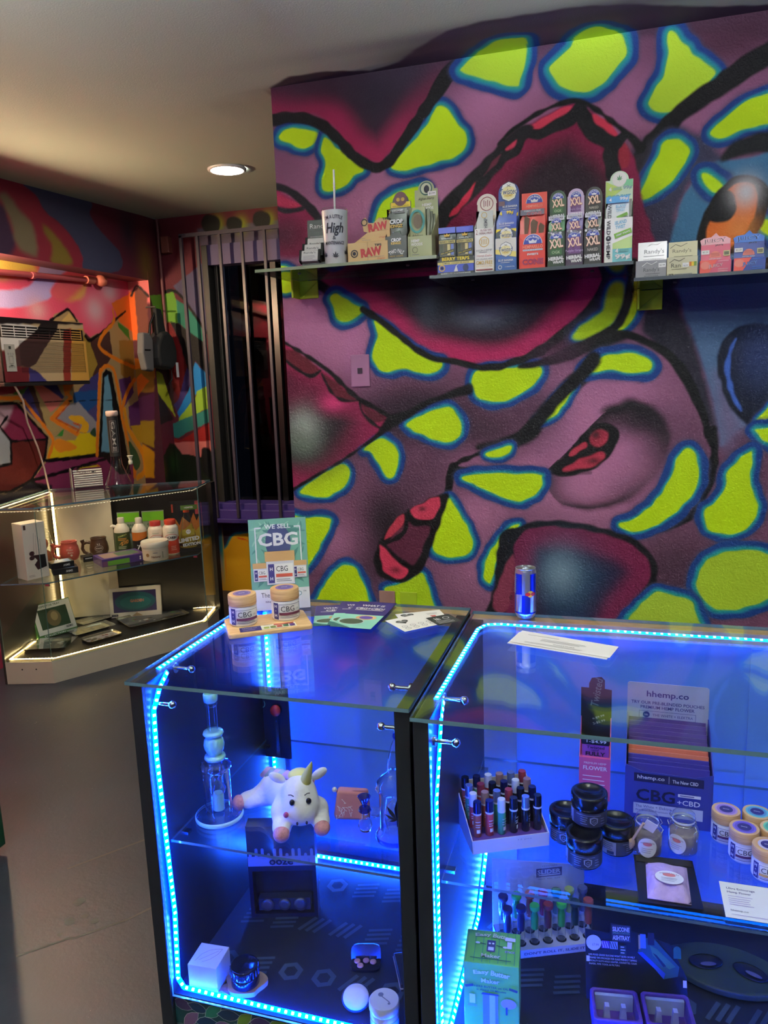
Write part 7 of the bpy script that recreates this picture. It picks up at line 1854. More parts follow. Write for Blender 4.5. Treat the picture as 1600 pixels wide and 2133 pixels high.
for k, lb_ in enumerate(('purple marbled silicone ashtray, square, in the display near the green box', 'purple marbled silicone ashtray, square, in the display under the shelf corner')):
    a0 = .14; dx, dy = -.054 + k * .106, -.062
    t = thing('silicone_ashtray', lb_, 'ashtray', (.062 + dx * cos(a0) - dy * sin(a0), 1.56 + dx * sin(a0) + dy * cos(a0), D1 + .0024), a0, 'marbled ashtrays in the display')
    VI = P(96, 62, 150, .5, noise=.6, nscale=25); 
    g = G(VI)
    q = [(-.050, -.04), (-.044, -.046), (.044, -.046), (.050, -.04), (.050, .036), (.044, .042), (-.044, .042), (-.050, .036)]
    i_ = [(p[0] * .84, p[1] * .84) for p in q]
    n = 8
    v = [(p[0], p[1], 0) for p in q] + [(p[0], p[1], .05) for p in q] + [(p[0], p[1], .05) for p in i_] + [(p[0], p[1], .008) for p in i_]
    f = []
    for s in range(3):
        for j in range(n):
            j2 = (j + 1) % n; f.append((s * n + j, s * n + j2, s * n + n + j2, s * n + n + j))
    f.append(tuple(range(3 * n, 4 * n))); f.append(tuple(range(n - 1, -1, -1)))
    g.add(v, f); bevel(g.build('tray', t), .003)
    for s in (-.018, .016):
        g = G(P(176, 176, 206, .5, noise=.3, nscale=30)); g.prism([(-.008, 0), (.008, 0), (.0045, .038), (-.0045, .038)], .012, ((s, .006, .008), FX, FZ)); g.build('tapping_post', t)
    g = G(P(170, 180, 196, .5, noise=.5, nscale=18)); g.box(-.040, .040, .026, .034, .008, .044); g.build('slot_wall', t)

em = thing('oval_dish', 'dark olive oval dish with two deep oval wells on the case floor', 'dish', (.262, 1.70, D1 + .001), -.10)
q = [(.125 * cos(a), .075 * sin(a)) for a in [2 * pi * k / 36 for k in range(36)]]
g = G(P(56, 70, 44, .5, noise=.25, nscale=12)); g.prism(q, .018, ((0, 0, 0), FX, (0, 1, 0))); bevel(g.build('dish', em), .005, 3)
for s, rr_ in ((-.045, .35), (.050, -.35)):
    g = G(P(18, 22, 26, .35)); g.lathe([(.0001, .0186), (.036, .0186), (.039, .0200), (.036, .0212)], 30, capb=False, capt=False, sx=1, sy=.62); o = g.build('well', em); o.location = (s, 0, 0); o.rotation_euler = (0, 0, rr_)
    g = G(P(120, 110, 130, .4)); g.lathe([(.0001, .0200), (.018, .0200)], 20, sx=1, sy=.35, capb=False, capt=False); o = g.build('inlay', em); o.location = (s + .006, -.006, .0002); o.rotation_euler = (0, 0, rr_)

# ------------------------------------------------------------------ wall shelves and the goods on them
SMOKE = thin_glass('smoked_shelf', (.30, .32, .36), 1.5, .02)
EDGEL = P(120, 128, 104, .3); YEL = P(196, 222, 40, .5)
def wall_shelf(label, x0, x1, z_, brackets, edge):
    t = thing('wall_shelf', label, 'shelf', (x0, W, z_))
    g = G(); sheet(g, 0, x1 - x0, -.30, -.001, -.010, 0, SMOKE, edge, 'z'); g.build('shelf_board', t)
    for bx, m_ in brackets:
        g = G(m_); g.box(bx - .03, bx + .05, -.006, -.0005, -.075, -.011); g.box(bx - .03, bx - .022, -.07, -.006, -.075, -.011); g.prism([(-.03, -.075), (-.024, -.075), (.05, -.017), (.05, -.011)], .004, ((bx, -.006, 0), FX, FZ)); bevel(g.build('bracket', t), .0015)
    for k in range(2):
        g = G(SATIN); g.lathe([(.006, -.0125), (.0055, -.0105)], 14, (.12 + k * (x1 - x0 - .24), -.20, 0)); g.build('screw_cap', t)
    return t
ZL, ZM, ZR = 1.8655, 1.8045, 1.7555
YF = 2.475
wall_shelf('smoked glass shelf at the wall end holding the tumbler and kraft boxes', -1.185, -.556, ZL, [(.06, YEL)], EDGEL)
wall_shelf('smoked glass shelf holding the row of tall pouch displays', -.580, .034, ZM, [], P(60, 66, 76, .3))
wall_shelf('smoked glass shelf holding four rolling paper boxes', .036, .90, ZR, [(.045, YEL)], P(60, 66, 76, .3))

KRAFT = P(206, 172, 122, .6); REDI = P(176, 40, 48, .5); GOLD = P(206, 166, 70, .45); YELL = P(236, 206, 60, .5); BLUE = P(44, 64, 160, .4); SILVER = P(178, 178, 186, .35, .3)
def tray_display(name, label, cat, x_, w_, zs, hf, hh, dep, mat, head=None, rz=0.0, disc_r=0.0, group='pouch displays on the middle shelf', side=None):
    """counter display box: low front, raked sides, tall header card at the back"""
    t = thing(name, label, cat, (x_, YF, zs), rz, group)
    g = G(mat); g.box(-w_ / 2, w_ / 2, 0, .0015, 0, hf); g.box(-w_ / 2, w_ / 2, .0015, dep, 0, .0015)
    g.m(side or mat)
    for s in (-1, 1): g.prism([(0, 0), (dep, 0), (dep, hf + (hh - hf) * .42), (0, hf)], .0015 * s, ((s * (w_ / 2 - .0008), 0, 0), (0, 1, 0), FZ))
    g.build('carton', t)
    g = G(head or mat); q = [(-w_ / 2, 0), (w_ / 2, 0), (w_ / 2, hh - disc_r)]
    if disc_r:
        q += [(disc_r * 1.05 * cos(a), hh - disc_r + disc_r * sin(a)) for a in [pi * k / 14 for k in range(15)]]
    q += [(-w_ / 2, hh - disc_r)]
    g.prism(q, -.0015, ((0, dep - .002, 0), FX, FZ)); h_ = g.build('header_card', t)
    return t, h_, Print((0, -.0002, 0), FX, FZ), Print((0, dep - .0022, 0), FX, FZ)
def pouch(t, w_, z0_, z1, y_, mat, dx=0.0):
    g = G(mat)
    n = 5
    v, f = [], []
    for j in range(n + 1):
        for i in range(n + 1):
            u, q = 2 * i / n - 1, j / n
            b = .006 * (1 - u * u) * max(0, sin(pi * min(1, q * 1.15)))
            v.append((dx + u * w_ / 2, y_ - b, z0_ + (z1 - z0_) * q))
    for j in range(n):
        for i in range(n):
            a = j * (n + 1) + i; f.append((a, a + 1, a + n + 2, a + n + 1))
    g.add(v, f, True); g.box(dx - w_ / 2, dx + w_ / 2, y_, y_ + .003, z0_, z1)
    return g.build('pouch', t), Print((dx, y_ - .0075, 0), FX, FZ)

# -- left shelf
t = thing('paper_display', 'black display card with white lettering at the end of the shelf', 'display', (-.972, 2.50, ZL), .1)
g = G(K_); g.prism([(-.052, 0), (.046, 0), (.046, .165), (-.052, .165)], -.002, ((0, .05, 0), FX, (0, .10, .99))); cd_ = g.build('backing_card', t)
g = G(K_); g.box(-.052, .046, -.02, .05, 0, .012); g.build('tray', t)
pr = Print((0, .05, 0), FX, (0, .10, .99)); pr.text("Randy's", -.006, .142, .074, .022, W8, .0); pr.lines(-.036, .03, [.126], .001, GREYT); pr.rect(-.042, .108, .044, .1095, W8); pr.rect(-.042, .096, -.006, .104, W8); pr.text('snap', -.002, .080, .066, .024, W8, .0)
for k in range(3): pr.disc(-.030 + k * .022, .056, .0065, YELL)
pr.build(cd_)
for k in range(3):
    t = thing('paper_pack', 'black and white rolling paper pack, %s of the pile before the black card' % ['lowest', 'middle', 'top'][k], 'packet', (-.990 + .006 * k, 2.470 + .013 * k, ZL + .0125 + .016 * k), .12, 'rolling paper packs at the shelf end')
    t.rotation_euler = (-.35, 0, .12)
    g = G(P(196, 194, 192, .5)); g.box(-.034, .034, -.012, .012, 0, .038 + .006 * k, .004); g.build('pack', t)
    g = G(K_); g.box(-.036, -.028, -.0125, .0125, 0, .039 + .006 * k); g.build('spine', t); g = G(K_); g.box(.028, .036, -.0125, .0125, 0, .039 + .006 * k); g.build('spine', t)
    pr = Print((0, -.0122, 0), FX, FZ); pr.text("Randy's", 0, .027, .04, .009, INK); pr.lines(-.022, .022, [.016, .011, .006], .0015, GREYT); pr.build(t)
t = thing('tumbler', 'frosted white tumbler with black lettering and a clear straw', 'tumbler', (-.908, 2.500, ZL), .25)
g = G(P(206, 206, 208, .35, .0, noise=.12, nscale=30)); g.lathe([(.036, 0), (.038, .003), (.0425, .165), (.0430, .170)], 40, capt=False); g.build('cup', t)
g = G(thin_glass('clear_plastic', (.92, .93, .93), 1.4, facing=.4)); g.lathe([(.0430, .170), (.0440, .174), (.0425, .178), (.0001, .178)], 36, capb=False, capt=False); g.build('lid', t)
g = G(P(226, 226, 226, .2, spec=.6)); g.tube([(-.002, .004, .02), (.004, -.002, .30)], .0035, 10)
for k in range(3): g.lathe([(.0035, 0), (.005, .002), (.0035, .004)], 10, (.003, -.001, .232 + k * .012), capb=False, capt=False)
g.build('straw', t)
pr = Print((0, -.0405, 0), FX, FZ, bend=.0405, taper=.027); pr.k -= .0012
pr.text("I'M A LITTLE", 0, .148, .058, .012, INK, .01, 0, 0, .09); pr.text('High', .002, .108, .058, .042, INK, .02, .25); pr.text('&', 0, .082, .010, .012, INK); pr.text('MAINTENANCE', 0, .066, .064, .011, INK, .01); pr.leaf(.002, .026, .018, INK); pr.leaf(-.036, .030, .016, INK); pr.leaf(.040, .036, .016, INK); pr.build(t)
for nm, lb_, x_, y_, z_, w_, h_, rz in (('kraft_box', 'kraft cardboard box with red lettering at the bottom of the pair', -.790, YF, ZL, .138, .062, -.02), ('kraft_box', 'kraft cardboard box with cut-out red header lying on another box', -.772, YF + .012, ZL + .0625, .112, .030, -.02)):
    t = thing(nm, lb_, 'box', (x_, y_, z_), rz, 'kraft boxes on the left shelf')
    g = G(KRAFT)
    if h_ > .05: g.box(-w_ / 2, w_ / 2, 0, .075, 0, h_)
    else: g.prism([(-w_ * .62, 0), (w_ / 2, 0), (w_ / 2, .032), (-w_ * .16, .032)], -.066, ((0, 0, 0), FX, FZ)); g.prism([(-.018, .03), (.056, .03), (.058, .062), (.02, .074), (.0, .058), (-.016, .06), (-.026, .078), (-.040, .070), (-.034, .034)], -.002, ((0, .001, 0), FX, FZ))
    bevel(g.build('carton', t), .001)
    pr = Print((0, -.0002, 0), FX, FZ)
    if h_ > .05:
        pr.text('RAW', .012, .030, .072, .028, REDI, .06, 0, .08); pr.text('TIPS', .036, .050, .024, .007, INK, .04); pr.ring(-.046, .028, .0125, .0035, INK); pr.disc(-.046, .028, .006, INK); pr.text('NATURAL UNREFINED TIPS', .026, .014, .06, .003, GREYT); pr.text('Original', .046, .007, .026, .006, REDI, 0, .3); pr.rect(.0, 0, .0008, h_, P(150, 118, 80, .6))
    else:
        pr.text('RAW', .016, .046, .066, .026, REDI, .06, 0, .1); pr.text('TIPS', .044, .068, .024, .007, INK, .04); pr.ring(-.030, .062, .011, .003, INK); pr.text('Original', .034, .012, .028, .006, REDI, 0, .3); pr.rect(-.040, .006, -.010, .007, GREYT); pr.rect(-.046, .012, -.028, .013, GREYT)
    pr.build(t)
    if h_ > .05:
        pr = Print((w_ / 2 + .0002, .037, 0), (0, 1, 0), FZ); pr.text('RAW', 0, .026, .044, .026, REDI, .06); pr.build(t, 'end_print')
pc = 'pouch displays on the left shelf'
t, hd, pf, ph = tray_display('cone_display', 'black pouch display with yellow banner beside the kraft boxes', 'display', -.693, .070, ZL, .072, .215, .07, K_, None, 0, .026, pc)
ph.rect(-.033, .172, .033, .188, YELL); ph.text('NEW!', 0, .183, .02, .006, INK, .02); ph.text('HEMP ROLLING WRAPS', 0, .176, .056, .004, INK); ph.disc(0, .198, .022, BROWN_); ph.disc(-.008, .196, .006, GOLD); ph.disc(.008, .196, .006, GOLD); ph.text('TWO PALS', 0, .162, .05, .010, W8, .02, 0, 0, .05); ph.build(hd)
p_, pp = pouch(t, .066, .004, .158, .018, P(18, 20, 20, .25)); pp.text('2', -.022, .150, .006, .008, GOLD, .02); pp.text('ORGANIC', .006, .151, .036, .006, W8, .02); pp.lines(-.01, .028, [.145], .002, GREYT); pp.text('CROP', .0, .118, .044, .014, W8, .04); pp.text('KINGZ', .0, .104, .042, .010, GOLD, .04); pp.rect(-.016, .058, -.010, .086, P(170, 180, 220, .4), -.25); pp.rect(-.008, .064, .014, .088, P(36, 56, 40, .5), .2); pp.build(p_)
pf.disc(0, .060, .024, K_); pf.text('CROP', 0, .060, .034, .011, W8, .04); pf.text('KINGZ', 0, .050, .034, .008, GOLD, .04); pf.text('TWO PALS', 0, .026, .050, .013, W8, .02, 0, 0, .04); pf.text('HEMP WRAPS', 0, .010, .044, .004, GOLD); pf.build(t)
SAGE = P(168, 172, 132, .5)
t, hd, pf, ph = tray_display('wrap_display', 'sage green pouch display with round emblem at the shelf step', 'display', -.615, .078, ZL, .066, .250, .09, SAGE, None, -.04, .026, pc)
ph.disc(0, .226, .021, P(196, 200, 172, .5)); ph.ring(0, .226, .021, .004, P(40, 84, 80, .5)); ph.disc(.002, .224, .009, INK, .012); ph.text('Afghan Hemp', 0, .194, .054, .011, INK, .0, .2); ph.text('HEMP', .002, .176, .032, .009, W8, .03); ph.text('WOODS', .002, .165, .044, .009, W8, .03); ph.rect(.006, .202, .034, .216, W8); ph.text('$2.99', .020, .209, .020, .006, INK); ph.build(hd)
p_, pp = pouch(t, .052, .004, .156, .016, SAGE, -.010); pp.ring(.0, .112, .026, .007, P(58, 140, 136, .5), .036); pp.disc(.002, .112, .014, P(96, 80, 62, .5), .022); pp.text('Afghan', 0, .068, .036, .010, INK, 0, .2); pp.build(p_)
for k in range(3): pouch(t, .014, .01, .150 - k * .006, .024 + k * .012, P(104, 106, 84, .3), .022 + k * .005)
pf.text('HEMP', -.014, .052, .028, .009, W8, .03); pf.text('WOODS', -.010, .041, .038, .009, W8, .03); pf.rect(-.034, .004, -.033, .06, P(70, 76, 60, .5)); pf.ring(-.016, .024, .009, .0012, INK); pf.lines(-.026, .0, [.010], .0016, GREYT); pf.build(t)

# -- middle shelf
t, hd, pf, ph = tray_display('mini_roll_display', 'wide blue and black display with two windowed pouches', 'display', -.500, .118, ZM, .055, .15, .05, P(30, 34, 96, .4), K_)
pf.rect(-.057, .008, .057, .036, P(66, 82, 190, .4)); pf.rect(-.059, .036, .059, .055, K_); pf.text('BERRY TERPS', 0, .049, .088, .011, YELL, .03); pf.rect(-.058, .032, .058, .040, P(206, 190, 120, .5)); pf.text('2 MINIS  HOLDS 1G EACH', 0, .036, .084, .004, INK, .01); pf.ring(-.044, .022, .010, .003, GOLD); pf.disc(-.044, .022, .004, INK); pf.poly([(-.006, .010), (.008, .010), (.003, .026), (.010, .032), (.001, .028)], W8); pf.disc(.032, .020, .009, P(40, 48, 96, .5), .011); pf.rect(-.058, 0, .058, .009, K_); pf.text('SQUEEZE & POP TO ACTIVATE FLAVOR', 0, .0045, .096, .004, W8, .02); pf.build(t)
for k in range(2):
    p_, pp = pouch(t, .056, .004, .146, .014 + .004 * k, P(30, 34, 40, .25), -.028 + .056 * k)
    pp.rect(-.027, .128, .027, .146, P(52, 66, 190, .3)); pp.poly([(-.008, .118), (.008, .118), (.0095, .127), (.004, .123), (0, .129), (-.004, .123), (-.0095, .127)], GOLD); pp.text('KING PALM', 0, .113, .034, .004, W8); pp.rect(-.026, .098, .026, .107, P(206, 190, 120, .5)); pp.text('BERRY TERPS', 0, .1025, .046, .006, INK, .02); pp.rect(-.024, .058, .024, .097, P(96, 92, 80, .5))
    for j, c in enumerate((P(60, 66, 46, .5), P(90, 84, 60, .5), P(216, 200, 140, .5), P(120, 136, 200, .5))): pp.rect(-.022 + j * .0115, .062, -.013 + j * .0115, .095, c)
    pp.rect(-.025, .066, .025, .075, K_, .22); pp.text('REAL LEAF ROLLS', 0, .0705, .04, .004, YELL, 0, 0, .22); pp.build(p_)
CRM = P(226, 216, 206, .5); MAR = P(130, 40, 52, .5)
t, hd, pf, ph = tray_display('herbal_wrap_display', 'narrow white display with gold ring emblem and maroon header disc', 'display', -.409, .059, ZM, .132, .245, .06, WT, CRM, 0, .030)
ph.ring(0, .215, .021, .0022, MAR)
for k in range(4): ph.rect(-.010 + k * .006, .206 + (k % 2) * .002, -.008 + k * .006, .226 - (k % 2) * .003, MAR)
ph.text('PRODUCT OF HEMP', 0, .176, .050, .005, GOLD); ph.text('100% TOBACCO FREE', 0, .167, .050, .005, GOLD); ph.build(hd)
p_, pp = pouch(t, .052, .01, .186, .014, P(200, 202, 198, .3), 0); pp.ring(0, .172, .009, .0016, GOLD); pp.text('HEMP', .004, .148, .030, .011, P(110, 110, 116, .5), .02, 0, pi / 2); pp.build(p_)
pf.text('2', -.023, .122, .006, .014, MAR); pf.text('FILTER TIPS', .006, .126, .034, .006, MAR); pf.text('HERBAL WRAPS', .006, .1175, .040, .006, MAR); pf.ring(0, .092, .0155, .002, GOLD)
for k in range(4): pf.rect(-.009 + k * .0055, .084, -.0072 + k * .0055, .100, GOLD)
pf.text('HIGH HEMP', 0, .067, .050, .006, GREYT); pf.lines(-.016, .016, [.061], .0014, GREYT); pf.text('Hemp Delta', 0, .050, .046, .008, P(196, 130, 120, .5), 0, .2); pf.text('100% ORGANIC HEMP', 0, .041, .050, .0045, GREYT); pf.text('GMO FREE', 0, .030, .051, .011, GOLD, .01); pf.text('100% TOBACCO FREE', 0, .019, .050, .004, GOLD); pf.rect(-.026, .007, .026, .0105, MAR); pf.build(t)
BB = P(44, 70, 150, .4)
def badge(p, cx, cz, s):
    p.disc(cx, cz, s, P(60, 66, 84, .5), s * 1.1, 8); p.disc(cx, cz, s * .93, WT, s * 1.02, 8); p.disc(cx, cz - s * .1, s * .8, P(238, 226, 170, .5), s * .75, 8); p.text('Twisted', cx, cz + s * .02, s * 2.0, s * .62, P(60, 78, 130, .5), .01, .15); p.text('HEMP', cx, cz - s * .42, s * .9, s * .26, GOLD, .03); p.rect(cx - s * .24, cz + s * .58, cx + s * .24, cz + s * .64, GREYT, .6); p.rect(cx - s * .24, cz + s * .58, cx + s * .24, cz + s * .64, GREYT, -.6)
t, hd, pf, ph = tray_display('blue_wrap_display', 'blue and cream wrap display with cream badge header', 'display', -.342, .064, ZM, .098, .276, .075, P(58, 96, 168, .4), BB, 0, .03)
badge(ph, 0, .248, .028); ph.text('BLUE BANANA', .004, .204, .046, .0065, W8, .02); ph.lines(-.018, .026, [.196], .0015, W8); ph.text('4', -.018, .178, .009, .014, YELL, .05); ph.text('99¢', .018, .178, .024, .014, YELL, .05); ph.rect(-.012, .176, .004, .181, W8); ph.rect(-.030, .206, -.012, .220, P(110, 80, 90, .5)); ph.build(hd)
p_, pp = pouch(t, .062, .01, .182, .016, P(40, 66, 170, .22), 0); pp.text('4', -.016, .172, .008, .012, YELL, .05); pp.text('99¢', .012, .173, .022, .012, YELL, .05); pp.text('BLUE BANANA', .002, .142, .046, .006, W8, .02); pp.lines(-.02, .022, [.135], .0015, W8); pp.rect(-.031, .10, .031, .126, YELL); pp.poly([(-.031, .10), (-.031, .116), (-.012, .126), (.012, .126), (.031, .116), (.031, .10)], P(58, 62, 70, .4)); badge(pp, 0, .108, .022); pp.build(p_)
pf.rect(-.032, .052, .032, .098, P(220, 214, 206, .5)); pf.poly([(-.032, .052), (.032, .040), (.032, .056), (-.032, .066)], P(236, 216, 120, .5)); badge(pf, 0, .064, .021); pf.text('BLUE BANANA', 0, .032, .046, .0065, W8, .02); pf.lines(-.016, .020, [.025], .0014, W8); pf.ring(-.018, .012, .006, .0018, W8); pf.text('4 WRAPS 99¢', .012, .012, .030, .004, W8); pf.build(t)
RED = P(214, 60, 52, .4); ROY = P(56, 70, 164, .5)
def crown(p, cx, cz, s):
    p.disc(cx, cz, s, W8, None, 16, 0, pi); p.disc(cx, cz, s * .94, ROY, None, 16, 0, pi); p.text('ROYAL BLUNTS', cx, cz + s * .74, s * 1.5, s * .2, W8, .03, 0, 0, s * .8); p.poly([(cx - s * .36, cz + s * .08), (cx + s * .36, cz + s * .08), (cx + s * .46, cz + s * .44), (cx + s * .2, cz + s * .3), (cx, cz + s * .5), (cx - s * .2, cz + s * .3), (cx - s * .46, cz + s * .44)], W8)
t, hd, pf, ph = tray_display('cigar_cone_display', 'bright red display with brown cigar cones in a clear pouch', 'display', -.262, .078, ZM, .096, .236, .07, RED, P(222, 72, 62, .4))
crown(ph, 0, .206, .026); ph.text('HEMPARILLO', 0, .197, .05, .008, P(240, 150, 130, .5), .02); ph.text('CONE', 0, .183, .046, .011, P(190, 90, 110, .5), .01); ph.build(hd)
p_, pp = pouch(t, .076, .01, .178, .016, P(206, 56, 50, .2), 0)
for k, (cx, r_) in enumerate(((-.020, .008), (.002, .011), (.024, .009))): pp.poly([(cx - r_ * .5, .085), (cx + r_ * .5, .085), (cx + r_ + .004, .150 - k * .012), (cx, .160 - k * .012), (cx - r_ + .004, .150 - k * .012)], P(92, 64, 48, .6))
pp.rect(-.036, .160, .036, .176, P(90, 78, 96, .3)); pp.text('TOBACCO FREE', .0, .172, .05, .004, W8); pp.text('CONE', .006, .163, .046, .010, P(196, 80, 90, .4), .01); pp.build(p_)
pf.poly([(-.038, .098), (-.026, .084), (.026, .086), (.038, .098), (.038, .104), (-.038, .104)], P(226, 84, 70, .4)); crown(pf, .002, .074, .029); pf.text('HEMPARILLO', .002, .066, .060, .010, P(244, 150, 126, .5), .03); pf.rect(-.028, .054, .032, .059, W8); pf.text('PREMIUM HEMP WRAPS', .002, .0565, .056, .003, ROY); pf.text('SWEETS', .002, .044, .034, .006, W8, .04); pf.text('CONE', .002, .022, .064, .018, P(90, 40, 110, .5), .035); pf.text('CONE', .002, .022, .0625, .0165, RED, -.02); pf.build(t)
def xxl(label, x_, c1, c2, flav, hd_m, fm):
    t, hd, pf, ph = tray_display('herbal_pouch_display', label, 'display', x_, .050, ZM, .105, .236, .07, c1, hd_m, 0, .022)
    def blk(p, z_, s):
        crown(p, 0, z_ + s * .62, s * .5); p.rect(-s * .46, z_ - s * .62, s * .46, z_ + s * .62, c2); p.text('XXL', 0, z_ + s * .24, s * 1.1, s * .74, MAR, .06, 0, .1); p.text('XXL', 0, z_ + s * .25, s * 1.04, s * .68, P(246, 214, 190, .5), .03, 0, .1); p.text(flav, .0, z_ - s * .42, s * (.4 + .08 * len(flav)), s * .22, fm)
    blk(ph, .190, .034); ph.text('HERBAL', 0, .160, .044, .010, W8, .05, 0, .06); ph.text('WRAPS', .006, .151, .030, .007, W8, .05, 0, .06); ph.build(hd)
    p_, pp = pouch(t, .048, .01, .152, .016, P(*[int(v) for v in fm_c[flav]], .2), 0); pp.rect(-.023, .138, .023, .150, P(210, 206, 216, .25)); pp.text('TOBACCO FREE', 0, .144, .04, .006, c1, .02); blk(pp, .112, .030); pp.build(p_)
    blk(pf, .060, .038); pf.text('HERBAL', 0, .026, .046, .011, W8, .06, 0, .06); pf.text('WRAPS', .006, .015, .032, .009, W8, .05, 0, .06)
    rr = random.Random(len(flav))
    for k in range(14): pf.disc(rr.uniform(-.021, .021), rr.uniform(.096, .103), rr.uniform(.002, .004), (GREYT, P(90, 86, 100, .4), W8)[k % 3], None, 7); pf.k -= .0002
    pf.build(t)
fm_c = {'OGK': (44, 120, 66), 'Purple Grape': (100, 70, 150), 'NAKED': (40, 40, 44)}
xxl('green and black herbal pouch display next to the red one', -.190, P(30, 52, 34, .4), P(52, 92, 50, .5), 'OGK', P(34, 62, 38, .4), P(196, 206, 170, .5))
xxl('purple herbal pouch display with pale lilac header', -.1365, P(58, 36, 66, .4), P(104, 58, 116, .5), 'Purple Grape', P(196, 172, 206, .4), P(196, 170, 216, .5))
xxl('black herbal pouch display with tan corner', -.083, P(26, 24, 26, .4), P(34, 30, 32, .5), 'NAKED', P(36, 32, 34, .4), P(206, 196, 186, .5))
t, hd, pf, ph = tray_display('hemp_wrap_display', 'white, lime and blue wrap display with leaf disc header, end of the row', 'display', -.010, .080, ZM, .128, .28, .10, WT, P(206, 226, 200, .5), 0, .026, 'pouch displays on the middle shelf', P(60, 64, 62, .4))
ph.poly([(-.039, .196), (-.039, .252), (.01, .226)], P(190, 214, 110, .5)); ph.poly([(.0, .254), (.039, .254), (.039, .232), (-.0, .24)], P(126, 196, 150, .5)); ph.disc(0, .256, .021, WT); ph.leaf(0, .258, .015, P(70, 140, 90, .5)); ph.text('4', -.026, .229, .008, .013, W8, .05); ph.rect(-.018, .225, .006, .233, P(150, 180, 140, .5)); ph.text('99¢', .024, .230, .026, .012, P(130, 160, 170, .5), .04); ph.text('ISLAND TWIST', .0, .206, .068, .010, P(80, 160, 196, .5), .04, .2); ph.lines(-.03, .03, [.192, .186], .0015, GREYT); ph.build(hd)
p_, pp = pouch(t, .066, .01, .190, .018, P(218, 222, 226, .25), -.004); pp.rect(-.032, .172, .032, .190, P(70, 150, 206, .4)); pp.text('4', -.020, .181, .007, .010, W8, .05); pp.text('99¢', .018, .182, .024, .011, W8, .05); pp.text('WILD', -.022, .148, .040, .010, INK, .01, 0, -pi / 2); pp.disc(-.022, .120, .006, INK); pp.text('ISLAND', .010, .163, .030, .009, P(110, 176, 206, .5), .02, .2, .12); pp.text('TWIST', .010, .151, .026, .009, P(110, 176, 206, .5), .02, .2, .12); pp.rect(-.002, .130, .030, .139, P(110, 160, 60, .5), .35); pp.rect(.014, .104, .026, .124, P(80, 76, 46, .5)); pp.build(p_)
for k in range(3): pouch(t, .05, .01, .184 - .004 * k, .032 + .018 * k, P(50, 54, 54, .3), .012)
pf.poly([(-.014, .030), (.039, .004), (.039, .058), (-.014, .046)], P(190, 214, 130, .5)); pf.rect(-.016, .001, .039, .040, P(110, 180, 190, .4)); pf.poly([(-.016, .040), (.039, .040), (.039, .075), (-.016, .056)], P(190, 214, 140, .5)); pf.text('ISLAND', .006, .115, .034, .010, P(110, 176, 206, .5), .02, .2, .12); pf.text('TWIST', .006, .102, .028, .010, P(110, 176, 206, .5), .02, .2, .12); pf.rect(-.012, .076, .038, .090, P(120, 170, 60, .5), .3); pf.text('HEMP WRAPS', .013, .083, .040, .005, W8, .02, 0, .3); pf.text('WILD', -.028, .102, .040, .011, INK, .01, 0, -pi / 2); pf.disc(-.028, .071, .0075, INK); pf.leaf(-.028, .072, .005, W8); pf.text('HEMP', -.028, .036, .048, .011, INK, .01, 0, -pi / 2); pf.text('4', -.004, .034, .009, .013, W8, .04); pf.rect(.004, .030, .030, .038, P(90, 150, 150, .5)); pf.text('99¢', .013, .016, .044, .017, W8, .04); pf.build(t)

# -- right shelf
def paper_box(label, x_, w_, h0, h1, mat, matb, name='rolling_paper_box'):
    t = thing(name, label, 'box', (x_, YF + .005, ZR), -.02, 'rolling paper boxes on the right shelf')
    g = G(mat); g.box(-w_ / 2, w_ / 2 - .002, 0, .045, 0, h0); bevel(g.build('carton', t), .001)
    g = G(matb); g.prism([(-w_ / 2 + .006, 0), (w_ / 2, 0), (w_ / 2, h1), (-w_ / 2 + .006, h1)], -.002, ((0, .046, 0), FX, (0, .16, .985))); hd = g.build('lid_card', t)
    return t, hd, Print((0, -.0003, 0), FX, FZ), Print((0, .0458, 0), FX, (0, .16, .985))
def swash(p, cx, cz, s, m_):
    for a, b in (((-.5, 0), (-.2, .22)), ((-.2, .22), (.1, .08)), ((.1, .08), (.45, .25))):
        L = math.hypot((b[0] - a[0]), (b[1] - a[1])) * s
        p.rect(cx + (a[0] + b[0]) / 2 * s - L / 2, cz + (a[1] + b[1]) / 2 * s - .0006, cx + (a[0] + b[0]) / 2 * s + L / 2, cz + (a[1] + b[1]) / 2 * s + .0006, m_, math.atan2(b[1] - a[1], b[0] - a[0]))
t, hd, pf, ph = paper_box('silver grey rolling paper box at the start of the right shelf', .085, .088, .050, .112, P(132, 130, 138, .4, .2), SILVER)
ph.text("Randy's", .008, .082, .056, .017, P(96, 96, 104, .5)); ph.rect(-.022, .069, .036, .0702, INK); ph.text('wired rolling papers', .006, .060, .058, .005, GREYT); swash(ph, .01, .099, .04, W8); ph.build(hd)
pf.text("Randy's", .0, .022, .044, .014, P(70, 68, 78, .5)); swash(pf, -.004, .034, .044, W8); pf.rect(-.016, .011, .024, .012, INK); pf.text('wired in U.S.A.', 0, .006, .04, .004, INK); pf.rect(.020, .028, .040, .040, W8); pf.text('$2.99', .030, .034, .014, .005, INK); pf.build(t)
CR = P(196, 190, 160, .5)
t, hd, pf, ph = paper_box('cream rolling paper box with fruit-coloured patch', .171, .086, .054, .106, CR, P(206, 200, 168, .5))
ph.text("Randy's", .0, .078, .052, .014, P(110, 104, 92, .5)); swash(ph, -.008, .088, .05, INK); ph.rect(-.022, .062, .03, .063, INK)
for k, c in enumerate((P(206, 120, 50, .5), P(220, 190, 60, .5), P(110, 140, 60, .5))):
    ph.rect(.016 + k * .007, .048, .024 + k * .007, .060, c); pf.rect(.018 + k * .0065, .026, .025 + k * .0065, .038, c)
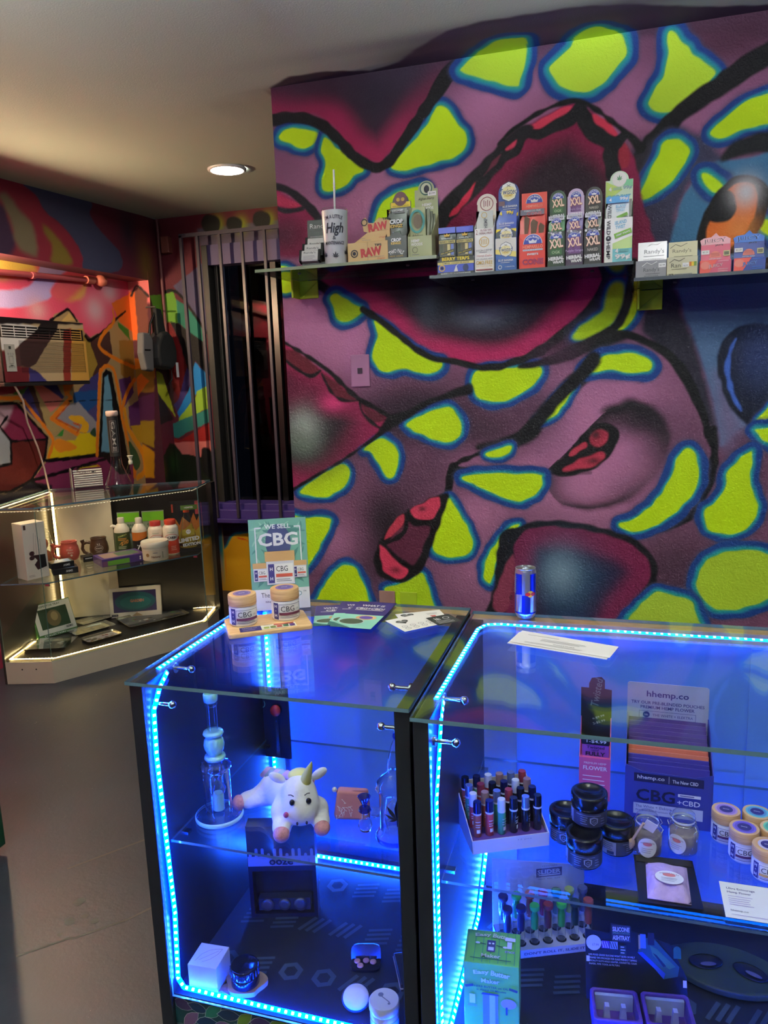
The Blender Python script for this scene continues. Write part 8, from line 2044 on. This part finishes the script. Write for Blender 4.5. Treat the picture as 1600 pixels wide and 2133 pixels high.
ph.build(hd); pf.text("Ran", -.018, .030, .026, .012, P(90, 86, 80, .5)); swash(pf, -.014, .038, .044, INK); pf.rect(.0, .024, .018, .036, W8); pf.text('$2.99', .009, .028, .012, .004, INK); pf.rect(-.03, .019, .012, .020, INK); pf.text('100%', -.032, .005, .016, .005, INK, .03); pf.lines(-.022, .036, [.005], .002, GREYT); pf.build(t)
def juicy(label, x_, m1, m2, m3):
    t, hd, pf, ph = paper_box(label, x_, .086, .038, .094, m1, m1)
    g = G(m2); g.prism([(-.036, .09), (.042, .09), (.043, .104), (.030, .112), (.012, .113), (.003, .124), (-.010, .112), (-.030, .110), (-.040, .104)], -.002, ((0, .0455, 0), FX, (0, .16, .985))); g.build('burst_header', t)
    for dz, mm, bb in ((0, INK, .06), (.0, m3, .02)): ph.text('JUICY', .0, .100, .068, .015, mm, bb, 0, .05)
    ph.text("JAY'S", .012, .087, .022, .006, INK, .03); ph.disc(.002, .052, .016, P(222, 120, 110, .5), .018, 18, 0, pi); ph.lines(-.01, .014, [.056, .060, .064], .0012, MAR, .1); ph.text('COTTON CANDY', .002, .048, .034, .004, W8, .02); ph.rect(-.036, .062, -.014, .074, W8); ph.text('$2.29', -.025, .068, .015, .005, INK); ph.rect(.024, .054, .041, .070, P(190, 180, 130, .5)); ph.rect(.026, .057, .039, .067, P(90, 90, 70, .5)); ph.build(hd)
    pf.poly([(-.042, .0), (-.020, .0), (.004, .038), (-.042, .038)], P(222, 86, 76, .5)); pf.disc(-.028, .024, .013, P(226, 130, 120, .5), .011); pf.text('JUICY', .0, .021, .040, .012, INK, .05, 0, .1); pf.text('JUICY', .0, .021, .039, .0115, m3, .02, 0, .1); pf.lines(.006, .04, [.034, .012, .006], .002, m2); pf.build(t)
juicy('bright pink rolling paper box with burst header', .261, P(204, 84, 116, .45), P(236, 176, 190, .5), P(240, 190, 200, .5))
juicy('royal blue rolling paper box with burst header', .351, P(40, 62, 150, .45), P(66, 116, 206, .5), P(96, 140, 220, .5))
t = thing('cigar_bag', 'crinkled brown cellophane bag at the end of the right shelf', 'bag', (.418, YF + .02, ZR), 0)
g = G(P(70, 56, 50, .25, noise=.5, nscale=60, bump=.8)); g.sphere((.03, .02, .024), .062, .03, .0235, 18, 10); g.sphere((-.03, .012, .014), .022, .018, .0135, 12, 8); bevel(g.build('wrapper', t), .001)

# ------------------------------------------------------------------ plates on the mural wall
def plate(label, x0, x1, z0_, z1, col, jack, inner):
    t = thing('wall_plate', label, 'wall plate', ((x0 + x1) / 2, W, (z0_ + z1) / 2)); w_, h_ = (x1 - x0) / 2, (z1 - z0_) / 2
    g = G(col); g.box(-w_, w_, -.007, -.0005, -h_, h_); bevel(g.build('cover', t), .003, 3)
    g = G(inner); g.box(-.009, .009, -.010, -.007, -.010, .010) if jack else g.lathe([(.0001, -.009), (.0035, -.009), (.004, -.007)], 12, (0, -.0, 0))
    o = g.build('socket', t)
    for s in (-1, 1):
        g = G(col); g.cyl((0, -.007, s * h_ * .75), (0, -.0088, s * h_ * .75), .0035, seg=10); g.build('screw', t)
plate('pink painted wall plate with a small jack socket', -.960, -.886, 1.460, 1.578, P(176, 120, 158, .45), True, P(60, 44, 60, .4))
plate('lime painted wall plate above the counters, screw in its middle', -.796, -.729, .56, .674, P(176, 204, 40, .5), False, SATIN)
plate('mauve painted wall plate above the counters beside the lime one', -.882, -.817, .56, .674, P(160, 120, 112, .5), False, SATIN)

# ------------------------------------------------------------------ goods in the corner showcase
ZS, ZD, ZT = .527, .121, .917
def printed_box(name, label, cat, loc, rz, w_, d_, h_, mat, fn=None, group=None):
    t = thing(name, label, cat, loc, rz, group)
    g = G(mat); g.box(-w_ / 2, w_ / 2, -d_ / 2, d_ / 2, 0, h_); bevel(g.build('carton', t), .0015)
    if fn:
        pr = Print((0, -d_ / 2 - .0003, 0), FX, FZ); fn(pr); pr.build(t)
    return t
def f_wb(p):
    p.rect(-.052, .262, -.040, .286, P(60, 56, 56, .5)); p.poly([(-.02, .125), (.048, .120), (.050, .055), (.0, .045), (-.014, .075), (.004, .095)], P(34, 34, 36, .4)); p.disc(-.022, .135, .014, P(34, 34, 36, .4), .012); p.disc(-.024, .112, .014, P(44, 44, 46, .4), .011)
    for k in range(4): p.rect(-.008 + k * .011, .128, -.0065 + k * .011, .24 - k * .012, P(150, 140, 134, .5), -.08 + .02 * k)
    p.lines(-.05, -.014, [.022, .016], .002, GREYT)
printed_box('device_box', 'tall white box showing a black device, left end of the glass shelf', 'box', (-2.905, 3.165, ZS), 1.21, .120, .10, .292, P(222, 214, 204, .5), f_wb)
t = thing('bagged_figure', 'orange patterned pipe in a clear plastic bag behind the white box', 'bag', (-3.005, 3.36, ZS), 1.0)
g = G(P(190, 104, 62, .4, noise=.6, nscale=40)); g.sphere((0, 0, .05), .05, .03, .05); g.sphere((0, 0, .13), .034, .024, .036); g.build('pipe', t)
g = G(JARGL); g.lathe([(.055, 0), (.062, .02), (.058, .12), (.045, .19), (.02, .23)], 16, sy=.62); g.build('plastic_bag', t)
def mug(label, loc, mat, txt, hz_):
    t = thing('pipe_mug', label, 'mug', loc, .5, 'pipe mugs on the showcase shelf')
    g = G(mat); g.lathe([(.036, 0), (.044, .006), (.052, .030), (.053, .045), (.048, .075), (.042, .092), (.044, .104), (.045, .108), (.041, .108), (.040, .095), (.046, .070), (.046, .02), (.0001, .012)], 36, capt=False); g.build('body', t)
    g = G(mat); g.tube([(-.046, 0, .080), (-.066, 0, .084), (-.086, 0, .074), (-.092, 0, .048), (-.082, 0, .024), (-.060, 0, .014), (-.044, 0, .020)], .0095, 14); g.tube([(-.084, 0, .074), (-.090, 0, .098)], [.009, .012], 14); g.build('pipe_handle', t)
    pr = Print((0, -.0525, .052), FX, FZ, bend=.0525); L = P(226, 206, 190, .5)
    if txt: pr.ring(.008, 0, .024, .0015, L, .016); pr.text(txt, .008, .0, .034, .008, L, .02); pr.rect(-.008, -.022, .024, -.0205, L); pr.rect(.0, .020, .003, .028, L, .3); pr.rect(.010, .020, .013, .029, L, -.2)
    else: pr.text('Wake', .010, .014, .034, .012, L, 0, .2); pr.text('Bake', .014, -.002, .030, .011, L, 0, .2); pr.disc(.018, -.018, .006, L)
    pr.build(t)
mug('salmon pink ceramic mug with a pipe bowl on its handle', (-2.975, 3.535, ZS), P(190, 86, 76, .3), '', 0)
mug('dark brown ceramic mug with a pipe bowl on its handle', (-2.868, 3.655, ZS), P(84, 58, 44, .3), 'ROASTS', 0)
def f_bk(p): p.text('SMW', .018, .016, .034, .012, W8, .02, 0, pi)
for k, (lb_, x_, y_, z_, rz, w_) in enumerate((('flat black box lying underneath another at the shelf front', -2.800, 3.275, ZS, .80, .125), ('flat black box with blue lid print on top of another box', -2.815, 3.268, ZS + .0325, .95, .115))):
    t = printed_box('accessory_box', lb_, 'box', (x_, y_, z_), rz, w_, .085, .032, P(26, 26, 32, .4), f_bk, 'flat black boxes on the showcase shelf')
    pr = Print((0, 0, .032), FX, (0, 1, 0)); pr.poly([(-.045, -.036), (.045, -.036), (.045, .036), (-.02, .036)], P(120, 150, 196, .4)); pr.poly([(-.05, -.036), (-.045, -.036), (-.02, .036), (-.05, .036)], P(140, 112, 90, .5)); pr.rect(-.02, -.012, .02, -.006, W8, .5); pr.build(t, 'lid_print')
printed_box('small_black_box', 'small black box with pale lid beside the purple and green box', 'box', (-2.855, 3.53, ZS), .9, .06, .07, .03, P(34, 32, 34, .4), lambda p: p.lines(-.02, .02, [.02], .004, W8))
t = printed_box('kit_box', 'wide purple and green box with clear lid in the middle of the shelf', 'box', (-2.655, 3.545, ZS), .95, .24, .16, .042, P(84, 60, 130, .4), lambda p: (p.rect(-.118, .003, .03, .030, P(110, 170, 60, .4)), p.rect(-.118, .003, -.09, .030, P(120, 74, 110, .4)), p.disc(.09, .026, .005, W8), p.disc(.09, .015, .005, W8)))
pr = Print((0, 0, .042), FX, (0, 1, 0)); pr.rect(-.10, -.06, .06, .06, P(170, 140, 130, .3)); pr.rect(-.02, -.05, .10, .05, P(90, 120, 96, .3)); pr.build(t, 'lid_print')
def bottle(label, loc, rz, r, h, body, low, cap, fn, neck=.3, grp='bottles on the showcase shelf'):
    t = thing('bottle', label, 'bottle', loc, rz, grp)
    hb = h * (1 - neck)
    g = G(body); g.lathe([(r * .95, 0), (r, .004), (r, hb * .94), (r * .92, hb), (r * .62, hb + h * neck * .34), (r * .42, hb + h * neck * .46)], 32); g.build('body', t)
    g = G(cap); g.lathe([(r * .44, hb + h * neck * .44), (r * .46, h * .98), (r * .40, h)], 24) if neck > .22 else g.lathe([(r * .72, hb + h * neck * .30), (r * .74, h * .98), (r * .68, h)], 24); g.build('cap', t)
    pr = Print((0, -r - .0003, 0), FX, FZ, bend=r); fn(pr, r, hb); pr.build(t); return t
IV = P(228, 216, 200, .35)
def f420(p, r, h): p.rect(-r * 2.6, .002, r * 2.6, h * .84, P(66, 82, 52, .4)); p.text('FORMULA', 0, h * .72, r * 1.2, h * .06, P(196, 206, 120, .5), .02, 0, .3); p.text('420', .008, h * .42, r * 1.3, h * .16, P(226, 150, 60, .5), .04, .2, .25); p.lines(-r * .6, r * .7, [h * .60, h * .54], .004, P(226, 150, 60, .5)); p.lines(-r * .6, r * .6, [h * .26, h * .2], .003, P(206, 206, 170, .5))
def f710(p, r, h): p.rect(-r * 2.6, .002, r * 2.6, h * .86, P(38, 34, 40, .4)); p.rect(-r * 2.6, h * .52, r * 2.6, h * .86, P(206, 116, 46, .4)); p.rect(-r * 1.4, h * .44, r * 1.4, h * .55, P(38, 34, 40, .4), .25); p.text('710', .006, h * .28, r * 1.3, h * .2, W8, .04, .2, .12)
def fuc(p, r, h, hi): p.rect(-r * 2.4, h * .04, r * 2.4, h * (.62 if hi else .42), P(206, 70, 50, .4)); p.disc(.002, h * .62, r * .92, P(206, 70, 50, .4), h * .13); p.disc(.002, h * .62, r * .86, P(236, 228, 220, .4), h * .115); p.text('UCARBO', .002, h * .62, r * 1.5, h * .09, INK, .04); p.text('Sweetener', 0, h * .82, r * .9, h * .05, P(110, 150, 110, .5)); p.lines(-r * .1, r * .7, [h * .3, h * .24, h * .18], .003, P(236, 190, 170, .5))
b4 = bottle('green cleaner bottle with white hooked cap beside the cream board', (-2.785, 3.765, ZS), .65, .044, .205, IV, None, IV, f420)
g = G(IV); g.tube([(-.03, 0, .150), (-.048, 0, .158), (-.056, 0, .152)], [.012, .011, .010], 12); g.build('spout', b4)
b7 = bottle('orange and black cleaner bottle with white cap', (-2.672, 3.775, ZS), .65, .042, .205, IV, None, IV, f710)
r1 = bottle('white and red bottle partly hidden behind the white tub', (-2.555, 3.765, ZS), .6, .043, .19, IV, None, P(196, 56, 52, .4), lambda p, r, h: fuc(p, r, h, False), .2)
r2 = bottle('white and red bottle standing clear beside the white tub', (-2.462, 3.775, ZS), .6, .044, .20, IV, None, P(206, 66, 44, .4), lambda p, r, h: fuc(p, r, h, True), .2)
for k, (x_, y_, lb_) in enumerate(((-2.768, 3.825, 'stand-up pouch with lime green top behind the green bottle'), (-2.640, 3.885, 'stand-up pouch with lime green top behind the red-capped bottle'))):
    t = thing('stand_up_pouch', lb_, 'pouch', (x_, y_ - .012, ZS), .46, 'lime topped pouches on the showcase shelf')
    PG = P(150, 160, 140, .25, noise=.2, nscale=20)
    g = G(PG); g.prism([(-.06, 0), (.06, 0), (.064, .228), (-.064, .228)], -.006, ((0, 0, 0), FX, (0, .05, .998))); g.sphere((0, .004, .05), .055, .016, .05, 16, 8); g.build('bag', t)
    pr = Print((0, -.0005, 0), FX, (0, .05, .998)); pr.rect(-.060, .168, .062, .222, P(124, 196, 44, .3)); pr.text('CLEAN', 0, .148, .07, .014, P(70, 90, 70, .5), .03); pr.text('ORIGINAL', 0, .122, .08, .012, P(60, 66, 60, .5), .03); pr.build(t)
t = thing('round_tub', 'squat white round tub with printed band at the shelf front', 'tub', (-2.478, 3.632, ZS), .55)
g = G(IV); g.lathe([(.066, 0), (.070, .004), (.072, .075)], 40); g.build('body', t)
g = G(P(234, 226, 210, .4)); g.lathe([(.0745, .075), (.076, .079), (.076, .100), (.073, .106)], 40); g.build('lid', t)
pr = Print((0, -.0715, .036), FX, FZ, bend=.0715); pr.rect(-.09, -.028, .09, .028, P(216, 200, 176, .5)); pr.disc(-.042, .0, .010, P(150, 110, 70, .5)); pr.text('Natural', .004, -.010, .05, .012, P(120, 70, 50, .5), .03, .2); pr.rect(.04, -.02, .046, .016, P(150, 150, 120, .5)); pr.lines(-.01, .02, [.012], .004, GREYT); pr.build(t)
t = thing('clear_gift_box', 'clear box with flame print holding a cone-shaped glass rig', 'box', (-2.408, 3.868, ZS), .62)
g = G(PANE); g.box(-.085, .085, -.06, .06, 0, .285); g.build('window', t)
g = G(P(40, 38, 40, .5)); g.box(-.085, .085, .055, .062, 0, .285); g.box(-.085, .085, -.06, .06, -.0, .02); g.build('insert', t)
pr = Print((0, .0545, 0), FX, FZ); FO = P(206, 120, 50, .5); FY = P(206, 170, 60, .5)
pr.poly([(-.08, .03), (.08, .03), (.08, .20), (.06, .16), (.045, .21), (.02, .15), (-.02, .19), (-.04, .14), (-.06, .18), (-.08, .12)], FO); pr.poly([(-.08, .03), (.08, .03), (.08, .13), (.05, .10), (.03, .15), (-.03, .10), (-.06, .13), (-.08, .08)], FY); pr.rect(.055, .20, .08, .28, P(206, 80, 86, .5)); pr.rect(-.08, .22, -.07, .27, P(206, 80, 60, .5)); pr.build(t, 'flame_print')
g = G(GLS); g.lathe([(.052, .022), (.054, .03), (.044, .10), (.026, .18), (.014, .225), (.014, .245)], 28, capt=False); g.build('rig', t)
g = G(P(206, 84, 44, .4)); g.lathe([(.018, .226), (.018, .248)], 20); g.build('rig_collar', t)
pr = Print((0, -.0604, 0), FX, FZ); pr.rect(-.034, .248, .06, .276, P(96, 130, 60, .5)); pr.text('HEMPER', .012, .262, .05, .010, W8, .02); pr.text('LIMITED', .0, .075, .12, .024, W8, .05, 0, .1); pr.text('EDITION', .014, .046, .10, .018, W8, .05, 0, .08); pr.rect(-.035, .10, .035, .135, P(176, 160, 60, .5)); pr.disc(0, .12, .014, W8); pr.disc(-.005, .123, .002, INK); pr.disc(.005, .123, .002, INK); pr.build(t)

# floor of the showcase
GRB = P(70, 120, 52, .4)
t = thing('framed_kit_box', 'green and white window box leaning in the left corner of the showcase', 'box', (-2.995, 3.40, ZD + .004), 1.50)
t.rotation_euler = (-.42, 0, 1.15)
g = G(GRB); g.box(-.115, .115, 0, .045, 0, .195); bevel(g.build('carton', t), .002)
pr = Print((0, -.0004, 0), FX, FZ); pr.rect(-.105, .018, .112, .190, P(216, 214, 206, .5)); pr.rect(-.080, .045, .085, .160, P(44, 70, 44, .35)); pr.disc(.0, .100, .040, P(110, 96, 62, .4), .048); pr.disc(.005, .110, .020, P(150, 130, 86, .4), .026); pr.rect(.040, .020, .100, .042, P(206, 204, 196, .5)); pr.text('GIZMO', .072, .034, .04, .012, INK, .04); pr.text('INSPECTOR TRAY', -.01, .176, .13, .012, P(90, 110, 80, .5), .02); pr.text('COLLECTION', -.02, .009, .12, .010, W8, .02); pr.build(t)
t = thing('framed_tray_box', 'white framed window box with teal tray against the dark back panel', 'box', (-2.755, 3.785, ZD + .002), .46)
t.rotation_euler = (-.16, 0, .46)
g = G(P(222, 210, 192, .5)); g.box(-.150, .150, 0, .03, 0, .178); bevel(g.build('carton', t), .002)
pr = Print((0, -.0004, 0), FX, FZ); pr.rect(-.128, .030, .122, .156, P(54, 44, 90, .3)); pr.disc(0, .092, .118, P(30, 84, 92, .3), .058); pr.disc(0, .086, .09, P(36, 104, 104, .3), .04); pr.text('GARDEN', .01, .096, .08, .018, P(170, 110, 80, .5), .05); pr.rect(-.140, .008, -.104, .020, INK); pr.text('DOOB', -.122, .014, .028, .008, W8); pr.poly([(-.025, .004), (.04, .004), (.007, .026)], P(180, 150, 110, .5)); pr.build(t)

def flat_tray(label, c, rz, w_, h_, cols, seed, bag=False, grp='small rolling trays on the showcase floor'):
    t = thing('rolling_tray', label, 'tray', (c[0], c[1], ZD + .0006), rz, grp)
    def rr_(k, s=1.0):
        q = []
        for cx, cy, a0 in ((w_ / 2 - .02, h_ / 2 - .02, 0), (-w_ / 2 + .02, h_ / 2 - .02, 90), (-w_ / 2 + .02, -h_ / 2 + .02, 180), (w_ / 2 - .02, -h_ / 2 + .02, 270)):
            for j in range(4):
                a = radians(a0 + j * 30); q.append((cx + k * cos(a), cy + k * sin(a)))
        return q
    o_, i_ = rr_(.02), rr_(.010)
    n = len(o_)
    g = G(P(196, 190, 170, .25, .8))
    v = [(p[0], p[1], .014) for p in o_] + [(p[0], p[1], .012) for p in rr_(.017)] + [(p[0], p[1], .0015) for p in i_] + [(p[0], p[1], 0) for p in i_] + [(p[0], p[1], .012) for p in o_]
    f = []
    for s in range(2):
        for j in range(n): f.append((s * n + j, s * n + (j + 1) % n, (s + 1) * n + (j + 1) % n, (s + 1) * n + j))
    for j in range(n): f.append((4 * n + (j + 1) % n, 4 * n + j, 3 * n + j, 3 * n + (j + 1) % n)); f.append((j, (j + 1) % n, 4 * n + (j + 1) % n, 4 * n + j))
    f.append(tuple(range(2 * n, 3 * n)))
    g.add(v, f, True); g.build('tray', t)
    pr = Print((0, 0, .0015), FX, (0, 1, 0), step=.00004); rr = random.Random(seed)
    pr.poly([(p[0] * .985, p[1] * .985) for p in i_], cols[0])
    for k in range(26):
        x_, y_ = rr.uniform(-w_ / 2 + .03, w_ / 2 - .03), rr.uniform(-h_ / 2 + .022, h_ / 2 - .022); s = min(rr.uniform(.008, .022), w_ / 2 - .012 - abs(x_), h_ / 2 - .012 - abs(y_)); a0 = rr.uniform(0, 6)
        pr.poly([(x_ + s * rr.uniform(.5, 1) * cos(a0 + j * pi / 3), y_ + s * rr.uniform(.5, 1) * sin(a0 + j * pi / 3)) for j in range(6)], cols[1 + k % (len(cols) - 1)])
    pr.build(t, 'tray_print')
    if bag:
        g = G(JARGL); g.box(-w_ / 2 - .012, w_ / 2 + .03, -h_ / 2 - .01, h_ / 2 + .01, .0155, .017); g.build('plastic_sleeve', t)
    return t
MX = [P(96, 94, 98, .4), P(206, 200, 200, .4), P(90, 130, 84, .4), P(110, 56, 52, .4), P(30, 30, 34, .4), P(120, 110, 80, .4)]
flat_tray('large patterned rolling tray at the right of the showcase floor', (-2.640, 3.785), .98, .37, .235, MX, 2, False, 'rolling trays on the showcase floor')
flat_tray('sleeved rolling tray farthest back of the three small ones', (-2.955, 3.668), 1.18, .20, .105, [P(206, 190, 150, .35), P(170, 120, 90, .4), P(196, 186, 150, .3), P(90, 80, 70, .4)], 4, True)
flat_tray('sleeved rolling tray in the middle of the three small ones', (-2.868, 3.503), 1.10, .20, .115, [P(210, 190, 130, .35), P(86, 76, 60, .4), P(190, 176, 120, .3)], 5, True)
flat_tray('grey rolling tray nearest the strip of the three small ones', (-2.722, 3.410), 1.10, .20, .115, [P(190, 184, 186, .35), P(120, 60, 54, .4), P(160, 156, 160, .4), P(96, 96, 80, .4)], 6)
flat_tray('black and white lobed tray in plastic at the left corner of the floor', (-2.935, 3.235), .35, .21, .16, [P(30, 42, 38, .35), P(200, 198, 190, .4), P(40, 60, 50, .4), P(26, 30, 30, .4)], 8, True)

# on top of the showcase
t = thing('tube_dispenser', 'clear arched acrylic dispenser of glass tubes on the showcase top', 'dispenser', (-2.965, 3.735, ZT), -.80)
AC_ = thin_glass('acrylic_box', (.93, .93, .93), 1.49, facing=.3)
arch = [(-.075, 0), (.075, 0), (.075, .07)] + [(.015 + .06 * cos(a), .07 + .05 * sin(a)) for a in [pi / 2 * k / 6 for k in range(1, 7)]] + [(-.075, .12)]
g = G(AC_); g.prism([(p[0], p[1]) for p in arch], .17, ((0, .085, 0), (1, 0, 0), FZ)); o = g.build('housing', t); o.rotation_euler = (0, 0, -pi / 2)
g = G(P(206, 206, 206, .4))
g.prism([(p[0] * .97, p[1] * .97) for p in arch], .002, ((0, .088, 0), (1, 0, 0), FZ)); o = g.build('end_panel', t); o.rotation_euler = (0, 0, pi)
pr = Print((0, -.0905, 0), FX, FZ); pr.text('OG', -.01, .085, .026, .018, INK); pr.text('1ST', -.008, .060, .020, .010, INK); pr.build(t, 'end_print')
for k in range(8):
    g = G(P(214, 212, 208, .15, spec=.8)); z_ = .014 + k * .0125
    x0_ = .066 - max(0, (k - 5)) * .012
    g.cyl((x0_, -.078, z_), (x0_, .078, z_), .0055, seg=10); g.build('glass_tube', t)
pr = Print((.0765, 0, 0), (0, 1, 0), FZ); pr.text('CHILLUMS', .0, .094, .09, .012, INK, .01); pr.build(t)
t = thing('beaker_pipe', 'tall beaker water pipe with black patterned neck on the showcase top', 'water pipe', (-2.790, 3.784, ZT), .5)
g = G(GLS); g.lathe([(.074, 0), (.077, .006), (.073, .02), (.040, .105), (.033, .125), (.030, .16), (.030, .175)], 40, capt=False); g.build('beaker', t)
g = G(P(40, 40, 42, .3)); g.lathe([(.0305, .175), (.0305, .405)], 32, capb=False, capt=False); g.build('neck', t)
g = G(P(190, 170, 160, .15, spec=.8)); g.lathe([(.0305, .405), (.035, .412), (.035, .430), (.031, .436), (.026, .436), (.026, .41)], 32, capb=False, capt=False); g.build('mouthpiece', t)
pr = Print((0, -.0307, 0), FX, FZ, bend=.0307); LG2 = P(140, 140, 140, .4); pr.text('GAME', .004, .29, .17, .020, LG2, .01, 0, -pi / 2); pr.frame(-.014, .20, .022, .38, .0015, LG2); pr.ring(.004, .365, .009, .002, LG2); pr.build(t)
g = G(GLS); g.tube([(.05, -.02, .06), (.082, -.035, .13)], .010, 16, caps=False); g.build('joint', t)
g = G(P(206, 204, 186, .2, spec=.7)); g.lathe([(.008, 0), (.012, .006), (.012, .02), (.007, .028), (.016, .048), (.018, .052), (.014, .050)], 20, (.083, -.036, .125), capt=False); g.build('bowl', t)

# ------------------------------------------------------------------ air conditioner in the niche
ya0, ya1, za0, za1 = 3.288, 3.956, 1.532, 1.866
XA = -3.05
ac = thing('air_conditioner', 'window air conditioner painted over with the mural, set in the niche wall', 'air conditioner', (XN, (ya0 + ya1) / 2, za0))
hwid, hh_ = (ya1 - ya0) / 2, za1 - za0
DKAC = P(36, 30, 30, .5)
g = G(DKAC); g.box(.0005, .128, -hwid, hwid, 0, hh_); bevel(g.build('body', ac), .004)
ACP = paint_material('painted_plastic', .05, 80, .45)
cy0 = (ya0 + ya1) / 2
def ac_sheet(name, y0_, y1_, z0_, z1_, x_, dx=0.0):
    nu, nv = max(2, int((y1_ - y0_) / .006)), max(2, int((z1_ - z0_) / .006) + 1)
    o = painted_sheet(name, lambda u, v: (np.full_like(u, x_), u, v), np.linspace(y0_, y1_, nu), np.linspace(z0_, z1_, nv), (186, 160, 124), PAINT['acf'], ACP)
    o.location = (0, 0, 0); o.parent = ac; o.matrix_parent_inverse = Matrix.Translation((-XN, -cy0, -za0))
    return o
sl0, sl1, sz0, sz1 = ya0 + .125, ya1 - .022, za0 + .045, za1 - .118
ac_sheet('front_frame', ya0, sl0, za0, za1 - .105, XA); ac_sheet('front_frame', sl1, ya1, za0, za1 - .105, XA)
ac_sheet('front_frame', sl0, sl1, za0, sz0, XA); ac_sheet('front_frame', sl0, sl1, sz1, za1 - .105, XA)
ac_sheet('top_band', ya0, ya1, za1 - .042, za1, XA - .006)
for k in range(24):
    zz = sz0 + (sz1 - sz0) * (k + .18) / 24; ac_sheet('louver_slat', sl0, sl1, zz, zz + (sz1 - sz0) / 24 * .60, XA - .002)
for k in range(4):
    zz = za1 - .098 + k * .0135; ac_sheet('vent_slat', ya0 + .012, ya1 - .03, zz, zz + .0055, XA - .003)
for k in range(8):
    yy_ = ya0 + .012 + k * (ya1 - ya0 - .05) / 7; ac_sheet('vent_bar', yy_, yy_ + .006, za1 - .1, za1 - .044, XA - .002)
g = G(P(196, 190, 178, .5)); x_ = XA - XN; g.box(x_ - .004, x_ + .003, -hwid + .018, -hwid + .088, .055, .195); cp = g.build('control_panel', ac)
pr = Print((x_ + .0033, -hwid + .053, .055), (0, 1, 0), FZ); DG = P(70, 72, 66, .5); pr.rect(-.008, .115, .008, .130, DG)
for k in range(3): pr.ring(-.016 + k * .016, .090, .005, .001, DG, seg=12); pr.ring(-.016 + k * .016, .024, .005, .001, DG, seg=12)
pr.frame(-.014, .040, .014, .080, .001, DG); pr.rect(-.01, .030, .01, .033, DG); pr.build(cp, 'panel_print')
g = G(DKAC); g.box(.0, .135, -hwid - .006, hwid + .012, -.022, -.002); bevel(g.build('sill_bracket', ac), .003)
cr = [(-3.07, 3.3602, 1.5295), (-3.09, 3.4394, 1.431), (-3.16, 3.5309, 1.3093), (-3.16, 3.5872, 1.1694), (-3.16, 3.6208, 1.0415), (-3.16, 3.6405, 0.9183), (-3.17, 3.6569, 0.7961)]
g = G(P(206, 178, 168, .5)); g.tube([(p[0] - XN, p[1] - cy0, p[2] - za0) for p in cr], .0055, 10); g.build('power_cord', ac)

# pipe along the niche, conduit, junction box, hanging bag
pp_ = thing('wall_pipe', 'painted pipe run with capped end along the top of the niche', 'pipe', (XN, 3.46, 2.09))
PPK = P(206, 96, 100, .5)
g = G(PPK); g.cyl((.03, -1.2, -.035), (.03, .74, .055), .016, seg=14); g.build('pipe', pp_)
g = G(P(216, 120, 100, .5)); g.cyl((.03, .70, .053), (.03, .77, .056), .024, seg=16); g.sphere((.045, .83, .06), .036, .044, .036); g.build('end_cap', pp_)
for yy_ in (.24,):
    g = G(PPK); g.cyl((.03, yy_ - .012, .0285), (.03, yy_ + .012, .0315), .020, seg=14); g.box(.0005, .03, yy_ - .006, yy_ + .006, .015, .035); g.build('pipe_clamp', pp_)
cdt = thing('conduit', 'thin painted conduit running down the room corner', 'conduit', (XL + .02, YB - .02, 1.75))
g = G(P(120, 66, 72, .5)); g.cyl((0, 0, 0), (0, 0, ceil_z(YB) - 1.755), .011, seg=12); g.build('tube', cdt)
jb = thing('junction_box', 'small painted junction box high in the room corner', 'junction box', (-2.945, YB, 2.365))
g = G(P(126, 70, 62, .5)); g.box(-.032, .026, -.05, -.0005, 0, .105); bevel(g.build('box', jb), .003)
bgp = thing('sling_bag', 'black sling bag with grey pocket hanging in the niche corner', 'bag', (-2.975, 4.60, 1.585))
BKF = P(34, 34, 36, .8, bump=.3, nscale=60); GRF = P(104, 100, 100, .8, bump=.2, nscale=60)
def padded(prof, d, mat, fr, nm, bv):
    g = G(mat); g.prism(prof, d, fr); return bevel(g.build(nm, bgp), bv, 3)
fr = ((.07, 0, 0), (0, 1, 0), FZ)
padded([(-.09, .02), (.06, .0), (.125, .05), (.13, .13), (.10, .22), (.04, .26), (-.04, .25), (-.10, .17), (-.11, .08)], -.10, BKF, fr, 'body', .025)
padded([(-.055, .23), (.045, .24), (.01, .40), (-.055, .405)], -.03, BKF, ((.045, 0, 0), (0, 1, 0), FZ), 'strap_panel', .008)
padded([(-.245, .11), (-.22, .0), (-.13, -.01), (-.115, .20), (-.15, .24), (-.225, .24)], -.05, GRF, ((.045, 0, 0), (0, 1, 0), FZ), 'grey_pocket', .014)
g = G(K_); g.box(.044, .047, -.225, -.16, .125, .134); g.build('zip', bgp)
g = G(K_); g.tube([(.03, -.03, .40), (.02, -.10, .30), (.02, -.13, .20)], .008, 8); g.tube([(.03, .09, .03), (.02, .11, -.06), (.02, .06, -.10)], .006, 8); g.build('strap', bgp)['kind'] = 'stuff'
g = G(SATIN); g.cyl((-.054, -.02, .415), (.02, -.02, .415), .005, seg=8); g.build('hook', bgp)
g = G(W8); g.box(.066, .068, .095, .125, -.05, .05); g.build('hang_tag', bgp)
